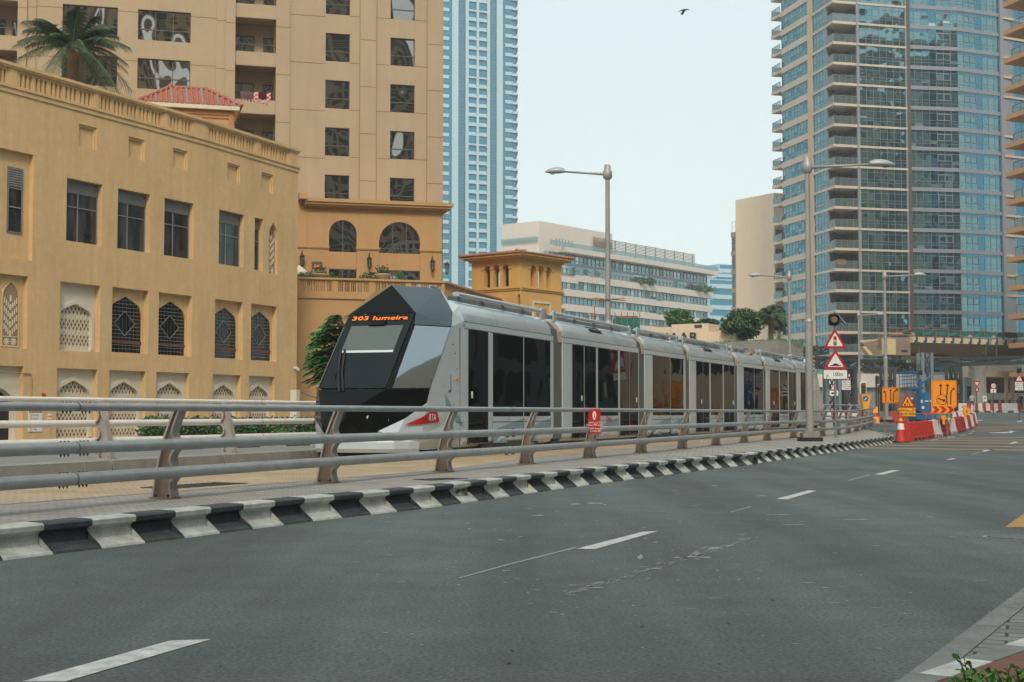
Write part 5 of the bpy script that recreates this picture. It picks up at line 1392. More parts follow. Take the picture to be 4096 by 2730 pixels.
# terrace wall and balustrade
FTe = frvp(20000, 1400, 84.0); te = lambda u,v=1100: FTe.a(u,v)
TE = thing('terrace_wall', 'orange terrace wall with pierced balustrade running in front of the podium behind the tram', 'wall', FTe.p(te(1500),0,0))
hT = FTe.h(1190,1108); aT0 = te(1120); aT1 = te(1778)
hSlT2, hSlB2, hTb = FTe.h(1250,1124), FTe.h(1250,1164), FTe.h(1190,1184)
def pierced(F, a0, a1, npan, mb, ng=4):
    W_ = (a1-a0)/npan
    for k in range(npan):
        x0 = a0+W_*k; x1 = x0+W_; pw = .16
        mb.fb(F, x0, x0+pw, hTb, hT-.12, -.3, 0.0, 0); mb.fb(F, x1-pw, x1, hTb, hT-.12, -.3, 0.0, 0)
        g0,g1 = x0+pw, x1-pw; st_ = (g1-g0)/ng; sl = []
        for i in range(ng):
            for j in range(3):
                c = g0+st_*(i+.5)+(j-1)*st_*.27; sl.append([c-st_*.075,c+st_*.075,hSlB2,hSlT2,'r',.18])
        wallgrid(mb, F, g0, g1, hTb, hT-.12, -.04, sl, 0); wallgrid(mb, F, g0, g1, hTb, hT-.12, -.22, [s[:4]+['r',.0] for s in sl], 0)
mb = MB(); pierced(FTe, te(1190), te(1778), 4, mb, 5)
FT2 = Fr(FTe.p(aT1,0,0)[:2], hdir(3476)); Lr = FT2.a(2120,1200)
pierced(FT2, 0, Lr, 5, mb, 5)
mb.build('balustrade', [M['wallP']], TE)
mb = MB(); mb.fb(FTe, aT0, aT1, hT-.12, hT, -.36, .08); mb.fb(FT2, 0, Lr, hT-.121, hT+.001, -.36, .081); mb.fb(FTe, aT0, aT1, hTb-.12, hTb, -.2, .10); mb.fb(FT2, 0, Lr, hTb-.121, hTb+.001, -.2, .101); mb.build('coping', [M['wallP']], TE)
mb = MB(); mb.fb(FTe, aT0, aT1, 0, hTb-.12, -1.2, 0); mb.fb(FT2, 0, Lr, 0, hTb-.121, -1.2, .001); mb.poly([FTe.p(aT0,hTb,-.3),FTe.p(aT1,hTb,-.3),FT2.p(Lr,hTb,-.3),FT2.p(Lr,hTb,-20),FTe.p(aT0,hTb,-20)],0); mb.build('wall', [M['wallP']], TE)
# lanterns
def lantern(u, v, F, label, side=0):
    a,h = F.hit(u,v); t = thing('wall_lantern', label, 'lantern', F.p(a,h,.0), 'lanterns on the podium wall')
    c = F.p(a,h,.35); mb = MB()
    mb.tube([F.p(a,h+.25,0),F.p(a,h+.55,.12),F.p(a,h+.62,.35),F.p(a,h+.42,.35)],.025,6); mb.fb(F,a-.05,a+.05,h+.05,h+.4,0,.03); mb.build('bracket',[M['lantern']],t)
    mb = MB(); mb.lathe(c,[(.01,.42),(.04,.40),(.17,.27),(.19,.25),(.02,.25)],8); mb.lathe(c,[(.02,-.42),(.05,-.36),(.10,-.3),(.02,-.28)],8)
    for k in range(6): an = k*pi/3; mb.cyl(c+Vector((.15*cos(an),.15*sin(an),.26)),c+Vector((.09*cos(an),.09*sin(an),-.3)),.012,.012,4)
    mb.build('lamp_cage',[M['lantern']],t); mb = MB(); mb.lathe(c,[(.13,.24),(.08,-.28)],8); mb.build('lamp_glass',[M['rail_glass']],t)
lantern(1474,1055,FPm,'black lantern on the orange podium wall between the two arched windows')
lantern(1726,1066,FPm,'black lantern on the orange podium wall right of the wide arched window')
lantern(1206,1045,FPm,'black lantern at the left end of the podium wall beside the basketball hoop')
FPs = Fr(FPm.p(aP1,0,0)[:2], (-.26,.965), flip=False); FPs.n = FPm.d.copy()
def lantern_side():
    t = thing('wall_lantern','black lantern sticking out past the right-hand corner of the podium','lantern',FPm.p(aP1,FPm.h(1768,1072),-.3),'lanterns on the podium wall'); a,h = aP1,FPm.h(1768,1072)
    c = FPm.p(a+.4,h,-.3); mb = MB(); mb.tube([FPm.p(a,h+.25,-.3),FPm.p(a+.15,h+.55,-.3),FPm.p(a+.4,h+.62,-.3),FPm.p(a+.4,h+.42,-.3)],.025,6); mb.build('bracket',[M['lantern']],t)
    mb = MB(); mb.lathe(c,[(.01,.42),(.04,.40),(.17,.27),(.19,.25),(.02,.25)],8); mb.lathe(c,[(.02,-.42),(.05,-.36),(.10,-.3),(.02,-.28)],8)
    for k in range(6): an = k*pi/3; mb.cyl(c+Vector((.15*cos(an),.15*sin(an),.26)),c+Vector((.09*cos(an),.09*sin(an),-.3)),.012,.012,4)
    mb.build('lamp_cage',[M['lantern']],t); mb = MB(); mb.lathe(c,[(.13,.24),(.08,-.28)],8); mb.build('lamp_glass',[M['rail_glass']],t)
lantern_side()
# basketball hoop
p = at(1268,1062,86.5); Fh = Fr((p.x,p.y),(1,0)); t = thing('basketball_hoop','small basketball hoop with dark backboard and orange ring on the terrace','hoop',(p.x,p.y,hTb))
hh = p.z; mb = MB(); mb.fprism(Fh,[(.33*c_[0],hh+.23*c_[1]) for c_ in ((-1,-1),(1,-1),(1,.8),(.85,1),(-.85,1),(-1,.8))],-.04,0); mb.build('backboard',[M['frame']],t)
mb = MB(); mb.tube([Vector((p.x+.17*cos(k*pi/6),p.y-.28+.17*sin(k*pi/6),hh-.14)) for k in range(13)],.025,6); mb.lathe((p.x,p.y-.28,hh-.3),[(.08,-.12),(.16,.15)],8); mb.fb(Fh,-.15,.15,hh-.14,hh+.05,.0,.02); mb.build('ring',[M['orangesign']],t)
mb = MB(); mb.cyl((p.x-.35,p.y+.4,hTb),(p.x-.35,p.y+.4,hh-.1),.04,.04,8); mb.cyl((p.x-.35,p.y+.4,hh-.1),(p.x,p.y,hh),.03,.03,8); mb.cyl((p.x-1.1,p.y+.5,hTb),(p.x-.35,p.y+.4,hh-.15),.03,.03,6); mb.build('post',[M['steellight']],t)
# planters and shrubs on the terrace
def planter(u, v, lab, red=True):
    p = at(u,v,85.2); t = thing('planter',lab,'planter',(p.x,p.y,hT)); mb = MB(); mb.lathe((p.x,p.y,hT),[(.15,-.1),(.3,0),(.52,.28),(.58,.34),(.5,.36),(.1,.34)],14); mb.build('pot',[M['pot']],t)
    mb = MB(); leafcloud(mb,(p.x,p.y,hT+.58),(.4,.4,.28),220,.07,2,seed=int(u)); mb.build('foliage',[M['leafA'],M['leafB']],t)
    mb = MB(); rn = random.Random(int(u)); 
    for k in range(7): mb.ball((p.x+rn.uniform(-.4,.4),p.y-.25,hT+.6+rn.uniform(0,.35)),.05,0,6,4)
    mb.build('flowers',[M['red']],t)
planter(1282,1108,'pale terrace bowl planter with red flowers beside the basketball hoop'); planter(1530,1112,'pale bowl planter with red flowers in front of the wide arched window')
for (u,w,n,lab) in ((1225,.7,420,'leafy shrub at the left end of the terrace balustrade'),(1318,.5,200,'low leafy shrub on the terrace right of the hoop planter'),(1490,.85,520,'rounded shrub on the terrace below the middle lantern'),(1605,.4,180,'small shrub on the terrace in front of the wide lower window')):
    p = at(u,1106,85.4); t = thing('shrub',lab,'shrub',(p.x,p.y,hTb)); mb = MB(); leafcloud(mb,(p.x,p.y,hT+.12),(w,.5,.42),n,.085,3,seed=int(u)); mb.build('foliage',[M['leafA'],M['leafB'],M['leafC']],t); mb = MB(); mb.cyl((p.x,p.y,hTb),(p.x,p.y,hT),.05,.03,6); mb.build('stem',[M['bark']],t)
p = at(1197,1098,86.5); t = thing('parasol','folded pale parasol top just behind the left end of the terrace balustrade','parasol',(p.x,p.y,hTb)); mb = MB(); mb.lathe((p.x,p.y,p.z),[(.02,.55),(.35,.3),(.75,-.05),(.72,-.08),(.3,.2),(.02,.3)],10); mb.build('canopy',[M['cream']],t); mb = MB(); mb.cyl((p.x,p.y,hTb),(p.x,p.y,p.z+.5),.035,.03,8); mb.build('pole',[M['steellight']],t)
# bird-on-ledge scale details: small stair flank with handrail by the building corner
p0_ = gr(1178,1668,.15); t = thing('stair_flank','cream stair cheek wall with a grey handrail at the corner of the ochre building','stair',(at(1185,1652,62).x,62,0))
c0 = at(1190,1652,62); c1 = at(1280,1652,64); Fst = frpp((c0.x,c0.y),(c1.x,c1.y)); w = (V2(c1)-V2(c0)).length
zt = at(1190,1560,62).z; mb = MB(); mb.fb(Fst,-.1,.22,0,zt,-.3,.0); mb.build('wall',[M['cream']],t); mb = MB(); mb.fprism(Fst,[(.22,0),(w,0),(w,zt*.35),(.22,zt*.78)],-.3,-.02); mb.build('stair_side',[M['wallP']],t)
mb = MB(); mb.tube([Fst.p(.2,zt-.1,0),Fst.p(.4,zt-.12,0),Fst.p(w,at(1280,1598,64).z,0)],.03,6); mb.build('handrail',[M['steellight']],t)
# ================================================================= unseen blocks added around the camera, sized so glass mirrors them instead of sky
def back_block(x0, x1, y0, y1, H, wm, gm, label, fl=3.6, bay_=7.5, facing='n'):
    t = thing('residential_tower', label, 'tower', ((x0+x1)/2,(y0+y1)/2,0)); mb = MB(); mb.box(x0,x1,y0,y1,0,H,0); mb.build('wall',[wm],t)
    mb = MB()
    for F, w in ((Fr((x1,y1),(-1,0)),x1-x0),(Fr((x0,y1),(0,-1)),y1-y0)):
        for k in range(int(H/fl)-1):
            for j in range(int(w/bay_)):
                a = j*bay_+bay_*.22; mb.fb(F,a,a+bay_*.58,2+k*fl,2+k*fl+fl*.74,-.1,.03,0)
    o = mb.build('windows',[gm],t); o['kind'] = 'stuff'
WL = M['black']
for (x0,x1,y0,y1,H,m,lab) in [(-20,8,-122,-96,90,'wallT','unseen beige tower added for reflections directly behind the photographer, tallest of the row'),
  (14,40,-120,-98,105,'wallL','unseen ochre block added for reflections behind the photographer, second in the row'),
  (-58,-28,-124,-100,98,'beigeR','unseen sand tower added for reflections behind the photographer to the left'),
  (-104,-68,-120,-90,52,'wallT','unseen wide beige block added for reflections far behind the photographer to the left'),
  (48,86,-112,-84,125,'wallT','unseen wide beige tower added for reflections behind the photographer to the right'),
  (60,84,-62,-24,30,'whitewall','unseen pale tower added for reflections across the road behind the photographer'),
  (52,76,-12,24,28,'greyclad','unseen grey tower added for reflections across the road out of view to the right'),
  (53,78,34,68,26,'steelgrey','unseen dark grey block added for reflections across the road out of view to the right'),
  (56,80,78,112,34,'glasstower','unseen dark tower added for reflections across the road out of view to the right'),
  (150,196,60,108,95,'steelgrey','unseen dark tower added for reflections far off to the right of the road, nearer one'),
  (205,250,20,70,120,'wallT','unseen tall beige tower added for reflections far off to the right of the road'),
  (108,140,84,124,62,'whitewall','unseen pale block added for reflections far off to the right of the road'),
  (170,230,-60,-10,110,'steelgrey','unseen dark tower added for reflections far behind and right of the photographer')]:
    back_block(x0,x1,y0,y1,H, M['greyclad'] if m == 'glasstower' else M[m], WL, lab)
# ================================================================= belvedere with tiled roof
def tiled_hip(c, F, hx, hy, z0, z1, ridge=0.0, parent=None, tile=.28, ovh=0.0, cap=.09):
    """hipped roof of barrel tiles; c centre (x,y), F frame giving d and n axes, hx/hy half sizes"""
    d, n = F.d, F.n; C = Vector((c[0],c[1]))
    def P(a,b,z): w = C+d*a+n*b; return Vector((w.x,w.y,z))
    E = [P(-hx,hy,z0),P(hx,hy,z0),P(hx,-hy,z0),P(-hx,-hy,z0)]; R = [P(-ridge,0,z1),P(ridge,0,z1)]
    faces = [(E[0],E[1],R[1],R[0]),(E[1],E[2],R[1],R[1]),(E[2],E[3],R[0],R[1]),(E[3],E[0],R[0],R[0])]
    mb = MB()
    for fi,(e0,e1,r1,r0) in enumerate(faces):
        w = (e1-e0).length; nt = max(4, int(w/tile)); up = ((r0+r1)/2-(e0+e1)/2); L = up.length; nr = max(3, int(L/(tile*1.25)))
        nrm = (e1-e0).cross(up).normalized(); 
        if nrm.z < 0: nrm = -nrm
        mb.poly([e0,e1,r1,r0] if (r1-r0).length > .01 else [e0,e1,r1], 0)
        for i in range(nt):
            f = (i+.5)/nt
            # height to which this column runs before the hip
            if (r1-r0).length > .01:
                g0 = (r0-e0).dot((e1-e0).normalized())/w; g1 = (r1-e0).dot((e1-e0).normalized())/w
            else: g0 = g1 = .5
            lim = 1.0 if g0 <= f <= g1 else (f/g0 if f < g0 else (1-f)/(1-g1))
            base = e0.lerp(e1, f); k = 0
            while (k+1)/nr <= lim+.5/nr:
                s0 = k/nr; s1 = min((k+1.12)/nr, lim+.02)
                if s1 <= s0: break
                a = base+up*s0+nrm*.045; b = base+up*s1+nrm*.02; ex = (e1-e0).normalized(); r = tile*.34
                vs = []
                for q,rr in ((a,r),(b,r*.85)):
                    for t in range(5):
                        an = pi*t/4; vs.append(q+ex*(-cos(an)*rr)+nrm*(sin(an)*rr*.8))
                mb.add(vs, [(t,t+1,t+6,t+5) for t in range(4)]+[(4,3,2,1,0)], 0 if (i*7+k*3+fi) % 3 else 1, True)
                k += 1
    for e,r in ((E[0],R[0]),(E[1],R[1]),(E[2],R[1]),(E[3],R[0])):
        nseg = int((r-e).length/.35)
        for k in range(nseg):
            a = e.lerp(r,k/nseg); b = e.lerp(r,min(1,(k+1.1)/nseg)); mb.cyl(a+Vector((0,0,.05)),b+Vector((0,0,.09)),cap*1.15,cap*.95,8,0)
    if ridge: mb.cyl(R[0]+Vector((0,0,.05)),R[1]+Vector((0,0,.05)),cap,cap,8,0)
    mb.ball(R[0]+Vector((0,0,.12)),cap*1.5,0,8,6)
    return mb.build('tiled_roof', [M['rooftile'],M['rooftile2']], parent)
bc = at(2084,1146,98.0); FBl = Fr((bc.x,bc.y), -hdir(-5600)); FBr = Fr((bc.x,bc.y), hdir(6500))
BV = thing('belvedere_tower','square yellow tower with open arches and a red tiled hip roof behind the tram','tower',(bc.x,bc.y,0))
aL = FBl.a(1887,1120); aR = FBr.a(2246,1120); zT = FBr.h(2084,1030); zB = FBr.h(2084,1146)
fdL = FBl.d; # faces: left spans aL..0, right spans 0..aR
mbw = MB()
for F_, a0, a1, archs in ((FBl,aL,0,[(1936,1960),(1972,1998),(2009,2035)]),(FBr,0,aR,[(2122.6,2145),(2153,2176),(2184.5,2205.5)])):
    ops = []
    for u0,u1 in archs:
        x0,x1 = F_.a(u0,1110),F_.a(u1,1110); h1 = zB+(zT-zB)*.80; ops.append([x0,x1,zB+.05,h1,'arch',.45,h1-(x1-x0)/2])
    wallgrid(mbw, F_, a0, a1, zB, zT, 0, ops); wallgrid(mbw, F_, a0, a1, zB, zT, -.45, [o[:5]+[.0]+o[6:] for o in ops])
    ops2 = []
    if F_ is FBl:
        x0,x1 = F_.a(2074,1200),F_.a(2083,1200); h1 = F_.h(2080,1176); ops2 = [[x0-.1,x1-.05,h1-2.2,h1,'arch',.3,h1-.3]]
    wallgrid(mbw, F_, a0, a1, 0, zB, 0, ops2)
# far walls
W_ = aR; D_ = -aL
P4 = [FBl.p(aL,0,0),FBl.p(0,0,0),FBr.p(aR,0,0)]; far = P4[0]+(P4[2]-P4[1])
def vwall(p,q,z0,z1,mb): mb.poly([(p[0],p[1],z0),(q[0],q[1],z0),(q[0],q[1],z1),(p[0],p[1],z1)],0)
FBfl = Fr((far.x,far.y),FBl.d); FBfr = Fr((P4[0].x,P4[0].y),FBr.d)
for F_,w in ((Fr((far.x,far.y),-FBl.d*-1),D_),(Fr((P4[0].x,P4[0].y),FBr.d),W_)):
    ops = []
    for k in range(3):
        c = w*(.30+.2*k); h1 = zB+(zT-zB)*.80; ops.append([c-.28,c+.28,zB+.05,h1,'arch',.3,h1-.28])
    wallgrid(mbw, F_, 0, w, zB, zT, 0, ops)
vwall(P4[2],far,0,zB,mbw); vwall(far,P4[0],0,zB,mbw)
mbw.poly([(p.x,p.y,zB) for p in (P4[0],P4[1],P4[2],far)],0); mbw.poly([(p.x,p.y,zT) for p in (P4[0],P4[1],P4[2],far)],0)
mbw.build('wall',[M['wallB']],BV)
mb = MB()
for (z0,z1,pr) in ((zB-.12,zB+.02,.14),(zB-.24,zB-.12,.07),(zT-.16,zT+.0,.12)):
    mb.fb(FBl,aL-pr,0,z0,z1,-.2,pr); mb.fb(FBr,0.0,aR+pr,z0+.002,z1+.002,-.2,pr+.002)
for F_, archs in ((FBl,[(1936,1960),(1972,1998),(2009,2035)]),(FBr,[(2122.6,2145),(2153,2176),(2184.5,2205.5)])):
    xs = [F_.a(u,1110) for p in archs for u in p]; hh = zB+(zT-zB)*.80-.32
    for (p,q_) in ((xs[0]-.25,xs[0]),(xs[1],xs[2]),(xs[3],xs[4]),(xs[5],xs[5]+.25)): mb.fb(F_,p,q_,hh,hh+.1,-.5,.07)
mb.build('string_course',[M['wallB']],BV)
ctr = (P4[0]+P4[2])/2; hx = W_/2+.62; hy = D_/2+.62; Fh_ = Fr((ctr.x,ctr.y),FBr.d)
mb = MB(); z0 = zT; 
def ring(mb, pr, za, zb): 
    c_ = [Vector((ctr.x,ctr.y))+Fh_.d*sx*(W_/2+pr)+Fh_.n*sy*(D_/2+pr) for sx,sy in ((-1,1),(1,1),(1,-1),(-1,-1))]; mb.slab([(p.x,p.y) for p in c_], za, zb)
ring(mb,.45,z0-.0,z0+.12); ring(mb,.6,z0+.12,z0+.26); mb.build('eaves',[M['wallB']],BV)
tiled_hip((ctr.x,ctr.y), Fh_, W_/2+.68, D_/2+.68, z0+.26, at(2068,993,98+1.5).z-.1, 0, BV, tile=.24)
# framed blind panel low on the right face
mb = MB(); x0,x1 = FBr.a(2130,1215),FBr.a(2201,1215); h1 = FBr.h(2130,1204); 
mb.fb(FBr,x0,x1,h1-.14,h1,0,.06); mb.fb(FBr,x0,x0+.12,h1-1.6,h1-.14,0,.06); mb.fb(FBr,x1-.12,x1,h1-1.6,h1-.14,0,.06); mb.build('panel_frame',[M['cream']],BV)
mb = MB(); 
for k in range(2):
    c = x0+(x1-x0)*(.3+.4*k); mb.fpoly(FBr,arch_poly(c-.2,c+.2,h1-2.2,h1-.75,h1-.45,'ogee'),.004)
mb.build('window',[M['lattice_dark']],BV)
# red-roofed pavilion behind the parapet of the ochre building
pv = at(945,470,76); Fpv = frvp(23030, 945, 76.0)
a1 = 0; a0 = Fpv.a(560,430); zt = Fpv.h(944,447); PV = thing('roof_pavilion','small pavilion with orange frame and red tiled roof rising behind the ochre parapet','pavilion',(pv.x,pv.y,10))
dpt = 4.2; mb = MB(); mb.fb(Fpv,a0,a1-.25,9.0,zt-.0,-dpt,-.0,0); mb.build('wall',[M['wallP']],PV)
mb = MB(); mb.fb(Fpv,a0-.35,a1+.0,zt,Fpv.h(944,432),-dpt-.3,.35,0); mb.build('eaves',[M['cream']],PV)
mb = MB(); mb.fb(Fpv,a0,a1-.3,zt-.25,zt-.08,-.1,.12); mb.fb(Fpv,a1-.55,a1-.3,9,zt-.25,-.1,.10); mb.fb(Fpv,a0,a1-.55,zt-.42,zt-.25,-.1,.06); mb.build('frame',[pm('orange_timber',(.40,.19,.07),.7)],PV)
za = Fpv.h(944,432); zr = at(728,366,78).z; cc_ = (V2(Fpv.p((a0+a1)/2,0,-dpt/2)))
tiled_hip(cc_, Fpv, (a1-a0)/2+.12, dpt/2+.3, za, zr, .95, PV, tile=.26)
# ================================================================= distant blue tower
FBt = frvp(15000, 1950, 450.0); bt = lambda u: FBt.a(u,400)
BT = thing('glass_skyscraper','very tall pale blue glass skyscraper with white grid rising behind the beige tower','skyscraper',FBt.p(bt(1900),0,0))
M['btw'] = pm('tower_white_hazed', (.36,.51,.57), .6, var=.03, vs=.05); M['btg'] = M['gF']  # distance haze mixed into the colour of the white bands
M['bts'] = pm('tower_recess', (.08,.17,.20), .7, var=.05)
fhb = (FBt.h(1900,100)-FBt.h(1900,100+38.2*12))/12; Ht = FBt.h(1900,-150); 
mb = MB(); 
mb.fb(FBt, bt(1700), bt(2066), 0, Ht, -30, 0, 0)
mb.hexa([FBt.p(bt(2066),0,0),FBt.p(bt(2094),0,-6),FBt.p(bt(2094),0,-30),FBt.p(bt(2066),0,-30),FBt.p(bt(2066),Ht,0),FBt.p(bt(2094),Ht,-6),FBt.p(bt(2094),Ht,-30),FBt.p(bt(2066),Ht,-30)],0)
mb.build('core',[M['btg']],BT)
mb = MB()
for (u0,u1,d) in ((1806,1831,.5),(1860,1872,.6),(1904,1913,.6),(1946,1957,.6),(1985,2009,.5)): mb.fb(FBt,bt(u0),bt(u1),0,Ht,-1,d,0)
for (u0,u1) in ((1866,1952),):
    k = 0
    while k*fhb < Ht: mb.fb(FBt,bt(u0)+.3,bt(u1)-.3,k*fhb,k*fhb+fhb*.17,-1,.55,0); k += 1
k = 0
h0 = FBt.h(1900,22)
h0 -= int(h0/fhb)*fhb
while k*fhb+h0 < Ht:
    h = h0+k*fhb; mb.fb(FBt,bt(2020),bt(2050),h,h+fhb*.36,-1,.25,0); mb.fb(FBt,bt(1765),bt(1795),h,h+fhb*.36,-1,.25,0)
    pts = [FBt.p(bt(2046),0,.8),FBt.p(bt(2066),0,1.2),FBt.p(bt(2093),0,-4.6),FBt.p(bt(2093),0,-8),FBt.p(bt(2046),0,-2)]
    mb.slab([(p.x,p.y) for p in pts],h-.2,h+.55); k += 1
mb.build('white_bands',[M['btw']],BT)
mb = MB(); k = 0
while k*fhb < Ht:
    for u0,u1 in ((1872,1904),(1913,1946)):
        if (k*31) % 7: mb.fb(FBt,bt(u0)+.15,bt(u1)-.15,k*fhb+fhb*.17,k*fhb+fhb*.38,-1,.35,0); mb.fb(FBt,bt(u0)+.15,bt(u1)-.15,k*fhb+fhb*.86,(k+1)*fhb,-1,.2,1)
    pts = [FBt.p(bt(2070),0,-.2),FBt.p(bt(2092),0,-4.9),FBt.p(bt(2092),0,-5),FBt.p(bt(2070),0,-.3)]; mb.slab([(p.x,p.y) for p in pts],h0+k*fhb+fhb*.55,h0+k*fhb+fhb*.95)
    k += 1
mb.build('balconies',[M['btw'],M['bts']],BT)
mb = MB(); k = 0
for u in list(range(1834,1860,7))+list(range(1960,1985,7))+list(range(2010,2066,9))+list(range(1770,1806,9)): mb.fb(FBt,bt(u),bt(u)+.09,0,Ht,-1,.12,0)
while k*fhb/3 < Ht: mb.fb(FBt,bt(1765),bt(2066),k*fhb/3,k*fhb/3+.10,-1,.09,0); k += 1
mb.build('mullions',[M['mull']],BT)
# ================================================================= long white apartment building
FWr = frvp(6400, 2158, 318.0); FWl = Fr(FWr.o, -hdir(-5200)); wr = lambda u,v=1100: FWr.a(u,v)
WB_ = thing('terraced_building','long pale apartment building with stepped glass floors, blank end block and roof screen','building',(FWr.o.x,FWr.o.y,0))
mb = MB(); zt = FWr.h(2158,884); zR = FWr.h(2160,990)
aw = FWl.a(2010,900); mb.fb(FWr,0,wr(2450),0,zt,aw*.98,0,0); mb.fb(FWl,aw,0,0,zt-.01,-6,.05,0); 
mb.fb(FWr,0,wr(2829),0,FWr.h(2829,1093)-.3,aw*.95,-.2,0); mb.build('wall',[M['whitewall']],WB_)
mb = MB()
for k in range(8): u = 2198+k*12.6; mb.fb(FWr,wr(u),wr(u)+.35,FWr.h(2198,982),FWr.h(2198,949),-.5,.02)
mb.build('louvre',[M['bts']],WB_)
mb = MB(); 
for q_ in (1,2,3,4): x = wr(2450)*q_/4.4; mb.fb(FWr,x,x+.06,zR,zt,0,.012)
mb.build('cladding_joints',[M['whiteband']],WB_)
hs_ = [FWr.h(2298,v) for v in (1006,1062,1111,1173,1232,1290,1345)]
mb = MB(); aE = wr(2824)
mb.fb(FWr,wr(2226),aE+2,hs_[0]-.9,hs_[0]+.2,-6,2.6,0)
for i,h in enumerate(hs_[2:]): mb.fb(FWr,wr(2245+ (50 if i == 0 else 0)),aE+(1 if i else 1.6),h-1.0,h+.55,-6,1.2,0)
mb.fb(FWr,wr(2165),wr(2300),hs_[2]-1.3-.2,hs_[2]-.8,-6,1.0,0); mb.fb(FWr,wr(2165),wr(2300),hs_[3]-.5,hs_[3]+.1,-6,1.0,0); mb.fb(FWr,wr(2165),wr(2300),hs_[4]-.5,hs_[4]+.1,-6,1.0,0)
mb.build('floor_band',[M['whiteband']],WB_)
random.seed(5)
mb = MB(); gl_ = ['gA','gB','gC','gD','gE']
for i in range(6):
    h1 = hs_[i]-1.0+.1; h0 = hs_[i+1]+.5
    if i == 0: h0 = hs_[1]+.2; h1 = hs_[0]-.9
    if i == 1: h1 = hs_[1]-.2
    a = wr(2175); 
    while a < aE-.5:
        w = 1.7; m = random.choice([0,0,0,1,2,3]); mb.fpoly(FWr,[(a,h0),(min(a+w,aE-.4),h0),(min(a+w,aE-.4),h1),(a,h1)],.3,m); a += w
mb.build('glazing',[M['wA'] if 'wA' in M else glassm('apartment_glass',(.42,.55,.56),.45,(.05,.09,.09),.03,.4,inner=2),glassm('apartment_glass_dark',(.3,.42,.45),.35,(.02,.04,.045),.03,.4),glassm('apartment_glass_pale',(.6,.7,.7),.55,(.15,.2,.2),.05,.3),M['gD']],WB_)
mb = MB()
for i in range(6):
    h1 = hs_[i]-.9; h0 = hs_[i+1]+.3; a = wr(2175)
    while a < aE: mb.fb(FWr,a-.06,a+.06,h0,h1,.28,.42); a += 1.7
    for f in (.28,.80): mb.fb(FWr,wr(2175),aE-.4,h0+(h1-h0)*f-.06,h0+(h1-h0)*f+.06,.28,.40)
mb.fb(FWr,wr(2175),aE-.4,hs_[1]-.25,hs_[1]+.25,.25,.5)
mb.build('mullions',[M['mull']],WB_)
mb = MB(); mb.fb(FWr,wr(2165),aE+2,hs_[0]+.2,hs_[0]+1.3,2.4,2.46); mb.fb(FWl,aw,0,FWl.h(2010,980),FWl.h(2010,980)+1.1,.5,.55); mb.build('glass_balustrade',[M['rail_glass']],WB_)
mb = MB(); 
for k in range(9): z = FWr.h(2772,1066)+k*(FWr.h(2772,1022)-FWr.h(2772,1066))/8; mb.fb(FWr,wr(2370),wr(2772),z-.09,z+.09,.5,.7)
a = wr(2370)
while a < wr(2772)+.1: mb.fb(FWr,a-.1,a+.1,hs_[0],FWr.h(2772,1018),.35,.5); a += 4.6
mb.build('roof_screen',[M['bronze']],WB_)
mb = MB(); 
for (u,w,z) in ((2545,4,.8),(2580,3,1.6),(2770,7,.5),(2800,6,.6)):
    p = FWr.p(wr(u),hs_[2]+1.2,1.2); leafcloud(mb,(p.x,p.y,p.z),(w*.6,1,1.0),260,.35,2,seed=u)
mb.build('planting',[M['leafB'],M['leafC']],WB_)
mb = MB()
for k,u in enumerate((2298,2345,2392)): mb.fb(FWr,wr(u),wr(u)+1.4,hs_[2]+.5,hs_[2]+2.4,1.3,1.35)
for u in (2608,2612,2616): mb.fb(FWr,wr(u)+0,wr(u)+2,hs_[3]+.4,hs_[3]+1.5,1.25,1.3); mb.fb(FWr,wr(u),wr(u)+2,hs_[4]+.4,hs_[4]+1.5,1.25,1.3)
mb.build('privacy_screens',[M['rail_glass']],WB_)
# ================================================================= hazy far buildings between the white block and the sand block
def far_block(F, u0, u1, v, dep, label, mw, mg, fl, base=0, band=.45, roofs=()):
    a0,a1 = F.a(u0,1200),F.a(u1,1200); H = F.h(u0,v); t = thing('distant_building',label,'building',F.p((a0+a1)/2,0,0))
    mb = MB(); mb.fb(F,a0,a1,0,H,-dep,0,0); mb.build('wall',[mw],t); mb = MB(); k = 1
    while k*fl < H-fl*.3: mb.fb(F,a0+.6,a1-.6,k*fl+fl*band,(k+1)*fl-.1 if (k+1)*fl < H else H-.4,-.2,.06,0); k += 1
    mb.build('glazing',[mg],t); mb = MB(); k = 1
    while k*fl < H-fl*.3: mb.fb(F,a0+(a1-a0)*.15,a1-(a1-a0)*.15,k*fl,k*fl+.35,0,1.4,0); k += 1
    mb.build('balconies',[mw],t); return t
F5 = frvp(9000, 2870, 620.0)
far_block(F5,2800,2838,1062,20,'rounded pale blue distant tower just above the white building end','btw' and M['btw'],M['gF'],3.6)
F6 = frvp(14000, 2870, 520.0)
far_block(F6,2834,2960,1115,20,'pale distant balcony building between the white building and the sand block',M['btw'],M['gF'],3.9)
F7 = frvp(14000, 2900, 560.0)
far_block(F7,2848,2960,1090,20,'upper set-back storeys of the distant pale building',M['btw'],M['gF'],3.9)
far_block(frvp(14000,2900,580.0),2875,2960,1056,20,'small glazed rooftop block highest of the distant pale buildings',M['btw'],M['gF'],3.9)
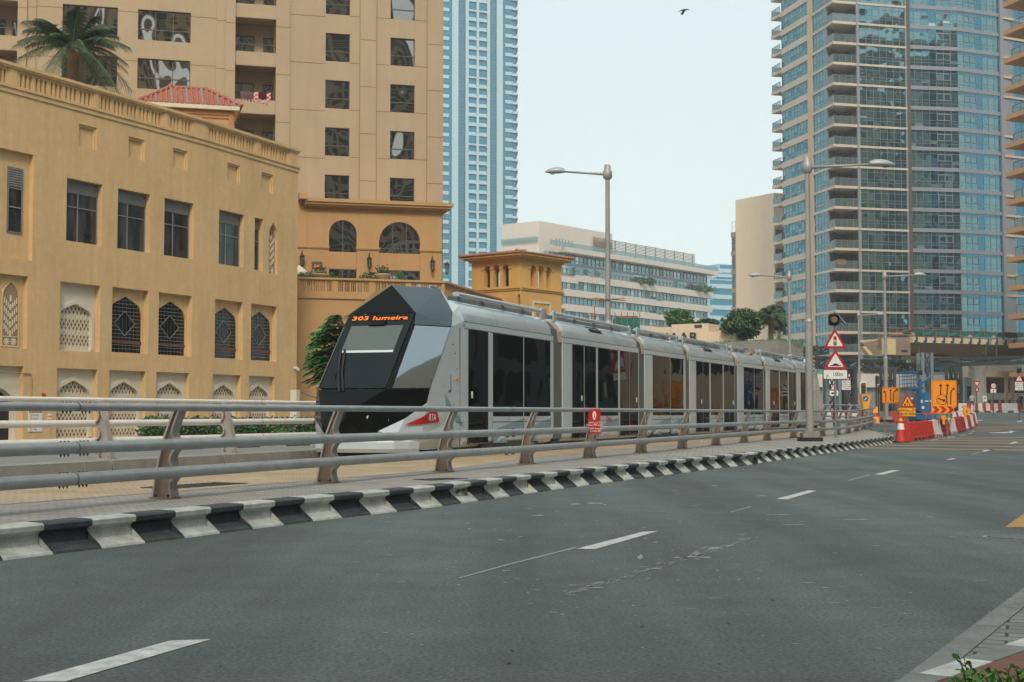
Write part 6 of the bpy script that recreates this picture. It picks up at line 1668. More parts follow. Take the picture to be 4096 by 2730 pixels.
# ================================================================= sand coloured block
FS = Fr(at(3020,1652,262)[:2], -hdir(-1540)); sb = lambda u,v=1000: FS.a(u,v)
SB = thing('sand_block','blank sand-coloured slab building with narrow glazed edges between trees and the glass tower','building',FS.p(0,0,0))
zt = FS.h(2943,801); mb = MB(); mb.fb(FS,sb(2943),sb(3097),0,zt,-20,0,0)
FSr = Fr(FS.p(sb(3097),0,0)[:2], hdir(16000)); mb.fb(FSr,0,14,0,zt-.0,-12,0,0); mb.fb(FS,sb(2908),sb(2943),0,FS.h(2908,930)-.2,-14,-1.2,0)
mb.build('wall',[M['beigeBlock']],SB)
mb = MB(); fl = 3.55; z = FS.h(2908,930); k = 0
M['brownband'] = pm('brown_band',(.36,.27,.20),.8)
while z-k*fl > 6:
    mb.fb(FS,sb(2907),sb(2943),z-k*fl-.9,z-k*fl,-14,-1.0,0); mb.fb(FSr,.3,11,z-k*fl-.9,z-k*fl,-.1,.25,0); k += 1
mb.build('floor_band',[M['brownband']],SB)
mb = MB(); k = 0
while z-k*fl > 6:
    mb.fb(FS,sb(2909),sb(2943),z-(k+1)*fl,z-k*fl-.9,-13,-1.1,0); mb.fb(FSr,.3,11,z-(k+1)*fl,z-k*fl-.9,-.1,.15,0); k += 1
mb.build('glazing',[M['glassdark']],SB)
mb = MB(); 
for u in (2914,2928): mb.fb(FS,sb(u),sb(u)+.12,4,z,-1.1,-.98)
k = 0
while z-k*fl > 6:
    for f in (.45,.62,.25): mb.fb(FS,sb(2909),sb(2943),z-(k+f)*fl-.5,z-(k+f)*fl-.4,-1.1,-1.0); mb.fb(FSr,.3,11,z-(k+f)*fl-.5,z-(k+f)*fl-.4,-.1,.22)
    k += 1
mb.build('mullions',[M['mull']],SB)
mb = MB(); zb = z
for f in (0,.5,1): mb.fb(FS,sb(2911),sb(2943),zb+f*2.0-.03,zb+f*2.0+.03,-1.1,-1.05)
for u in (2911,2925,2940): mb.fb(FS,sb(u),sb(u)+.08,zb,zb+2.0,-1.1,-1.05)
mb.fb(FSr,0,10,z+1.2,z+1.3,0,.1); mb.build('roof_railing',[M['mull']],SB)
# ================================================================= curtain-wall tower on the right
YF = 215.0
FF = frvp(24000, 3348, YF); K_ = FF.o.copy()                       # corner of the balconies
FL2 = Fr(K_, -hdir(1050))                                          # runs left/back from the corner (a<0)
pB = FL2.p(FL2.a(3250,800),0,0); FL1 = Fr(pB[:2], -hdir(640))
GT = thing('glass_tower','tall curved teal glass tower with beige bands and corner balconies on the right','tower',(K_.x,K_.y,0))
fl = (FF.h(3640,47)-FF.h(3640,47+81*8))/8; hz = FF.h(3640,47+81*18) ; ztop = FF.h(3640,47)+7*fl
aD = FF.a(3438,800); aE = FF.a(3633,800); bC = FL2.a(3308,800); bP = FL2.a(3257,800); cA = FL1.a(3133,800); 
nfl = int(round((ztop-hz)/fl))
FGa = frvp(33700, 3647, YF+3.2); g1 = FGa.a(3833,400); FGb = Fr(FGa.p(g1,0,0)[:2], hdir(14850)); g2 = FGb.a(4000,400)
FGc = Fr(FGb.p(g2+.6,0,-.6)[:2], hdir(12950)); g3 = FGc.a(4160,400)
Cx = FL2.p(bC,0,0); Dx = FF.p(aD,0,0); Qx = FF.p(aD,0,-6.5)
BCK = [FF.p(aE,0,-30), FL1.p(cA,0,-14)]
random.seed(21)
GM = [M['gA'],M['gB'],M['gC'],M['gD'],M['gE'],glassm('curtain_glass_sky',(.45,.62,.68),.7,(.25,.38,.42),.02,.5),glassm('curtain_glass_deep',(.10,.30,.42),.7,(.01,.04,.06),.03,.5)]
def glaz(F, a0, a1, h0, h1, n, hs, pick, d=0.0, mt=.07, mb_g=None, mb_m=None, flip=1):
    W = (a1-a0)/n; H = h1-h0
    for i in range(n):
        lv = [0]+list(hs)+[1]
        for j in range(len(lv)-1):
            mb_g.fpoly(F,[(a0+i*W,h0+lv[j]*H),(a0+(i+1)*W,h0+lv[j]*H),(a0+(i+1)*W,h0+lv[j+1]*H),(a0+i*W,h0+lv[j+1]*H)],d,pick(i,j,len(lv)-2))
    for i in range(n+1): mb_m.fb(F,a0+i*W-mt/2,a0+i*W+mt/2,h0,h1,d-.02,d+.05)
    for q in hs: mb_m.fb(F,a0,a1,h0+q*H-mt/2,h0+q*H+mt/2,d-.02,d+.045)
# core mass
mb = MB(); core = [FL1.p(cA,0,-.3),FL2.p(bP,0,-.3),FL2.p(bC,0,-.3),FF.p(FF.a(3308,800,-7),0,-6.6),FF.p(aD-.1,0,-6.6),FF.p(aD+.1,0,-.3),FF.p(aE,0,-.3),FGa.p(0,0,-.3),FGa.p(g1,0,-.3),FGb.p(g2,0,-.4),FGc.p(g3,0,-.3),FGc.p(g3,0,-30),FL1.p(cA,0,-20)]
mb.slab([(p.x,p.y) for p in core],0,ztop,0); mb.build('core',[M['greyclad']],GT)
mb = MB(); mb.fb(FL1, FL1.a(3241,800), FL1.a(3250,800)+.3, 0, ztop, -.5, .25, 0); mb.hexa([FL1.p(-.2,0,.25),FL2.p(bP+.1,0,.2),FL2.p(bP+.1,0,-.4),FL1.p(-.2,0,-.4)]+[FL1.p(-.2,ztop,.25),FL2.p(bP+.1,ztop,.2),FL2.p(bP+.1,ztop,-.4),FL1.p(-.2,ztop,-.4)],0)
mb.build('pier',[M['beigeR']],GT)
mb = MB(); mb.fb(FF,aE,aE+.55,0,ztop,-.4,.25,0); mb.build('fin',[M['frame']],GT)
mb = MB(); mb.fb(FGa,-.35,.1,0,ztop,-.4,.2,0); mb.fb(FGb,g2-.1,g2+.5,0,ztop,-.6,.35,0); mb.fb(FL2,bC-.1,bC+.35,0,ztop,-.3,.05); mb.fb(FF,aD-.2,aD+.25,0,ztop,-.3,.03); mb.build('fin',[M['greyclad']],GT)
for k in range(nfl+1):
    z = hz+k*fl                                                     # underside line of this slab
    if z < 4: continue
    sl = [FL1.p(cA,0,.12),FL1.p(-.15,0,.12)]
    # slab with beige edge
    S = MB(); t = .40
    pts = [FL2.p(bP+.2,0,.18),FF.p(0,0,.0),FF.p(aD,0,.0),FF.p(aD,0,-6.4),FL2.p(bC-.2,0,-1.2),FL2.p(bP,0,-.2)]
    S.slab([(p.x,p.y) for p in pts], z, z+t, 0); S.fb(FF,aD,aE,z,z+t*.8,-.3,.16,0)
    S.fb(FL1,cA,FL1.a(3241,800),z-.15,z+.82,-.3,.16,0)
    if k > 0 or True:
        e = FL1.p(cA,0,0)
        S.slab([(FL1.p(cA,0,.1).x,FL1.p(cA,0,.1).y),(FL1.p(cA-1.7,0,1.0).x,FL1.p(cA-1.7,0,1.0).y) if False else (FL1.p(cA-3.4,0,.4).x,FL1.p(cA-3.4,0,.4).y),(FL1.p(cA-3.4,0,-3.2).x,FL1.p(cA-3.4,0,-3.2).y),(FL1.p(cA,0,-3.5).x,FL1.p(cA,0,-3.5).y)], z+.2, z+.75, 0)
    S.build('floor_slab', [M['slab']], GT)
    S = MB(); S.fb(FGa,0,g1,z+.05,z+.62,-.3,.10,0); S.fb(FGb,0,g2,z+.05,z+.62,-.35,.10,0); S.fb(FGc,0,g3,z+.0,z+.35,-.3,.3,1); S.build('spandrel',[M['greyclad'],M['beigeR']],GT)
    if k == nfl: break
    G_ = MB(); Mu = MB(); zt2 = z+fl
    def pk(i,j,top): return 3 if random.random() < .75 else random.choice([0,2])
    glaz(FF,aD+.25,aE,z+t*.8,zt2,7,(.27,.42,.80),pk,0,.055,G_,Mu)
    g_ = G_.build('glazing',GM,GT); Mu.build('mullions',[M['mull']],g_); G_ = MB(); Mu = MB()
    def pk2(i,j,top): return [0,3,1][min(2,i%3)] if random.random() < .8 else 5
    glaz(FL1,cA,FL1.a(3241,800),z+.82,zt2-.15,9,(.22,.45,.85),lambda i,j,top: random.choice([0,0,1,3]),0,.055,G_,Mu)
    g_ = G_.build('glazing',GM,GT); Mu.build('mullions',[M['mull']],g_); G_ = MB(); Mu = MB()
    glaz(FL2,bP+.3,bC,z+t,zt2,4,(.22,.42,.85),lambda i,j,top: random.choice([0,0,3]),0,.055,G_,Mu)
    g_ = G_.build('glazing',GM,GT); Mu.build('mullions',[M['mull']],g_); G_ = MB(); Mu = MB()
    stripA = [0,2,0,6,0,0,0]; stripB = [2,0,0,6,0,2,0]
    def pa(i,j,top):
        if j == top: return 1
        if random.random() < (.035 if j > 1 else .07): return 5
        return stripA[i]
    glaz(FGa,.05,g1,z+.62,zt2+.05,7,(.20,.38,.82),pa,0,.05,G_,Mu)
    g_ = G_.build('glazing',GM,GT); Mu.build('mullions',[M['mull']],g_); G_ = MB(); Mu = MB()
    glaz(FGb,.0,g2,z+.62,zt2+.05,7,(.20,.38,.82),lambda i,j,top: 1 if j == top else stripB[i],0,.05,G_,Mu)
    g_ = G_.build('glazing',GM,GT); Mu.build('mullions',[M['mull']],g_); G_ = MB(); Mu = MB()
    glaz(FGc,.5,g3,z+.35,zt2,6,(.26,.45,.85),lambda i,j,top: [0,0,6,1,0,0][i],0,.055,G_,Mu)
    Mu2 = Mu
    for F_,x in ((FGa,g1*(4/7)),(FGb,g2/7)):
        Mu = MB()
        W_ = (g1 if F_ is FGa else g2)/7; h0 = z+.62+(fl-.57)*.39; h1 = z+.62+(fl-.57)*.80
        for (p,q_) in ((x,x+.12),(x+2*W_-.12,x+2*W_),(x+W_-.06,x+W_+.06)): Mu.fb(F_,p,q_,h0,h1,0,.10)
        Mu.fb(F_,x,x+2*W_,h1-.12,h1,0,.09); Mu.fb(F_,x,x+2*W_,h0,h0+.1,0,.09); Mu.build('opening_window',[M['mull']],GT)
    Mu = Mu2
    g_ = G_.build('glazing',GM,GT); Mu.build('mullions',[M['mull']],g_)
    # corner balcony: glass balustrade, back walls and doors
    B = MB(); h0 = z+t; h1 = h0+1.15
    B.fb(FF,.05,aD,h0,h1,-.06,-.02,0); B.build('glass_balustrade',[M['rail_glass']],GT); B = MB(); B.fb(FL2,bC+.35,-.05,h0,h1,-.07,-.03,0)
    B.fb(FL1,cA-3.3,cA,h0+.3,h0+1.4,.32,.36,0) if False else None
    B.build('glass_balustrade',[M['rail_glass']],GT); B = MB(); B.fb(FL1,cA-3.3,cA-.1,h0+.3,h0+1.35,.28,.32,0); 
    bb = B.build('glass_balustrade',[M['rail_glass']],GT)
    B = MB(); B.fb(FF,.0,aD,h1,h1+.06,-.08,0); B.fb(FL2,bC+.35,-.0,h1,h1+.06,-.09,-.01); B.fb(FL1,cA-3.35,cA,h0+1.35,h0+1.41,.26,.34); B.fb(FL1,cA-3.35,cA-3.25,h0+.2,h0+1.4,-3,.32)
    for i in range(5): B.fb(FF,.03+(aD-.1)*i/4,.09+(aD-.1)*i/4,h0,h1,-.07,-.01)
    for i in range(5): x = bC+.4+(-.1-bC-.4)*i/4; B.fb(FL2,x,x+.06,h0,h1,-.08,-.02)
    for i in range(3): x = cA-3.3+i*1.6; B.fb(FL1,x,x+.06,h0+.3,h0+1.35,.27,.33)
    B.build('handrail',[M['mull']],bb)
    B = MB(); F9 = Fr(FF.p(FF.a(3308,800,-6.5),0,-6.5)[:2], FF.d); w9 = (V2(Qx)-F9.o).length
    B.fb(F9,w9*.58,w9*.95,z+t,zt2-.5,-.02,.05,1); B.fb(F9,w9*.62,w9*.9,z+t+.8,z+t+1.5,.05,.06,0)
    F8 = Fr(Dx[:2],(Qx-Dx)[:2],flip=True); L8 = (Qx-Dx).length
    B.fb(F8,.3,L8-.3,z+t,zt2-.35,-.0,.05,1)
    for i in range(5): B.fb(F8,.3+i*(L8-.6)/4,.42+i*(L8-.6)/4,z+t,zt2-.35,.05,.08,2)
    B.build('balcony_door',[M['gE'],M['frame'],M['mull']],GT)
mb = MB(); kk = nfl-0
z = FF.h(3640,47+81*14); p = FL2.p(bC*.4,0,-1.0); mb.fb(FL2,bC*.75,-.3,z+.5,z+1.2,-1.4,-.4); tag(mb.build('balcony_mattress',[M['red']]),'bright red cover on the balcony floor above the road signal','cover')
mb = MB(); z = FF.h(3640,47+81*13); mb.fb(FF,1.2,2.7,z+1.5,z+2.3,-1.8,-1.7); tag(mb.build('balcony_board',[M['orangesign']]),'small orange board standing on a glass tower balcony','board')
# podium storey of the tower behind the bridge
mb = MB(); Fp_ = frvp(24000,3348,YF-9); zq = Fp_.h(3348,1497)
mb.fb(Fp_,Fp_.a(3240,1500),Fp_.a(4200,1500),zq-1.9,zq,-8,0,0); mb.fb(Fp_,Fp_.a(3240,1500),Fp_.a(4200,1500),0,zq-1.9,-8,-.6,1)
for k in range(34): x = Fp_.a(3240,1500)+k*1.2; mb.fb(Fp_,x,x+.05,0,zq-1.9,-.6,-.55,2)
PB = thing('tower_podium','low podium with pale band over grey roller doors at the foot of the glass tower','building',Fp_.p(0,0,0)); mb.build('wall',[M['whitewall'],M['greyclad'],M['frame']],PB)
# ================================================================= near-right building with jutting balconies
T_ = at(4015,300,163); 
RB = thing('balcony_building','building at the right edge with jutting orange-beige balconies and glass balustrades','building',(T_.x+12,T_.y,0))
flr = 115*163/FP; zz0 = at(4015,23,163).z
D1 = -hdir(450); D2 = hdir(13000)
R1 = V2(T_)+D1*14; R2 = V2(T_)+D2*18
wl = V2(T_)+D2*5.5+D1*2.0
mb = MB(); mb.slab([(wl.x,wl.y),(wl.x+D1.x*14,wl.y+D1.y*14),(wl.x+30,wl.y-8),(wl.x+30,wl.y+16),(wl.x+D2.x*14,wl.y+D2.y*14)],0,zz0+5*flr,0); mb.build('wall',[M['beigeR']],RB)
FRB = Fr((wl.x,wl.y),D1); FRB.n = Vector((-1,0)) if False else (Vector((D1.y,-D1.x)) if D1.y*(-1) > 0 else Vector((-D1.y,D1.x)))
FRC = Fr((wl.x+D1.x*14,wl.y+D1.y*14),(Vector((wl.x+30,wl.y-8))-Vector((wl.x+D1.x*14,wl.y+D1.y*14))))
for k in range(16):
    z = zz0+.5-k*flr
    if z < 4: break
    mb = MB(); mb.fb(FRC,.5,18,z,z+flr*.68,-.1,.05); mb.build('glazing',[M['glassdark']],RB)  # window bands added on this face to darken what the tram windows reflect
Fr1 = Fr(V2(T_), D1); Fr1.n = Vector((D1.y,-D1.x)) if (Vector((D1.y,-D1.x)).x < 0) else Vector((-D1.y,D1.x))
for k in range(-4,16):
    z = zz0-k*flr
    if z < 5: break
    mb = MB(); pts = [V2(T_),R1,R1+D2*6,V2(T_)+D2*16]; mb.slab([(p.x,p.y) for p in pts], z-.3, z+.25, 0); sl_ = mb.build('balcony_slab',[M['orangesoffit']],RB)
    mb = MB(); a = V2(T_)+D2*.9+D1*.5
    Fg = Fr(a,D1); Fg2 = Fr(a,D2)
    mb.fb(Fg,0,12,z+.25,z+1.35,-.02,.02,0); mb.fb(Fg2,0,9,z+.25,z+1.35,-.02,.02,0); g_ = mb.build('glass_balustrade',[M['rail_glass']],sl_)
    mb = MB(); mb.fb(Fg,-.03,12,z+1.35,z+1.41,-.04,.04); mb.fb(Fg2,-.03,9,z+1.35,z+1.41,-.04,.04)
    for i in range(7): mb.fb(Fg,i*1.5,i*1.5+.05,z+.25,z+1.35,-.03,.03); mb.fb(Fg2,i*1.5,i*1.5+.05,z+.25,z+1.35,-.03,.03)
    mb.build('handrail',[M['frame']],g_)
# ================================================================= street lamps
def lamp(u, vb, Y, vtop, side, label, r0=.135, arm=2.6, low=True, headlen=.95, group='street lamps'):
    b = at(u, vb, Y); zt = at(u, vtop, Y).z; z0 = .28+rise(Y); t = thing('street_lamp', label, 'street lamp', (b.x,b.y,z0), group)
    x,y = b.x,b.y
    mb = MB(); 
    if low: mb.box(x-.30,x+.30,y-.30,y+.30,z0+.14,z0+.30,0); mb.box(x-.38,x+.38,y-.38,y+.38,z0,z0+.14,1); mb.box(x-.22,x+.22,y-.22,y+.22,z0+.30,z0+.36,0)
    if low: mb.build('plinth', [M['concrete'],M['black']], t)
    mb = MB(); zm = z0+(zt-z0)*.42; mb.cyl((x,y,z0+.0),(x,y,zm),r0,r0*.96,16); mb.cyl((x,y,zm),(x,y,zm+.12),r0*1.1,r0*.72,16); mb.cyl((x,y,zm+.12),(x,y,zt-.5),r0*.72,r0*.60,16); mb.build('pole',[M['lamppole']],t)
    mb = MB(); mb.lathe((x,y,zt-.55),[(r0*.6,0),(r0*1.25,.1),(r0*1.3,.35),(r0*.9,.42),(r0*.85,.6),(r0*.6,.64),(.01,.64)],12)
    e = Vector((x+side*arm,y-.1,zt-.22)); mb.tube([(x,y,zt-.32),(x+side*arm*.5,y-.05,zt-.27),e],.045,8,0,[.06,.045,.04]); mb.build('arm',[M['lamppole']],t)
    mb = MB(); n = 8; L = headlen; vs = []; ringN = 8
    for i in range(n+1):
        f = i/n; w = .22*sin(pi*min(1,.12+f*.88))**.6; h = .20*sin(pi*min(1,.15+f*.85))**.7
        for j in range(ringN):
            a = 2*pi*j/ringN; vs.append((e.x+side*f*L, e.y+w*cos(a)*(.55+.45*(1-f*.3)), e.z+h*sin(a)*(1.0 if sin(a) > 0 else .35)-.02*f))
    mb.add(vs,[(i*ringN+j,i*ringN+(j+1)%ringN,(i+1)*ringN+(j+1)%ringN,(i+1)*ringN+j) for i in range(n) for j in range(ringN)]+[tuple(range(ringN)),tuple(range(n*ringN,(n+1)*ringN))],0,True)
    hd = mb.build('lamp_head',[M['lamphead']],t); mb = MB(); mb.ball((e.x+side*L*.6,e.y,e.z-.05),.13,0,10,6,.6); mb.build('lamp_glass',[M['rail_glass']],hd)
    return t,(x,y,z0,zt)
lamp(3240,1765,50.6,636,1,'nearest thick grey lamp post on a dark plinth in front of the tram rear',.145,2.2)
l2,(x2,y2,z2,zt2) = lamp(2433,1600,58,668,-1,'tall lamp post behind the tram with a rusty crossbar and its arm to the left',.15,1.75,False,.85)
mb = MB(); zc2 = at(2433,1202,58).z; mb.cyl((x2-.75,y2-.15,zc2-.0),(x2+.7,y2-.15,zc2+.06),.02,.02,6); mb.cyl((x2-.6,y2-.12,zc2+.08),(x2+.72,y2-.12,zc2-.02),.02,.02,6); mb.build('crossbar',[M['scaf']],l2)
lamp(3161,1600,92,1090,-1,'lamp post beyond the tram with its arm to the left before the glass tower',.14,1.9,False,.8)
lamp(3546,1690,92,1088,1,'lamp post on the median tip with its arm to the right',.14,1.9,True,.8)
lamp(3439,1640,140,1250,1,'distant lamp post in front of the tower balconies with its arm to the right',.13,1.8,True,.8)
lamp(3110,1640,140,1252,-1,'distant slim lamp post beyond the trees with its arm to the left',.12,1.8,False,.8)
t = thing('signal_mast','grey mast with small junction boxes beside the distant slim lamp post','mast',at(3084,1640,136)); p = at(3084,1640,136); mb = MB(); mb.cyl((p.x,p.y,1.2),(p.x,p.y,at(3084,1254,136).z),.26,.24,12); mb.build('pole',[M['lamppole']],t)
mb = MB(); 
for v in (1288,1305,1320,1332): q_ = at(3094,v,135.5); mb.box(q_.x-.2,q_.x+.25,q_.y-.1,q_.y+.1,q_.z-.12,q_.z+.12)
mb.build('junction_box',[M['bronze']],t)
# ================================================================= signs
def tri_pts(a, h0, w, H, r=.0): return [(a-w/2,h0),(a+w/2,h0),(a,h0+H)]
def rtri(a,h,w,H,k=.06):
    P = [Vector((a-w/2,h)),Vector((a+w/2,h)),Vector((a,h+H))]; out = []
    for i in range(3):
        p = P[i]; q0 = P[i-1]; q1 = P[(i+1)%3]; d0_ = (q0-p).normalized()*w*k; d1_ = (q1-p).normalized()*w*k
        for s in (0,.5,1): m = (p+d0_).lerp(p+d1_,s); out.append(tuple(m.lerp(p,.35 if s == .5 else 0)))
    return out
def warn(F, a, h, w, H, parent, fn, m_in='white', d=0.0):
    mb = MB(); mb.fprism(F,rtri(a,h,w,H),d-.01,d,0); s = mb.build('sign_face',[M['red']],parent)
    mb = MB(); k = .68; mb.fprism(F,rtri(a,h+H*.115,w*k,H*k),d,d+.004,0); mb.build('inner_panel',[M[m_in]],s)
    mb = MB(); fn(mb,F,a,h+H*.115,w*k,H*k,d+.008); mb.build('symbol',[M['black'],M['red'],M['orangesign'],M['bluesea']],s); return s
M['bluesea'] = pm('signal_green',(.01,.16,.17),.5)
def disc(mb,F,a,h,r,d,m=0,n=16): mb.fpoly(F,[(a+r*cos(2*pi*i/n),h+r*sin(2*pi*i/n)) for i in range(n)],d,m)
def sy_lights(mb,F,a,h,w,H,d):
    mb.fpoly(F,[(a-w*.10,h+H*.05),(a+w*.10,h+H*.05),(a+w*.10,h+H*.70),(a-w*.10,h+H*.70)],d-.002,0)
    for k,m in enumerate((3,2,1)): disc(mb,F,a,h+H*(.15+.225*k),w*.105,d,m)
def sy_hump(mb,F,a,h,w,H,d): mb.fpoly(F,[(a-w*.33,h+H*.06),(a+w*.33,h+H*.06),(a+w*.33,h+H*.12),(a+w*.2,h+H*.13),(a+w*.1,h+H*.22),(a,h+H*.245),(a-w*.1,h+H*.22),(a-w*.2,h+H*.13),(a-w*.33,h+H*.12)],d,0)
def sy_man(mb,F,a,h,w,H,d):
    disc(mb,F,a-w*.04,h+H*.66,w*.045,d,0,8); mb.fpoly(F,[(a-w*.05,h+H*.60),(a+w*.05,h+H*.58),(a+w*.09,h+H*.36),(a+w*.0,h+H*.34)],d,0)
    mb.fpoly(F,[(a+w*.0,h+H*.36),(a+w*.05,h+H*.36),(a+w*.02,h+H*.03),(a-w*.03,h+H*.03)],d,0); mb.fpoly(F,[(a+w*.04,h+H*.38),(a+w*.09,h+H*.36),(a+w*.26,h+H*.06),(a+w*.19,h+H*.04)],d,0)
    mb.fpoly(F,[(a-w*.05,h+H*.56),(a-w*.13,h+H*.34),(a-w*.10,h+H*.32),(a-w*.0,h+H*.5)],d+.001,0); mb.fpoly(F,[(a-w*.20,h+H*.26),(a-w*.01,h+H*.42),(a-w*.0,h+H*.40),(a-w*.18,h+H*.23)],d+.001,0)
    mb.fpoly(F,[(a-w*.36,h+H*.05),(a-w*.14,h+H*.05),(a-w*.16,h+H*.18),(a-w*.25,h+H*.25),(a-w*.32,h+H*.18)],d,0)
def sy_excl(mb,F,a,h,w,H,d): mb.fpoly(F,[(a-w*.04,h+H*.3),(a+w*.04,h+H*.3),(a+w*.06,h+H*.68),(a-w*.06,h+H*.68)],d,0); disc(mb,F,a,h+H*.15,w*.06,d,0,8)
def fr0(u,Y): p = at(u,1652,Y); return Fr((p.x,p.y),(1,0)), p
def sq(F,u0,u1,v1,v0): return F.a(u0,1600),F.a(u1,1600),F.h((u0+u1)/2,v0),F.h((u0+u1)/2,v1)
F,p = fr0(3344,56.7); t = thing('warning_sign','tall post with traffic-signal and speed-hump warning triangles above a 100m plate','sign',(p.x,p.y,.28))
mb = MB(); mb.cyl((p.x,p.y+.07,.28),(p.x,p.y+.07,F.h(3344,1300)),.047,.047,12); mb.build('pole',[M['steellight']],t)
a0,a1,h0,h1 = sq(F,3295.6,3389.6,1313,1395); warn(F,(a0+a1)/2,h0,a1-a0,h1-h0,t,sy_lights)
a0,a1,h0,h1 = sq(F,3296,3391.6,1396,1477.5); warn(F,(a0+a1)/2,h0,a1-a0,h1-h0,t,sy_hump)
a0,a1,h0,h1 = sq(F,3293.5,3391.5,1479,1518.5)
def rrect(a0,a1,h0,h1,r=.03,n=4):
    out = []
    for cx_,cy_,s in ((a1-r,h1-r,0),(a0+r,h1-r,1),(a0+r,h0+r,2),(a1-r,h0+r,3)):
        for k in range(n+1): an = pi/2*(s+k/n); out.append((cx_+r*cos(an),cy_+r*sin(an)))
    return out
mb = MB(); mb.fprism(F,rrect(a0,a1,h0,h1,.05),-.012,0,0); mb.fprism(F,rrect(a0+.02,a1-.02,h0+.02,h1-.02,.04),0,.003,1); ftext(mb,F,(a0+a1)/2+.10,(h0+h1)/2,.005,'100m',(h1-h0)*.58,0,bold=.002,sx=.80); ftext(mb,F,a0+.17,(h0+h1)/2-.03,.005,'ﻡ',(h1-h0)*.55,0,bold=.002,sx=.8); mb.build('distance_plate',[M['black'],M['white']],t)
a0,a1,h0,h1 = sq(F,3319.4,3359.4,1259,1303); c = ((a0+a1)/2,(h0+h1)/2)
mb = MB(); mb.fprism(F,rrect(a0,a1,h0,h1,.06),-.12,.0,0); r = (a1-a0)*.45; mb.cyl(F.p(c[0],c[1]+.03,0),F.p(c[0],c[1]+.03,.14),r,r*1.02,18,0,False); 
bc_ = mb.build('flashing_beacon',[M['black']],t); mb = MB(); mb.cyl(F.p(c[0],c[1]+.03,.0),F.p(c[0],c[1]+.03,.06),r*.88,r*.75,18); mb.build('lens',[pm('dull_amber_lens',(.20,.13,.06),.4)],bc_)
mb = MB(); q0 = F.p(F.a(3352,1270),F.h(3352,1262),0); mb.hexa([q0+Vector(v_) for v_ in ((0,0,0),(.05,0,.02),(.34,0,-.33),(.29,0,-.35),(0,.3,.03),(.05,.3,.05),(.34,.3,-.30),(.29,.3,-.32))]); mb.cyl(q0+Vector((.1,.1,-.1)),q0+Vector((-.05,.1,-.25)),.02,.02,6); mb.build('solar_panel',[M['steellight']],t)
mb = MB(); mb.cyl((p.x,p.y+.0,h1),(p.x,p.y,h1+.09),.04,.03,8); mb.build('cap',[M['steelgrey']],t)
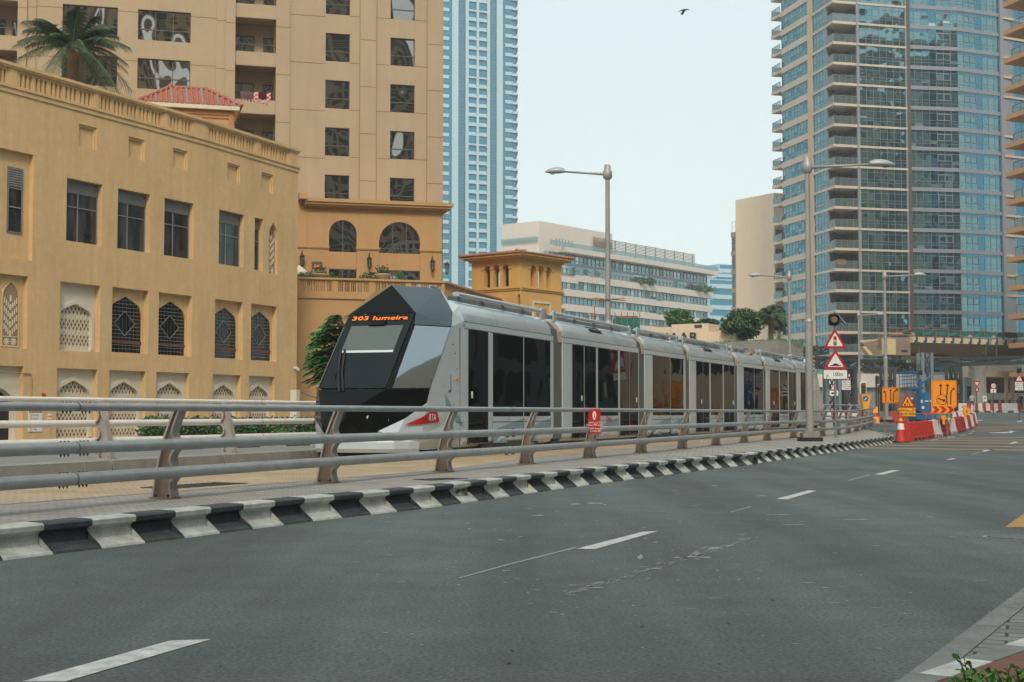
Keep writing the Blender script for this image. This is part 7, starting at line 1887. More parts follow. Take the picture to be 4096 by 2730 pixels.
# smaller signs further down
def post(u,Y,v1,t,r=.035,m='steelgrey'):
    q_ = at(u,1652,Y); mb = MB(); mb.cyl((q_.x,q_.y+.06,rise(Y)+.1),(q_.x,q_.y+.06,at(u,v1,Y).z),r,r,8); mb.build('pole',[M[m]],t)
def smallsign(u,Y,lab,parts,top,name='road_sign'):
    F,p = fr0(u,Y); t = thing(name,lab,'sign',(p.x,p.y,rise(Y)+.1)); post(u,Y,top,t)
    for (k,u0,u1,v1,v0) in parts:
        a0,a1,h0,h1 = sq(F,u0,u1,v1,v0); a = (a0+a1)/2
        if k == 'tri': warn(F,a,h0,a1-a0,h1-h0,t,sy_excl)
        elif k == 'yield':
            mb = MB(); mb.fprism(F,[(a0,h1),(a,h0),(a1,h1)],-.01,0,0); s = mb.build('sign_face',[M['red']],t); mb = MB(); w = (a1-a0)*.27; mb.fprism(F,[(a-w,h1-(h1-h0)*.18),(a,h1-(h1-h0)*.72),(a+w,h1-(h1-h0)*.18)],0,.004,0); mb.build('inner_panel',[M['white']],s)
        elif k == 'redsq':
            mb = MB(); mb.fprism(F,rrect(a0,a1,h0,h1,.04),-.01,0,0); disc(mb,F,a,h0+(h1-h0)*.78,.05,.003,1); mb.fpoly(F,[(a-.06,h0+(h1-h0)*.4),(a+.08,h0+(h1-h0)*.4),(a+.05,h0+(h1-h0)*.7),(a-.05,h0+(h1-h0)*.7)],.003,1); mb.fpoly(F,[(a-.12,h0+.08),(a-.06,h0+.08),(a+.03,h0+(h1-h0)*.42),(a-.04,h0+(h1-h0)*.42)],.003,1); mb.fpoly(F,[(a+.08,h0+.08),(a+.14,h0+.08),(a+.06,h0+(h1-h0)*.42),(a-.0,h0+(h1-h0)*.42)],.003,1); mb.build('pedestrian_panel',[M['red'],M['white']],t)
        elif k == 'round':
            mb = MB(); disc(mb,F,a,(h0+h1)/2,(a1-a0)/2,0,0,20); disc(mb,F,a,(h0+h1)/2,(a1-a0)*.38,.004,1,20); r = (a1-a0)*.38
            for sx_ in (-.45,.45):
                A = [(a+sx_*r+r*.32*cos(2*pi*i/10),(h0+h1)/2-r*.15+r*.32*sin(2*pi*i/10)) for i in range(11)]; B = [(a+sx_*r+r*.24*cos(2*pi*i/10),(h0+h1)/2-r*.15+r*.24*sin(2*pi*i/10)) for i in range(11)]
                for i in range(10): mb.fpoly(F,[A[i],A[i+1],B[i+1],B[i]],.006,2)
            mb.fpoly(F,[(a-r*.6,(h0+h1)/2-r*.7),(a-r*.45,(h0+h1)/2-r*.8),(a+r*.6,(h0+h1)/2+r*.7),(a+r*.45,(h0+h1)/2+r*.8)],.008,0); mb.build('sign_face',[M['red'],M['white'],M['black']],t)
        elif k in ('plate','walk','bluerect','truck'):
            mb = MB(); mb.fprism(F,rrect(a0,a1,h0,h1,.03),-.01,0,0); H = h1-h0; W_ = a1-a0
            if k == 'plate':
                for i,s_ in enumerate(('ﻑﻮﻗﻮﻟﺍ ﻉﻮﻨﻤﻣ','ﻡﺍﺮﺘﻟﺍ ﻚﻜﺳ ﻰﻠﻋ','Do Not Stop','on Tracks')): ftext(mb,F,a,h0+H*(.84-.23*i),.003,s_,H*.2,1,bold=.002,sx=.8)
            elif k == 'walk':
                disc(mb,F,a,h0+H*.82,H*.09,.003,1); mb.fpoly(F,[(a-H*.1,h0+H*.4),(a+H*.1,h0+H*.4),(a+H*.08,h0+H*.72),(a-H*.08,h0+H*.72)],.003,1); mb.fpoly(F,[(a-H*.2,h0+H*.08),(a-H*.1,h0+H*.08),(a+H*.04,h0+H*.42),(a-H*.08,h0+H*.42)],.003,1); mb.fpoly(F,[(a+H*.14,h0+H*.08),(a+H*.24,h0+H*.08),(a+H*.1,h0+H*.42),(a,h0+H*.42)],.003,1)
            elif k == 'truck': mb.fb(F,a0+W_*.2,a0+W_*.65,h0+H*.35,h0+H*.65,0,.004,1); mb.fb(F,a0+W_*.66,a0+W_*.82,h0+H*.35,h0+H*.55,0,.004,1); 
            elif k == 'bluerect': disc(mb,F,a,h0+H*.6,W_*.3,.003,2); disc(mb,F,a,h0+H*.6,W_*.12,.005,0)
            mb.build('panel',[M['white'],M['black'],M['bluepaint']],t)
    return t
smallsign(3336,74,'small warning triangle with a truck plate behind the near sign post',[('tri',3319.5,3354,1533,1562),('truck',3319,3353.5,1563.5,1584)],1540)
smallsign(3386,80,'warning triangle over a white text plate partly behind the 100m plate',[('tri',3368,3403.5,1501,1521),('plate',3368,3403,1523,1560)],1510)
smallsign(3908,112,'red give-way triangle above a small red pedestrian panel',[('yield',3893,3924.5,1525,1550.5),('redsq',3900,3917.5,1552,1568.5)],1530)
smallsign(3974.5,118,'round no-cycling sign above a white pedestrian plate',[('round',3963,3986.5,1532.5,1556),('walk',3963,3985.5,1556.5,1572)],1535)
smallsign(4077,104,'warning triangle with text plate at the right edge of the junction',[('tri',4061,4095.5,1497,1527),('plate',4061,4094.5,1529,1562.5)],1490)
smallsign(3940,132,'small white panel with a blue disc by the concrete column',[('bluerect',3932.5,3947,1585,1606)],1590)
def beacon_top(u,Y,v,t=None):
    F,p = fr0(u,Y); a,h = F.hit(u,v); mb = MB(); mb.fprism(F,rrect(a-.16,a+.16,h-.16,h+.16,.04),-.1,0,0); mb.fb(F,a-.3,a+.1,h+.2,h+.24,-.3,.1); mb.build('flashing_beacon',[M['black']],t)
t = [o for o in bpy.data.objects if o.get('label','').startswith('warning triangle with text plate')][0]; beacon_top(4078,104,1484,t)
# traffic signals
def signal(u,Y,v1,v0,lab,lit,back=None):
    F,p = fr0(u,Y); t = thing('traffic_signal',lab,'traffic light',(p.x,p.y,rise(Y)+.1)); post(u,Y,v1,t,.06); a,h1 = F.hit(u,v1); h0 = F.h(u,v0); w = (h1-h0)*.17
    mb = MB(); 
    if back: mb.fprism(F,rrect(a-w*1.6,a+w*1.6,h0-.1,h1+.1,.05),.02,.04,1)
    mb.fprism(F,rrect(a-w,a+w,h0,h1,.05),.04,.22,0)
    b = mb.build('signal_head',[M['black'],M['white']],t)
    for k,c in enumerate(('red','amber','bluesea')):
        mb = MB(); hc = h1-(h1-h0)*(.17+.33*k); mb.cyl(F.p(a,hc,.22),F.p(a,hc,.235),w*.62,w*.6,12); mb.build('signal_lens',[M['redplastic'] if (c == 'red' and lit) else M['frame']],b)
signal(3451.5,86,1533,1579,'traffic signal with a white backboard and red lamp near the median tip',True,True)
signal(3507,104,1504,1538,'black traffic signal seen from behind a thin post by the junction',False)
signal(3515,118,1542,1570,'small dark traffic signal lowest of the pair by the grey doors',False)
# orange diversion boards
def board(F,u0,u1,v1,v0,parent,name='board',inner='orangesign',rim='black',rr=.08):
    a0,a1,h0,h1 = sq(F,u0,u1,v1,v0); mb = MB(); mb.fprism(F,rrect(a0,a1,h0,h1,rr),-.02,0,0); mb.fprism(F,rrect(a0+.03,a1-.03,h0+.03,h1-.03,rr),0,.003,1); mb.fprism(F,rrect(a0+.045,a1-.045,h0+.045,h1-.045,rr),.003,.005,0); mb.build(name,[M[inner],M[rim]],parent); return a0,a1,h0,h1
def arrow(mb,F,pts,w,d,m=0,head=2.3,hl=2.4):
    P = [Vector(p) for p in pts]
    for i in range(len(P)-1):
        dd_ = (P[i+1]-P[i]).normalized(); nn_ = Vector((-dd_.y,dd_.x))*w/2; e = dd_*w*.35 if i < len(P)-2 else dd_*0
        mb.fpoly(F,[tuple(P[i]-nn_),tuple(P[i+1]+e-nn_),tuple(P[i+1]+e+nn_),tuple(P[i]+nn_)],d+.0004*i,m)
    dd_ = (P[-1]-P[-2]).normalized(); nn_ = Vector((-dd_.y,dd_.x)); e = P[-1]
    mb.fpoly(F,[tuple(e-nn_*w*head*.5-dd_*w*.3),tuple(e+dd_*w*hl*.6),tuple(e+nn_*w*head*.5-dd_*w*.3)],d+.002,m)
F,p = fr0(3565,80); t = thing('diversion_sign','orange board with two black lane arrows behind the median lamp post','sign',(p.x,p.y,rise(80)))
a0,a1,h0,h1 = board(F,3529,3600,1551,1614,t); H = h1-h0; W_ = a1-a0; mb = MB()
arrow(mb,F,[(a0+W_*.47,h0+H*.12),(a0+W_*.47,h0+H*.80)],.05,.006,0,3.6,3.2); arrow(mb,F,[(a0+W_*.62,h0+H*.12),(a0+W_*.63,h0+H*.55),(a0+W_*.68,h0+H*.74),(a0+W_*.82,h0+H*.85)],.05,.006,0,3.6,3.2); arrow(mb,F,[(a0+W_*.2,h0+H*.12),(a0+W_*.2,h0+H*.6),(a0+W_*.14,h0+H*.72)],.05,.006,0,3.6,3.2); mb.build('arrows',[M['black']],t)
mb = MB(); 
for f in (.15,.85): mb.cyl(F.p(a0+W_*f,rise(80),-.06),F.p(a0+W_*f,h1-.1,-.06),.03,.03,6)
mb.build('legs',[M['scaf']],t)
F,p = fr0(3778,72); z0 = rise(72); t = thing('diversion_sign','large orange board with three lane arrows and a circled arrow above red chevrons','sign',(p.x,p.y,z0))
a0,a1,h0,h1 = board(F,3725.5,3827.5,1522,1631,t,'board'); H = h1-h0; W_ = a1-a0; mb = MB(); w = .062
arrow(mb,F,[(a0+W_*.36,h0+H*.48),(a0+W_*.385,h0+H*.76),(a0+W_*.375,h0+H*.80)],w,.006,0,3.2,2.9); arrow(mb,F,[(a0+W_*.62,h0+H*.1),(a0+W_*.60,h0+H*.4),(a0+W_*.635,h0+H*.7),(a0+W_*.635,h0+H*.80)],w,.006,0,3.2,2.9)
arrow(mb,F,[(a0+W_*.755,h0+H*.1),(a0+W_*.76,h0+H*.52),(a0+W_*.80,h0+H*.63),(a0+W_*.87,h0+H*.68)],w*.9,.006,0,3.0,2.6)
c = (a0+W_*.40,h0+H*.29); R_ = W_*.205; n = 24
disc(mb,F,c[0],c[1],R_*.93,.0095,1,24)
for i in range(n):
    p0_,p1_ = 2*pi*i/n,2*pi*(i+1)/n; mb.fpoly(F,[(c[0]+R_*cos(p0_),c[1]+R_*sin(p0_)),(c[0]+R_*cos(p1_),c[1]+R_*sin(p1_)),(c[0]+R_*.9*cos(p1_),c[1]+R_*.9*sin(p1_)),(c[0]+R_*.9*cos(p0_),c[1]+R_*.9*sin(p0_))],.011,0)
arrow(mb,F,[(c[0]-R_*.65,c[1]+R_*.22),(c[0]+R_*.42,c[1]-R_*.16)],w*1.1,.013,0,2.8,2.4); mb.build('arrows',[M['black'],M['orangesign']],t)
a0,a1,h0,h1 = sq(F,3725,3815.5,1625,1654.5); mb = MB(); mb.fb(F,a0,a1,h0,h1,.02,.03,0); W_ = a1-a0; H = h1-h0
for k in range(3):
    x = a0+W_*(.03+.325*k); w = W_*.17; mb.fpoly(F,[(x,h0+.02),(x+w,h0+.02),(x+w+H*.45,(h0+h1)/2),(x+w,h1-.02),(x,h1-.02),(x+H*.45,(h0+h1)/2)],.034,1)
mb.build('chevron_board',[M['orangesign'],M['red']],t)
mb = MB(); 
for f in (.06,.32,.70): mb.cyl(F.p(a0+W_*f,z0,-.05),F.p(a0+W_*f,h1+.3,-.05),.025,.025,6)
mb.cyl(F.p(a0-.25,z0,-.8),F.p(a0+.02,h1+.8,-.05),.03,.03,6); mb.cyl(F.p(a1-.1,z0,-.8),F.p(a1+.1,h1+.5,-.05),.03,.03,6); mb.build('legs',[M['scaf']],t)
F,p = fr0(3630,66); z0 = rise(66)+.02; t = thing('roadworks_sign','roadworks triangle with digging figure above a yellow MEN AT WORK plate','sign',(p.x,p.y,z0))
a0,a1,h0,h1 = sq(F,3597.5,3662.8,1575,1630.5); warn(F,(a0+a1)/2,h0,a1-a0,h1-h0,t,sy_man,'yellow')
a0,a1,h0,h1 = sq(F,3593.5,3663.5,1631.5,1667); mb = MB(); mb.fprism(F,rrect(a0,a1,h0,h1,.02),-.012,0,0); mb.fprism(F,rrect(a0+.012,a1-.012,h0+.012,h1-.012,.02),0,.003,1); H = h1-h0; ftext(mb,F,(a0+a1)/2,h0+H*.27,.005,'MEN AT WORK',H*.40,0,bold=.004,sx=.72); ftext(mb,F,(a0+a1)/2,h0+H*.74,.005,'ﻥﻮﻠﻐﺘﺸﻳ ﻝﺎﻤﻋ',H*.42,0,bold=.003,sx=1.0); mb.build('text_plate',[M['black'],M['yellow']],t)
mb = MB(); mb.cyl(F.p((a0+a1)/2,z0,-.05),F.p((a0+a1)/2,h1+.3,-.05),.03,.03,6); mb.cyl(F.p(a0+.1,z0,-.6),F.p((a0+a1)/2,h1+.2,-.05),.02,.02,6); mb.build('legs',[M['scaf']],t)
F,p = fr0(3465,84); t = thing('works_bin','yellow bin with a round blue arrow sign near the far guard rail','bin',(p.x,p.y,rise(84))); a0,a1,h0,h1 = sq(F,3447,3484,1580,1611)
mb = MB(); mb.fprism(F,[(a0+.1,h0-.4),(a1-.12,h0-.4),(a1,h1),(a0,h1)],-.6,0); mb.build('body',[M['yellow']],t); mb = MB(); mb.fb(F,a0-.03,a1+.03,h1,h1+.05,-.63,.03); mb.build('lid',[M['yellow']],t)
mb = MB(); c = F.a(3462,1600),F.h(3462,1596); disc(mb,F,c[0],c[1],.17,.01,0); arrow(mb,F,[(c[0]+.07,c[1]+.07),(c[0]-.04,c[1]-.05)],.04,.012,1); mb.build('arrow_sign',[M['bluepaint'],M['white']],t)
# ================================================================= traffic cone
def cone(u,v,H,lab,col='redplastic',name='traffic_cone'):
    p = gr(u,v,0); t = thing(name,lab,'traffic cone',(p.x,p.y,rise(p.y)),); z = rise(p.y); r = H*.17
    mb = MB(); mb.box(p.x-r*1.7,p.x+r*1.7,p.y-r*1.7,p.y+r*1.7,z+.004,z+.05,0); mb.build('base',[M['black']],t)
    mb = MB(); mb.lathe((p.x,p.y,z),[(r*1.25,.05),(r*1.15,.12),(r*.30,H*.93),(r*.2,H),(.001,H)],16); mb.build('cone_body',[M[col]],t)
    mb = MB(); f = lambda h: r*1.16+(r*.30-r*1.16)*((h-.12)/(H*.93-.12))+.004
    mb.lathe((p.x,p.y,z),[(f(H*.46),H*.46),(f(H*.68),H*.68)],16); mb.build('reflective_band',[M['white']],t)
    mb = MB(); mb.lathe((p.x,p.y,z),[(f(H*.76),H*.76),(f(H*.86),H*.86)],16); mb.build('yellow_band',[M['yellow']],t)
cone(3604,1771,1.22,'tall red and white traffic cone at the left end of the red barriers')
cone(3668,1650,.6,'low red cone behind the MEN AT WORK plate beside the blue lift') if False else None
# ================================================================= water-filled barriers
def barrier_mesh(w=1.0):
    mb = MB(); pr = [(-.24,0),(-.24,.16),(-.20,.20),(-.14,.55),(-.10,.80),(-.06,.84),(.06,.84),(.10,.80),(.14,.55),(.20,.20),(.24,.16),(.24,0)]
    A = [(0,y,z) for y,z in pr]; B = [(w,y,z) for y,z in pr]; n = len(pr)
    mb.add(A+B,[(i,i+1,n+i+1,n+i) for i in range(n-1)]+[tuple(range(n)),tuple(range(2*n-1,n-1,-1))],0)
    for k in range(9):
        x = w*(.10+.09*k)
        for s in (1,-1): mb.hexa([(x,s*.207,.22),(x+.03,s*.207,.22),(x+.03,s*.19,.22),(x,s*.19,.22),(x,s*.115,.76),(x+.03,s*.115,.76),(x+.03,s*.10,.76),(x,s*.10,.76)],0)
    for k in range(3):
        x = w*(.18+.26*k)
        for s in (1,-1): mb.box(x,x+w*.1,*sorted((s*.235,s*.243)),.01,.12,1)
    mb.box(w*.42,w*.58,-.04,.04,.84,.87,0)
    return mb
BM = {}
def barrier(p,d,col,lab,w=1.0,grp='water-filled road barriers'):
    key = (col,round(w,1))
    if key not in BM: o = barrier_mesh(w).build('road_barrier',[M[col],M['black']]); BM[key] = o.data
    else: o = bpy.data.objects.new('road_barrier',BM[key]); COL.objects.link(o)
    o.location = (p.x,p.y,rise(p.y)+.003); o.rotation_euler = (0,0,math.atan2(d.y,d.x)); tag(o,lab,'barrier',grp); LASTB[:] = [o]
LASTB = []
px = [(3628,1766),(3686,1756.5),(3721,1750.5),(3752,1745.5),(3787,1739),(3812,1733.5),(3833,1729),(3850,1724.5),(3860,1720.5),(3873,1715.5),(3884,1709),(3892,1702),(3898,1694)]
B_ = [V2(gr(u,v,0)) for u,v in px]
cols = ['redplastic','redplastic','whiteplastic','redfade','whiteplastic','redfade','redfade','whiteplastic','redfade','whiteplastic','redfade','whiteplastic','redfade']
BP = resample(spline(B_,10),1.07)
words = ['first','second','third','fourth','fifth','sixth','seventh','eighth','ninth','tenth','eleventh','twelfth']
for i in range(len(B_)-1):
    c = cols[i]; nm = {'redplastic':'bright red','redfade':'faded dark red','whiteplastic':'white'}[c]; e = (B_[i+1]-B_[i])
    barrier(B_[i],e.normalized(),c,'%s plastic road barrier, %s from the cone in the curved row'%(nm,words[i])); o = bpy.data.objects[-1] if False else LASTB[0]; o.scale = (e.length*.985,1.05,1.02)
# second line: white and pink stacked units behind, and the far row at the junction
for i,(u,v,c) in enumerate([(3818,1688,'whiteplastic'),(3826,1684,'redfade'),(3834,1681,'whiteplastic'),(3842,1678,'whiteplastic'),(3850,1676,'whiteplastic')]):
    p = at(u,v,96); barrier(Vector((p.x,p.y)),Vector((.25,.97)),c,'%s barrier standing end-on behind the curved row, %s from the left'%('faded red' if c == 'redfade' else 'white',('first','second','third','fourth','fifth')[i]))
xr = 3834; i = 0
FR_ = [('whiteplastic',2),('redfade',1),('whiteplastic',1),('redplastic',1),('whiteplastic',1),('redfade',1),('whiteplastic',2),('whiteplastic',2),('redplastic',1)]
F,p = fr0(3834,147); a = 0; dfar = Vector((1,-.05)).normalized()
seq = ['whiteplastic','whiteplastic','redfade','whiteplastic','redfade','whiteplastic','redplastic','whiteplastic','redplastic','whiteplastic','redfade','whiteplastic','whiteplastic','whiteplastic','whiteplastic','redplastic','redplastic']
for i,c in enumerate(seq[:16]):
    q_ = Vector((p.x,p.y))+dfar*(i*.44*1.0)*1.0
    q_ = Vector((at(3834+i*15.6,1652,147).x,147-.0*i)); barrier(q_,dfar,c,'%s barrier in the far row across the junction, %s from the left'%({'redplastic':'red','redfade':'dull red','whiteplastic':'white'}[c],('first','second','third','fourth','fifth','sixth','seventh','eighth','ninth','tenth','eleventh','twelfth','thirteenth','fourteenth','fifteenth','sixteenth')[i]),w=.40,grp='barriers across the far side of the junction') if False else barrier(q_,dfar,c,'%s barrier in the far row across the junction, %s from the left'%({'redplastic':'red','redfade':'dull red','whiteplastic':'white'}[c],('first','second','third','fourth','fifth','sixth','seventh','eighth','ninth','tenth','eleventh','twelfth','thirteenth','fourteenth','fifteenth','sixteenth')[i]),.4,'barriers across the far side of the junction')
for i,(u,v,Y,c) in enumerate([(3560,1664,100,'redfade'),(3572,1664,100,'redfade'),(3586,1664,100,'redfade'),(3684,1652,95,'redplastic')]):
    p = at(u,v,Y); barrier(Vector((p.x,p.y)),Vector((1,.1)).normalized(),c,'dull red barrier on the works area behind the orange boards, %s from the left'%('first','second','third','fourth')[i],.8,'barriers inside the works area')
# red and white barriers inside the far tram loop
for i in range(9):
    u = 3215+i*27; p = at(u,1660,104); barrier(Vector((p.x,p.y)),Vector((1,.12)).normalized(),('redfade','whiteplastic')[i%2],'%s barrier beyond the far guard rail, %s from the left'%(('red','white')[i%2],('first','second','third','fourth','fifth','sixth','seventh','eighth','ninth')[i]),.5,'barriers beyond the far guard rail')
# warning lamps on the barriers
for i,(u,v,lab) in enumerate([(3774,1672,'round orange warning lamp on the barrier row below the chevrons'),(3857,1628,'upper orange warning lamp at the right end of the barriers'),(3873,1639,'rightmost orange warning lamp above the barrier row'),(3860,1656,'lower orange warning lamp at the right end of the barriers')]):
    p = at(u,v,70 if i == 0 else 80); t = thing('warning_lamp',lab,'lamp',(p.x,p.y,p.z-.3)); mb = MB(); mb.box(p.x-.05,p.x+.05,p.y-.04,p.y+.04,p.z-.32,p.z-.1); mb.build('battery_box',[M['yellow']],t); mb = MB(); mb.cyl((p.x,p.y-.05,p.z),(p.x,p.y+.05,p.z),.115,.115,14); mb.build('lens',[M['orangesign']],t)
# orange figure cones near the far rail
for i,(u,lab) in enumerate([(3497,'orange cone left of a pair by the far signal posts'),(3506,'orange cone right of a pair by the far signal posts')]):
    p = at(u,1613,92); t = thing('traffic_cone',lab,'traffic cone',(p.x,p.y,rise(92))); mb = MB(); mb.lathe((p.x,p.y,rise(92)+.2),[(.22,0),(.2,.08),(.05,1.05),(.001,1.06)],12); mb.build('cone_body',[M['orangesign']],t); mb = MB(); mb.lathe((p.x,p.y,rise(92)+.2),[(.155,.42),(.115,.66)],12); mb.build('reflective_band',[M['red']],t)
# ================================================================= blue boom lift
p = at(3702,1690,79); z = rise(79); X0,Y0 = p.x,p.y; t = thing('boom_lift','blue boom lift with railed work basket parked on the works area','boom lift',(X0,Y0,z)); s = 79/FP
def bxpx(mb,u0,u1,v1,v0,yd0,yd1,m=0,bev=None): a = at(u0,v0,79); b = at(u1,v1,79); mb.box(a.x,b.x,79+yd0,79+yd1,a.z,b.z,m)
mb = MB(); bxpx(mb,3660,3740,1660,1680,-.3,1.9,0); mb.build('chassis',[M['bluelift']],t)
for (u,w) in ((3650,30),(3688,26),(3735,26)):
    c = at(u+w/2,1680,79); mb = MB(); mb.cyl((c.x,78.5,z+.38),(c.x,78.85,z+.38),.37,.37,18); wl_ = mb.build('wheel',[M['tyre']],t); mb = MB(); mb.cyl((c.x,78.47,z+.38),(c.x,78.52,z+.38),.18,.16,12); mb.build('rim',[M['bluelift']],wl_)
mb = MB(); F79 = Fr((at(3702,1652,78.6).x,78.6),(1,0)); g = lambda u,v: F79.hit(u,v)
mb.fprism(F79,[g(3681,1645),g(3690,1652),g(3720,1652),g(3727,1640),g(3727,1594),g(3720,1588),g(3688,1588),g(3681,1600)],-1.6,0); mb.fprism(F79,[g(3681,1600),g(3683,1574),g(3722,1568),g(3727,1594)],-1.3,-.2); tu = mb.build('turret',[M['bluelift']],t)
mb = MB(); a_,h_ = g(3697,1629); mb.fb(F79,a_-.12,a_+.0,h_-.1,h_+.05,0,.01,0); a_,h_ = g(3714,1605); mb.fb(F79,a_-.2,a_+.15,h_-.03,h_+.03,0,.01,0); a_,h_ = g(3685,1605); mb.fb(F79,a_-.02,a_+.08,h_-.1,h_+.06,0,.01,0); mb.build('decals',[M['white']],tu)
mb = MB(); mb.ball(F79.p(*g(3696,1585),-.5),.07,0,8,6); mb.build('beacon',[M['redplastic']],tu)
mb = MB(); mb.fprism(F79,[g(3686,1590),g(3697,1590),g(3695,1528),g(3685,1528)],-.9,-.5,0); mb.fprism(F79,[g(3684,1540),g(3730,1506),g(3734,1512),g(3688,1548)],-.9,-.55,0); mb.fprism(F79,[g(3668,1556),g(3690,1540),g(3692,1546),g(3672,1562)],-.9,-.6,0); mb.build('boom_arm',[M['bluelift']],t)
mb = MB(); bxpx(mb,3618,3676,1549,1558,-.9,.1,0); bk = None
fl_ = mb.build('basket',[M['bluelift']],t); mb = MB()
for v in (1490,1506,1520,1536):
    a = at(3616,v,78.1); b = at(3674,v-3,78.1); mb.cyl(a,b,.02,.02,6); mb.cyl((a.x,79.1,a.z),(b.x,79.1,b.z),.02,.02,6)
for u in (3617,3631,3645,3660,3674):
    a = at(u,1549,78.1); b = at(u,1488,78.1); mb.cyl(a,b,.02,.02,6); mb.cyl((a.x,79.1,a.z),(b.x,79.1,b.z),.02,.02,6)
for u in (3617,3674):
    for v in (1490,1520): a = at(u,v,78.1); mb.cyl(a,(a.x,79.1,a.z),.02,.02,6)
mb.build('basket_rails',[M['bluelift']],fl_)
mb = MB(); bxpx(mb,3656,3672,1486,1502,-.85,-.6,0); bxpx(mb,3664,3674,1520,1549,-.7,-.3,1); mb.build('control_box',[M['black'],M['bluelift']],fl_)
mb = MB(); bxpx(mb,3660,3668,1500,1530,-.5,-.25,0); bxpx(mb,3655,3664,1545,1550,-.4,0,1); tag(mb.build('safety_vest',[M['yellow'],M['orangesign']]),'yellow and orange safety vest hanging in the blue lift basket','vest')
# small blue truck cab behind
p = at(3668,1640,92); t = thing('truck','blue truck cab with white roof seen behind the roadworks triangle','truck',(p.x,92,rise(92))); F9_ = Fr((p.x,91.2),(1,0)); g = lambda u,v: F9_.hit(u,v)
mb = MB(); mb.fprism(F9_,[g(3654,1654),g(3684,1654),g(3684,1598),g(3660,1598),g(3655,1612)],-1.8,0); mb.build('cab',[M['bluelift']],t); mb = MB(); mb.fprism(F9_,[g(3658,1598),g(3685,1598),g(3684,1592),g(3664,1591)],-1.85,.03); mb.build('roof',[M['whiteplastic']],t); mb = MB(); mb.fprism(F9_,[g(3664,1602),g(3682,1602),g(3682,1620),g(3664,1620)],0,.01); mb.build('window',[M['glassdark']],t)
for u in (3662,3680): c = at(u,1655,91.3); mb = MB(); mb.cyl((c.x,91.1,rise(92)+.4),(c.x,91.4,rise(92)+.4),.4,.4,14); mb.build('wheel',[M['tyre']],t)
# ================================================================= footbridge under construction
FD = frvp(12900, 3655, 160.0); dk_ = lambda u,v=1380: FD.a(u,v)
BR = thing('bridge_deck','cream bridge deck under construction with blue brackets and brown box underside','bridge',FD.p(dk_(3850),0,0))
x0,x1 = dk_(3651),dk_(4060)+14; hT_,hB_ = FD.h(3651,1348),FD.h(3651,1370)
mb = MB(); mb.fb(FD,x0,x1,hB_,hT_,-.5,0,0); mb.fb(FD,x0,x1,hT_-.25,hT_,-9,-.5,0); mb.build('fascia',[M['cream2']],BR)
hU = FD.h(3735,1421); mb = MB(); P0 = [FD.p(x0,hB_,-.02),FD.p(x1,hB_,-.02),FD.p(x1,hU,-4.5),FD.p(x0-.3,hU,-4.5)]; Q0 = [FD.p(x0,hB_+.05,-9),FD.p(x1,hB_+.05,-9)]
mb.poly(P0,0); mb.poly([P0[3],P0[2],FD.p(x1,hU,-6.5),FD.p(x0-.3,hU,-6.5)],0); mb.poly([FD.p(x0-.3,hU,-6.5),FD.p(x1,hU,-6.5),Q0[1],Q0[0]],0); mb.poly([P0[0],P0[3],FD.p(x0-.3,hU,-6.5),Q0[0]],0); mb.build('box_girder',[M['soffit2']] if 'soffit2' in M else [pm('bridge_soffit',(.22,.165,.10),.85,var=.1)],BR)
u = 3666; st = (dk_(4021)-dk_(3666))/10
for k in range(16):
    a = dk_(3666)+k*st; h = hT_-.02; mb = MB(); mb.fb(FD,a-.10,a+.12,h-.52,h+.06,0,.12,0); mb.fb(FD,a-.32,a-.10,h-.58,h-.34,0,.16,0); mb.build('bracket',[M['bluepaint']],BR)
mb = MB(); mb.fb(FD,dk_(3540),x0-.0,hB_-.9,hT_-.05,-1.2,-.4,0); mb.fb(FD,dk_(3537),dk_(3578),FD.h(3540,1419),FD.h(3540,1355),-.4,.2,1); mb.fb(FD,dk_(3580),dk_(3612),FD.h(3540,1419),hB_,-1.0,-.3,0); mb.fb(FD,dk_(3640),x0,FD.h(3540,1419),hB_,-1.2,-.38,0); mb.fb(FD,dk_(3612),dk_(3640),FD.h(3540,1419),FD.h(3540,1408),-1.2,-.3,0)
mb.fprism(FD,[(dk_(3470),FD.h(3480,1372)),(dk_(3537),FD.h(3537,1360)),(dk_(3537),FD.h(3537,1380)),(dk_(3482),FD.h(3482,1385))],-1.5,-.8,0); mb.fprism(FD,[(dk_(3470),FD.h(3480,1385)),(dk_(3482),FD.h(3482,1385)),(dk_(3512),FD.h(3512,1418)),(dk_(3496),FD.h(3496,1420))],-1.5,-.8,1)
mb.build('unfinished_end',[pm('rough_concrete',(.27,.20,.15),.9,var=.2,vs=.8),M['cream2']],BR)
mb = MB(); mb.fb(FD,dk_(3735),dk_(3900),FD.h(3735,1433),FD.h(3735,1421)+.05,-5.2,-3.6,0); mb.build('cross_beam',[M['cream2']],BR)
for u_ in (3668,3934,3977):
    a = dk_(u_); mb = MB(); mb.cyl(FD.p(a,FD.h(u_,1425),.3),FD.p(a,hB_+.0,.3),.10,.10,8); mb.cyl(FD.p(a,hB_-.2,.3),FD.p(a,hB_,.3),.22,.25,8); mb.build('prop',[M['frame']],BR)
mb = MB(); mb.tube([FD.p(dk_(3959),hT_,.2),FD.p(dk_(3959),hB_,.2),FD.p(dk_(3918),FD.h(3918,1421),.2)],.07,6); mb.build('drain_pipe',[M['frame']],BR)
for u_ in (3657,3886,3980): mb = MB(); c = FD.p(dk_(u_),hT_+.05,-.2); mb.ball(c+Vector((0,0,.15)),.28,0,10,6); mb.build('lifting_eye',[M['concrete']],BR)
t = thing('safety_netting','dark green safety netting on rusty scaffold posts along the bridge deck','netting',FD.p(dk_(3800),hT_,-.3)); mb = MB(); hN_ = FD.h(3680,1319)
n = 40
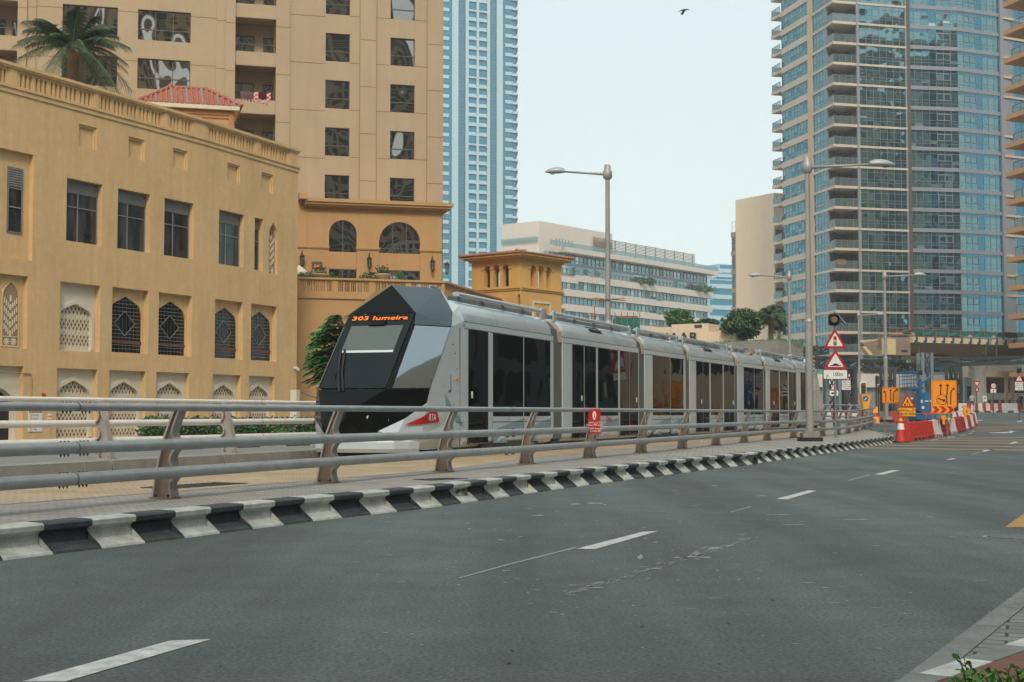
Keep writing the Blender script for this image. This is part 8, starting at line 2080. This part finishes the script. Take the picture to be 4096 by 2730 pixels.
for i in range(n):
    a = dk_(3620)+(x1-dk_(3620))*i/n; b = dk_(3620)+(x1-dk_(3620))*(i+1)/n; f = lambda q_: .07*sin(q_*3.1)
    mb.poly([FD.p(a,hT_+.28,-.35+f(a)),FD.p(b,hT_+.28,-.35+f(b)),FD.p(b,hN_+.05*sin(b*1.3),-.35-f(b)),FD.p(a,hN_+.05*sin(a*1.3),-.35-f(a))],0)
mb.build('net',[M['netgreen']],t)
mb = MB(); a = dk_(3600)
while a < x1: mb.cyl(FD.p(a,hT_,-.3),FD.p(a,hN_+.15,-.3),.04,.04,6); a += 1.9
for h in (hT_+.1,hT_+.9): mb.cyl(FD.p(dk_(3560),h,-.28),FD.p(x1,h,-.28),.035,.035,6)
mb.cyl(FD.p(dk_(3490),hT_+.25,-.2),FD.p(dk_(3665),hT_+.55,-.2),.04,.04,6); mb.cyl(FD.p(dk_(3520),hT_+.0,-.2),FD.p(dk_(3665),hN_+.1,-.2),.04,.04,6); mb.build('scaffold_tubes',[M['scaf']],t)
# trusses
def truss(F,u0,u1,vt0,vb0,lab,dirn,depth=1.6,step=2.0,loc=None):
    a0,a1 = F.a(u0,1440),F.a(u1,1440); ht,hb = F.h(u0,vt0),F.h(u0,vb0); t = thing('steel_truss',lab,'truss',F.p(a0,0,0))
    for d0_ in (0,-depth):
        mb = MB(); mb.fb(F,a0,a1,ht-.30,ht,d0_-.25,d0_,0); mb.fb(F,a0,a1,hb,hb+.30,d0_-.25,d0_,0); mb.build('chord',[M['steelgrey']],t)
        mb = MB(); n = max(2,int((a1-a0)/step)); w = (a1-a0)/n
        for i in range(n+1): mb.fb(F,a0+i*w-.08,a0+i*w+.08,hb+.3,ht-.3,d0_-.2,d0_-.03,0)
        for i in range(n):
            x = a0+i*w; p0_,p1_ = ((x,ht-.3),(x+w,hb+.3)) if (i%2) else ((x,hb+.3),(x+w,ht-.3)); mb.cyl(F.p(*p0_,d0_-.12),F.p(*p1_,d0_-.12),.10,.10,5,1 if i%3 == 1 else 0)
            for q_ in (ht,hb+.3): mb.fb(F,x+w*.4,x+w*.55,q_-.3,q_,d0_,d0_+.06,0)
        mb.build('web_members',[M['steelgrey'],M['steellight']],t)
    return t
FTL = frvp(6200, 3400, 150.0)
truss(FTL,3268,3690,1424,1471,'long dark steel truss spanning from the tram line to the trestle tower','x')
FTR = frvp(-3000, 3850, 146.0, True)
truss(FTR,3732,4200,1434,1466,'dark steel truss crossing the road below the bridge deck on the right','x')
FTX = frvp(900, 3268, 150.0, True)
truss(FTX,3085,3266,1403,1436,'dark truss bending away behind the tram rear with red and white tape','x',1.2,1.6)
def trestle(u0,u1,v1,Y,lab,mat='steelgrey'):
    F,p = fr0((u0+u1)/2,Y); a0,a1 = F.a(u0,1500),F.a(u1,1500); h1 = F.h(u0,v1); z = rise(Y); t = thing('trestle_tower',lab,'trestle',(p.x,p.y,z))
    w = .30
    for d_ in (0,-1.6):
        for a in (a0,a1-w): mb = MB(); mb.fb(F,a,a+w,z,h1,d_-.3,d_,0); mb.build('leg',[M[mat]],t)
        mb = MB(); n = max(2,int((h1-z)/1.5)); H = (h1-z)/n
        for i in range(n): mb.cyl(F.p(a0+w,z+i*H,d_-.1),F.p(a1-w,z+(i+1)*H,d_-.1),.08,.08,5); mb.cyl(F.p(a1-w,z+i*H,d_-.2),F.p(a0+w,z+(i+1)*H,d_-.2),.08,.08,5); mb.fb(F,a0+w,a1-w,z+(i+1)*H-.12,z+(i+1)*H,d_-.2,d_-.05)
        mb.build('bracing',[M['steelgrey']],t)
trestle(3687,3735,1411,148,'tallest grey steel trestle tower between the two trusses','steellight')
trestle(3535,3585,1471,151,'dark trestle tower under the left truss beside the orange board')
trestle(3380,3430,1471,151,'dark trestle tower under the left truss behind the white text plate')
trestle(3800,3850,1468,150,'dark trestle tower behind the large orange board')
trestle(3305,3365,1440,149,'blue-grey trestle behind the warning triangles','steellight')
# tapered concrete pier
p = at(3917,1620,156); t = thing('bridge_pier','pale round concrete pier flaring under the bridge beside the give-way sign','pier',(p.x,p.y,rise(156))); mb = MB(); zt_ = at(3917,1470,156).z; mb.lathe((p.x,p.y,0),[(.95,rise(156)),(.80,rise(156)+2),(.75,zt_-.4),(.95,zt_),(1.0,zt_+.3)],20); mb.build('column',[M['concrete']],t)
# street-level structures behind the junction
def blockpx(name,u0,u1,v1,Y,mat,lab,cat='building',dep=4,z0=None,extra=None):
    F,p = fr0((u0+u1)/2,Y); a0,a1 = F.a(u0,1600),F.a(u1,1600); h1 = F.h((u0+u1)/2,v1); t = thing(name,lab,cat,(p.x,p.y,rise(Y))); mb = MB(); mb.fb(F,a0,a1,0,h1,-dep,0); mb.build('wall',[M[mat]],t)
    if extra: extra(t,F,a0,a1,h1)
    return t
def shopx(t,F,a0,a1,h1):
    mb = MB(); mb.fb(F,a0+.3,a1-.3,h1*.52,h1*.80,0,.06,0); mb.build('upper_glazing',[M['glassdark']],t); mb = MB(); n = 5
    for i in range(n): x = a0+.4+(a1-a0-.8)*i/n; mb.fb(F,x,x+(a1-a0)/n*.6,0,h1*.40,0,.05,0)
    mb.build('openings',[M['frame']],t)
blockpx('street_building',3874,3896,1466,190,'beigeR','narrow salmon wall left of the concrete pier',extra=None)
blockpx('street_building',3860,3900,1510,188,'greyclad','low grey wall behind the walking person',extra=shopx)
blockpx('street_building',3928,4110,1462,186,'whitewall','pale building with dark openings behind the junction on the right',extra=shopx)
F,p = fr0(4040,168); t = thing('canopy','brown flat canopy above the pavement at the right edge of the junction','canopy',(p.x,p.y,rise(168))); a0,a1,h0,h1 = F.a(3942,1500),F.a(4180,1500),F.h(4000,1508),F.h(4000,1487); mb = MB(); mb.fb(F,a0,a1,h0,h1,-6,0); mb.build('roof',[M['brownband']],t)
for u_ in (4028,4052): mb = MB(); x = F.a(u_,1500); mb.fb(F,x,x+.35,0,h0,-1,-.6); mb.build('column',[M['beigeR']],t)
# kerb across the far junction
mb = MB(); pA_ = at(3826,1652,144); pB_ = at(4150,1652,140); Fk = frpp((pA_.x,pA_.y),(pB_.x,pB_.y)); w = (V2(pB_)-V2(pA_)).length; n = int(w/.55); z = rise(143)
for i in range(n): mb.fb(Fk,i*w/n,(i+1)*w/n-.01,z-.2,z+.15,-.3,0,i%2)
struct('kerb',mb,[M['kerbwhite'],M['kerbblack']])
mb = MB(); mb.fb(Fk,-4,w+10,z-.2,z+.13,-16,-.31); struct('pavement',mb,M['concrete'])
# ================================================================= stone landscape wall with letters, terraces
FE = frvp(-9000, 2700, 118.0, True); fe = lambda u: FE.a(u,1340)
t = thing('landscape_wall','sand stone wall with large dark raised letters above the tram roof','wall',FE.p(fe(2700),0,0))
mb = MB(); mb.fb(FE,fe(2590),fe(2690),0,FE.h(2640,1310),-3,-.0); mb.fb(FE,fe(2690),fe(2838),0,FE.h(2700,1299),-3,.25); mb.fb(FE,fe(2830),fe(2945),0,FE.h(2900,1329),-3,.1); mb.fb(FE,fe(2440),fe(2590),0,FE.h(2560,1326),-3,-.3); mb.build('wall',[M['beigeBlock']],t)
mb = MB(); mb.fb(FE,fe(2782),fe(2812),FE.h(2800,1314),FE.h(2800,1300),-.2,.26); mb.build('recess',[M['frame']],t)
mb = MB(); a = fe(2790); vs,fs = text_mesh('EMAAR',1.05,bold=.012); mx = max(v[0] for v in vs); mn = min(v[0] for v in vs); b0_ = fe(2799); sc_ = 1.25
for dd in (.33,.36): mb.add([FE.p(b0_-(mx-x)*sc_, FE.h(2780,1351)+y,dd) for x,y in vs],fs,0)
mb.build('lettering',[M['steelgrey']],t)
mb = MB()
for k in range(5):
    zt_ = at(3000,1372-0,112).z-k*.62+.0; pts = []
    c0_ = at(2850,1652,112-k*1.2); c1_ = at(3140,1652,108-k*1.2); Ft = frpp((c0_.x,c0_.y),(c1_.x,c1_.y)); mb.fb(Ft,-2,(V2(c1_)-V2(c0_)).length-.6*k-.5,0,zt_,-4,0)
tag(mb.build('stepped_wall',[M['concrete']]),'pale stepped stone terraces below the round tree','terrace')
mb = MB(); c0_ = at(2850,1652,113); c1_ = at(3150,1652,108); Ft = frpp((c0_.x,c0_.y),(c1_.x,c1_.y)); zt_ = at(3000,1372,112).z
for i in range(900): 
    a = random.uniform(-2,(V2(c1_)-V2(c0_)).length-.5); d_ = random.uniform(-4,-.1); q_ = Ft.p(a,zt_,d_); s_ = .05; mb.poly([q_+Vector((-s_,0,0)),q_+Vector((s_,0,0)),q_+Vector((random.uniform(-.05,.05),0,random.uniform(.1,.28)))])
tag(mb.build('grass',[M['leafA']]),kind='stuff')
# scaffold hoarding with green net behind the tram lamp post
p = at(2520,1250,95); F = Fr((p.x,95),(1,0)); a0,a1,h0,h1 = sq(F,2462,2560,1272,1330); t = thing('scaffold_hoarding','small scaffold box wrapped in green netting behind the tram and lamp post','scaffold',(p.x,95,0)); mb = MB(); mb.fb(F,a0,a1,0,h1,-2,0); mb.build('net',[M['netgreen']],t); mb = MB()
for i in range(5): x = a0+(a1-a0)*i/4; mb.cyl(F.p(x,0,.05),F.p(x,h1+.35,.05),.03,.03,6)
mb.fb(F,a0+.2,a1-.1,h1,h1+.14,-1.6,-.1); 
for (u_,v_) in ((2357,1262),(2380,1225)): x = F.a(u_,1300); mb.cyl(F.p(x,0,-.5),F.p(x,F.h(u_,v_),-.5),.04,.04,6)
mb.cyl(F.p(F.a(2340,1270),F.h(2340,1264),-.4),F.p(a0,F.h(2340,1262),-.4),.03,.03,6); mb.build('scaffold_tubes',[M['scaf']],t)
# ================================================================= trees
def tree(name,lab,u,v,Y,ru,rv,n,leaf,mats,cat='tree',seed=1,zb=None,clumps=26,trunk=.22,group=None,tu=None):
    c = at(u,v,Y); rx_,rz_ = ru*Y/FP,rv*Y/FP; z0 = zb if zb is not None else 0; rnd = random.Random(seed)
    tx = at(tu,v,Y).x if tu else c.x
    t = thing(name,lab,cat,(tx,Y,z0),group)
    mb = MB(); top = Vector((c.x,Y,c.z-rz_*.1)); mb.tube([(tx,Y,z0),((tx*2+c.x)/3+.05,Y,z0+(c.z-rz_-z0)*.6),((tx+c.x*2)/3,Y,c.z-rz_*.6),top],trunk,8,0,[trunk,trunk*.8,trunk*.7,trunk*.35])
    cl = []
    for k in range(clumps):
        while True:
            q_ = Vector((rnd.uniform(-1,1),rnd.uniform(-1,1),rnd.uniform(-1,1)))
            if .3 < q_.length < 1: break
        if q_.z < -.5: q_.z *= .6
        cl.append(Vector((c.x+q_.x*rx_*.72,Y+q_.y*rx_*.72,c.z+q_.z*rz_*.72)))
    for k in range(0,clumps,2): mb.tube([(tx*.4+c.x*.6,Y,c.z-rz_*.65),((c.x+cl[k].x)/2,(Y+cl[k].y)/2,(c.z-rz_*.3+cl[k].z)/2),cl[k]],.05,5,0,[trunk*.45,trunk*.25,.02])
    mb.build('trunk',[M['bark']],t)
    mb = MB()
    for k,q_ in enumerate(cl): 
        r = rnd.uniform(.26,.44); leafcloud(mb,q_,(rx_*r,rx_*r,rz_*r*.9),n//clumps,leaf,len(mats),seed=seed*97+k,shell=.8)
    mb.build('crown',[M[m] for m in mats],t); return t
tree('round_tree','dense round dark green tree on the terrace left of the glass tower',2965,1305,116,88,76,9000,.16,['leafB','leafB','leafC'],seed=2,zb=5.5,clumps=60,tu=2975)
tree('tree','bright loose green tree behind the lettered stone wall',2712,1285,125,68,50,4200,.17,['leafA','leafC','leafA'],seed=3,zb=3,clumps=34)
tree('tree','dark green tree between the lettered wall and the round tree',2838,1315,128,66,46,4200,.17,['leafB','leafB','leafC'],seed=4,zb=3,clumps=34)
tree('tree','dark tree with thin upper branches behind the slim lamp posts',3080,1268,135,62,54,4200,.16,['leafB','leafB','leafC'],seed=5,zb=4,clumps=34)
tree('tree','olive-brown drooping tree beside the glass tower base',3115,1300,128,38,34,2200,.16,['leafC','leafC'],seed=6,zb=4,clumps=20)
tree('tree','low dark tree mass behind the lettered wall, farther left',2760,1318,132,60,34,2600,.17,['leafB','leafC'],seed=7,zb=3,clumps=22)
# feathery tree beside the tram nose: pinnate leaves
def feather_tree():
    Y = 41.0; t = thing('flame_tree','bright green feathery tree beside the front of the tram','tree',(at(1400,1500,Y).x,Y,.28)); rnd = random.Random(12)
    tx = at(1400,1500,Y).x; mb = MB(); cz_ = at(1330,1390,Y).z; mb.tube([(tx,Y,.28),(tx-.05,Y,1.6),(tx-.1,Y,cz_)],.07,8,0,[.09,.07,.05])
    fm = MB(); tips = []
    for k in range(215):
        u = rnd.uniform(1190,1430); v = rnd.uniform(1250,1530)
        lim = 1192 if v > 1395 else 1192+ (1395-v)*1.0
        u = max(u, lim+8); p = at(u,v,Y+rnd.uniform(-1.1,1.1)); tips.append(p)
    for p in tips:
        base = Vector((tx-.1,Y,max(1.2,p.z-.5))); mid = base.lerp(p,.55)+Vector((0,0,.18)); 
        if rnd.random() < .4: mb.tube([base,mid],.02,5,0,[.028,.012])
        ax = (p-mid); ax.z *= .3; ax = ax.normalized(); L = rnd.uniform(.32,.5); side = ax.cross(Vector((0,0,1))).normalized(); n = 15
        m = rnd.choice([0,0,0,1,2])
        for i in range(n):
            f = i/(n-1); q_ = mid.lerp(p,.35)+ax*L*(f-.2)+Vector((0,0,-.16*f*f)); w = .20*sin(pi*(.12+.85*f))
            for s in (1,-1):
                e = q_+side*s*w+ax*.05+Vector((0,0,-.03)); o = ax*.019
                fm.add([q_-o,q_+o,e+o,e-o],[(0,1,2,3)],m)
        fm.cyl(mid,mid.lerp(p,.35)+ax*L*.9+Vector((0,0,-.14)),.006,.004,4,1)
    mb.build('trunk',[M['bark']],t); leafcloud(fm,at(1335,1410,Y+.2),(.85,.8,.85),900,.075,2,seed=3,shell=.9); fm.build('crown',[M['leafF'],M['leafA'],M['leafC']],t)
feather_tree()
def palm(u,v,Y,vb,R,nf,lab,seed,zb,lean=0):
    c = at(u,v,Y); t = thing('palm_tree',lab,'palm',(c.x,Y,zb)); rnd = random.Random(seed); mb = MB(); mb.tube([(c.x-.1,Y,zb),(c.x-.05,Y,(zb+c.z)/2),(c.x,Y,c.z-.2)],.22,10,0,[.25,.22,.2]); 
    for k in range(8): a = k*.8; mb.tube([(c.x,Y,c.z-.9),(c.x+.3*cos(a),Y+.3*sin(a),c.z-.3)],.06,5,1,[.08,.03])
    mb.build('trunk',[M['bark'],M['scaf']],t)
    for k in range(nf):
        an = 2*pi*k/nf*2.4+rnd.uniform(-.2,.2); el = rnd.uniform(-.35,1.15) if k%4 else rnd.uniform(.8,1.35); L = R*rnd.uniform(.8,1.15); n = 22; pts = []
        for i in range(n+1):
            f = i/n; r = L*(f*cos(el)+.05) ; z = L*(f*sin(el))-L*.55*f*f*(1.1-.3*el); pts.append(Vector((c.x+r*cos(an),Y+r*sin(an),c.z+z)))
        fm = MB(); fm.tube(pts,.02,5,1,[.04-.034*i/n for i in range(n+1)])
        for i in range(2,n):
            ax = (pts[i+1]-pts[i-1]).normalized(); sd = ax.cross(Vector((0,0,1))); sd = sd.normalized() if sd.length > .05 else Vector((1,0,0)); f = i/n; w = L*.24*(sin(pi*min(1,.15+f*.8)))**.6
            for s in (1,-1):
                for q_ in (0,.5):
                    b = pts[i].lerp(pts[i+1],q_); e = b+sd*s*w*rnd.uniform(.75,1)+ax*w*.55+Vector((0,0,-w*rnd.uniform(.3,.7))); o = ax*.03
                    fm.add([b-o,b+o,e],[(0,1,2)],0)
        fm.build('frond',[M['palm'],M['leafC']],t)
palm(290,188,68,300,2.9,48,'large dark green palm standing behind the parapet of the ochre building',4,FA.h(600,500) if False else 9.0)
palm(3085,1262,120,1300,1.7,16,'small grey-green palm beside the dark tree near the glass tower',9,4)
# ================================================================= leafy sprigs in the bottom right corner
t = thing('corner_bush','small fresh green bush with red stems cut by the bottom right corner','bush',(2.3,5.6,.03)); rnd = random.Random(5); mb = MB(); fm = MB()
for k in range(34):
    if k < 30: u = rnd.uniform(3800,4110); v = rnd.uniform(2688,2735)+ (3950-u)*.05 if u < 3950 else rnd.uniform(2672,2735)
    else: u,v = 3835+(k-30)*24, 2625+(k-30)*24
    p = at(u,v,5.4+rnd.uniform(-.25,.25)); b = Vector((p.x+rnd.uniform(.0,.12),p.y,.03)); mid = b.lerp(p,.6)+Vector((.01,0,.01)); mb.tube([b,mid,p],.003,5,0,[.004,.003,.002])
    for j in range(13):
        f = j/13; q_ = mid.lerp(p,f) if j else p; a = Vector((rnd.gauss(0,1),rnd.gauss(0,1),rnd.gauss(.4,.6))).normalized(); c_ = a.cross(Vector((rnd.gauss(0,1),rnd.gauss(0,1),rnd.gauss(0,1)))).normalized(); s_ = rnd.uniform(.011,.019)
        ce = q_+a*s_; fm.add([q_,ce+c_*s_*.6-a*s_*.1,ce+a*s_*.7+c_*s_*.3,ce+a*s_*.7-c_*s_*.3,ce-c_*s_*.6-a*s_*.1],[(0,1,2,3,4)],rnd.randrange(2))
mb.build('stems',[pm('red_stem',(.10,.06,.03),.7)],t); fm.build('leaves',[M['leafA'],pm('leaf_fresh',(.09,.20,.035),.5,var=.3,vs=20)],t)
# ================================================================= people
def person(u,vf,Y,H,lab,shirt,legs,skin='skin',face=1,walk=.12,dark=False,hair='black'):
    p = at(u,1652,Y); z = rise(Y)+.16; 
    me = bpy.data.meshes.new('person'); k = H/1.75
    J = {'pel':(0,0,.95),'spi':(0,0,1.15),'che':(0,0,1.35),'nec':(0,0,1.50),'hea':(0,-.01,1.60),'top':(0,0,1.72),
      'hl':(-.10,0,.90),'kl':(-.12,-.03-walk*.4,.49),'al':(-.12,walk,.08),'tl':(-.12,walk-.14,.03),'hr':(.10,0,.90),'kr':(.12,-.08+walk*.1,.49),'ar':(.12,-walk*.9,.08),'tr':(.12,-walk-.13,.03),
      'sl':(-.19,0,1.42),'el':(-.27,.03,1.14),'wl':(-.28,-.08,.90),'fl':(-.28,-.10,.80),'sr':(.19,0,1.42),'er':(.27,.03,1.14),'wr':(.28,-.06,.90),'fr':(.28,-.08,.80)}
    E = [('pel','spi'),('spi','che'),('che','nec'),('nec','hea'),('hea','top'),('pel','hl'),('hl','kl'),('kl','al'),('al','tl'),('pel','hr'),('hr','kr'),('kr','ar'),('ar','tr'),('che','sl'),('sl','el'),('el','wl'),('wl','fl'),('che','sr'),('sr','er'),('er','wr'),('wr','fr')]
    R = {'pel':.145,'spi':.14,'che':.165,'nec':.062,'hea':.098,'top':.085,'hl':.095,'hr':.095,'kl':.06,'kr':.06,'al':.042,'ar':.042,'tl':.035,'tr':.035,'sl':.065,'sr':.065,'el':.045,'er':.045,'wl':.03,'wr':.03,'fl':.03,'fr':.03}
    ks = list(J); me.from_pydata([tuple(c*k for c in J[q]) for q in ks],[(ks.index(a),ks.index(b)) for a,b in E],[]); me.update()
    o = bpy.data.objects.new('person',me); COL.objects.link(o); m = o.modifiers.new('skin','SKIN'); lay = me.skin_vertices[0] if me.skin_vertices else None
    if lay is None: me.attributes; 
    for i,q in enumerate(ks):
        d_ = me.skin_vertices[0].data[i]; r = R[q]*k; d_.radius = (r,r*(.72 if q in ('pel','spi','che') else 1)); d_.use_root = (q == 'pel')
    o.modifiers.new('sub','SUBSURF').levels = 2; o.modifiers['sub'].render_levels = 2
    dg = bpy.context.evaluated_depsgraph_get(); dg.update(); ev = o.evaluated_get(dg); m2 = bpy.data.meshes.new_from_object(ev); bpy.data.objects.remove(o)
    b = bpy.data.objects.new('person',m2); COL.objects.link(b); b.location = (p.x,p.y,z); b.rotation_euler = (0,0,0 if face > 0 else pi); tag(b,lab,'person')
    m2.materials.clear(); 
    for mm in (M[skin],M[shirt],M[legs],M[hair]): m2.materials.append(mm)
    for f in m2.polygons:
        c = f.center; zz = c.z/k; ax_ = abs(c.x)/k; f.use_smooth = True
        if dark: f.material_index = 2 if zz < 1.52 else (0 if zz < 1.6 else 3); continue
        if zz > 1.66 or (zz > 1.56 and c.y*face > -.02 if False else zz > 1.66): f.material_index = 3
        elif zz > 1.50: f.material_index = 0
        elif zz > .93 and not (ax_ > .21 and zz < 1.22): f.material_index = 1
        elif zz > .5 and ax_ < .22: f.material_index = 2
        elif zz < .10: f.material_index = 3
        else: f.material_index = 0
    return b
try:
    person(3889,1646,144,1.76,'man in a grey t-shirt and black shorts walking away across the junction','greyshirt','darkcloth',face=-1)
    person(4084,1650,142,1.72,'person all in black walking at the right edge by the red barrier','darkcloth','darkcloth',dark=True,walk=.18)
except Exception as ex: print('person failed',ex)
# ================================================================= bird
c = at(2735,44,60); t = thing('bird','small dark bird gliding high in the sky','bird',c); s_ = 60/FP
def bp_(x,y,dy=0): return Vector((c.x+(x-735)*s_/1.0*.0+ (x)*s_, c.y+dy, c.z-(y)*s_))
B = MB(); prof = [(-24,3,.2),(-14,1,1.6),(-4,-2.5,3.6),(6,-4,3.2),(14,-5.2,2.4),(20,-4.2,1.2),(24,-3.8,.3)]
vs = []
for x,y,r in prof:
    for j in range(8): a = 2*pi*j/8; vs.append(bp_(x,y-sin(a)*r,cos(a)*r*s_))
B.add(vs,[(i*8+j,i*8+(j+1)%8,(i+1)*8+(j+1)%8,(i+1)*8+j) for i in range(len(prof)-1) for j in range(8)],0,True); B.build('body',[M['darkcloth']],t)
B = MB(); W1 = [(10,-2),(6,2),(0,9),(-8,14),(-15,15.5),(-8,11),(-10,11.5),(-3,4),(-4,0)]
B.add([bp_(x,y,-.05-.02*i) for i,(x,y) in enumerate(W1)],[tuple(range(len(W1)))]); B.build('wing',[M['frame']],t)
B = MB(); B.add([bp_(8,-4,.03),bp_(-2,-3,.03),bp_(-9,4,.4),bp_(2,5,.45)],[(0,1,2,3)]); B.build('wing',[M['frame']],t)
# ================================================================= air
mb = MB(); mb.box(-420,420,-200,640,-2.2,190)
m = bpy.data.materials.new('haze'); m.use_nodes = True; t_ = m.node_tree
for n in list(t_.nodes): t_.nodes.remove(n)
o_ = t_.nodes.new('ShaderNodeOutputMaterial'); pv_ = t_.nodes.new('ShaderNodeVolumePrincipled'); pv_.inputs['Color'].default_value = (.93,.98,1.0,1); pv_.inputs['Density'].default_value = .00055; pv_.inputs['Anisotropy'].default_value = .2
t_.links.new(pv_.outputs[0],o_.inputs['Volume']); tag(mb.build('haze',[m]),kind='stuff')
bpy.context.view_layer.update()
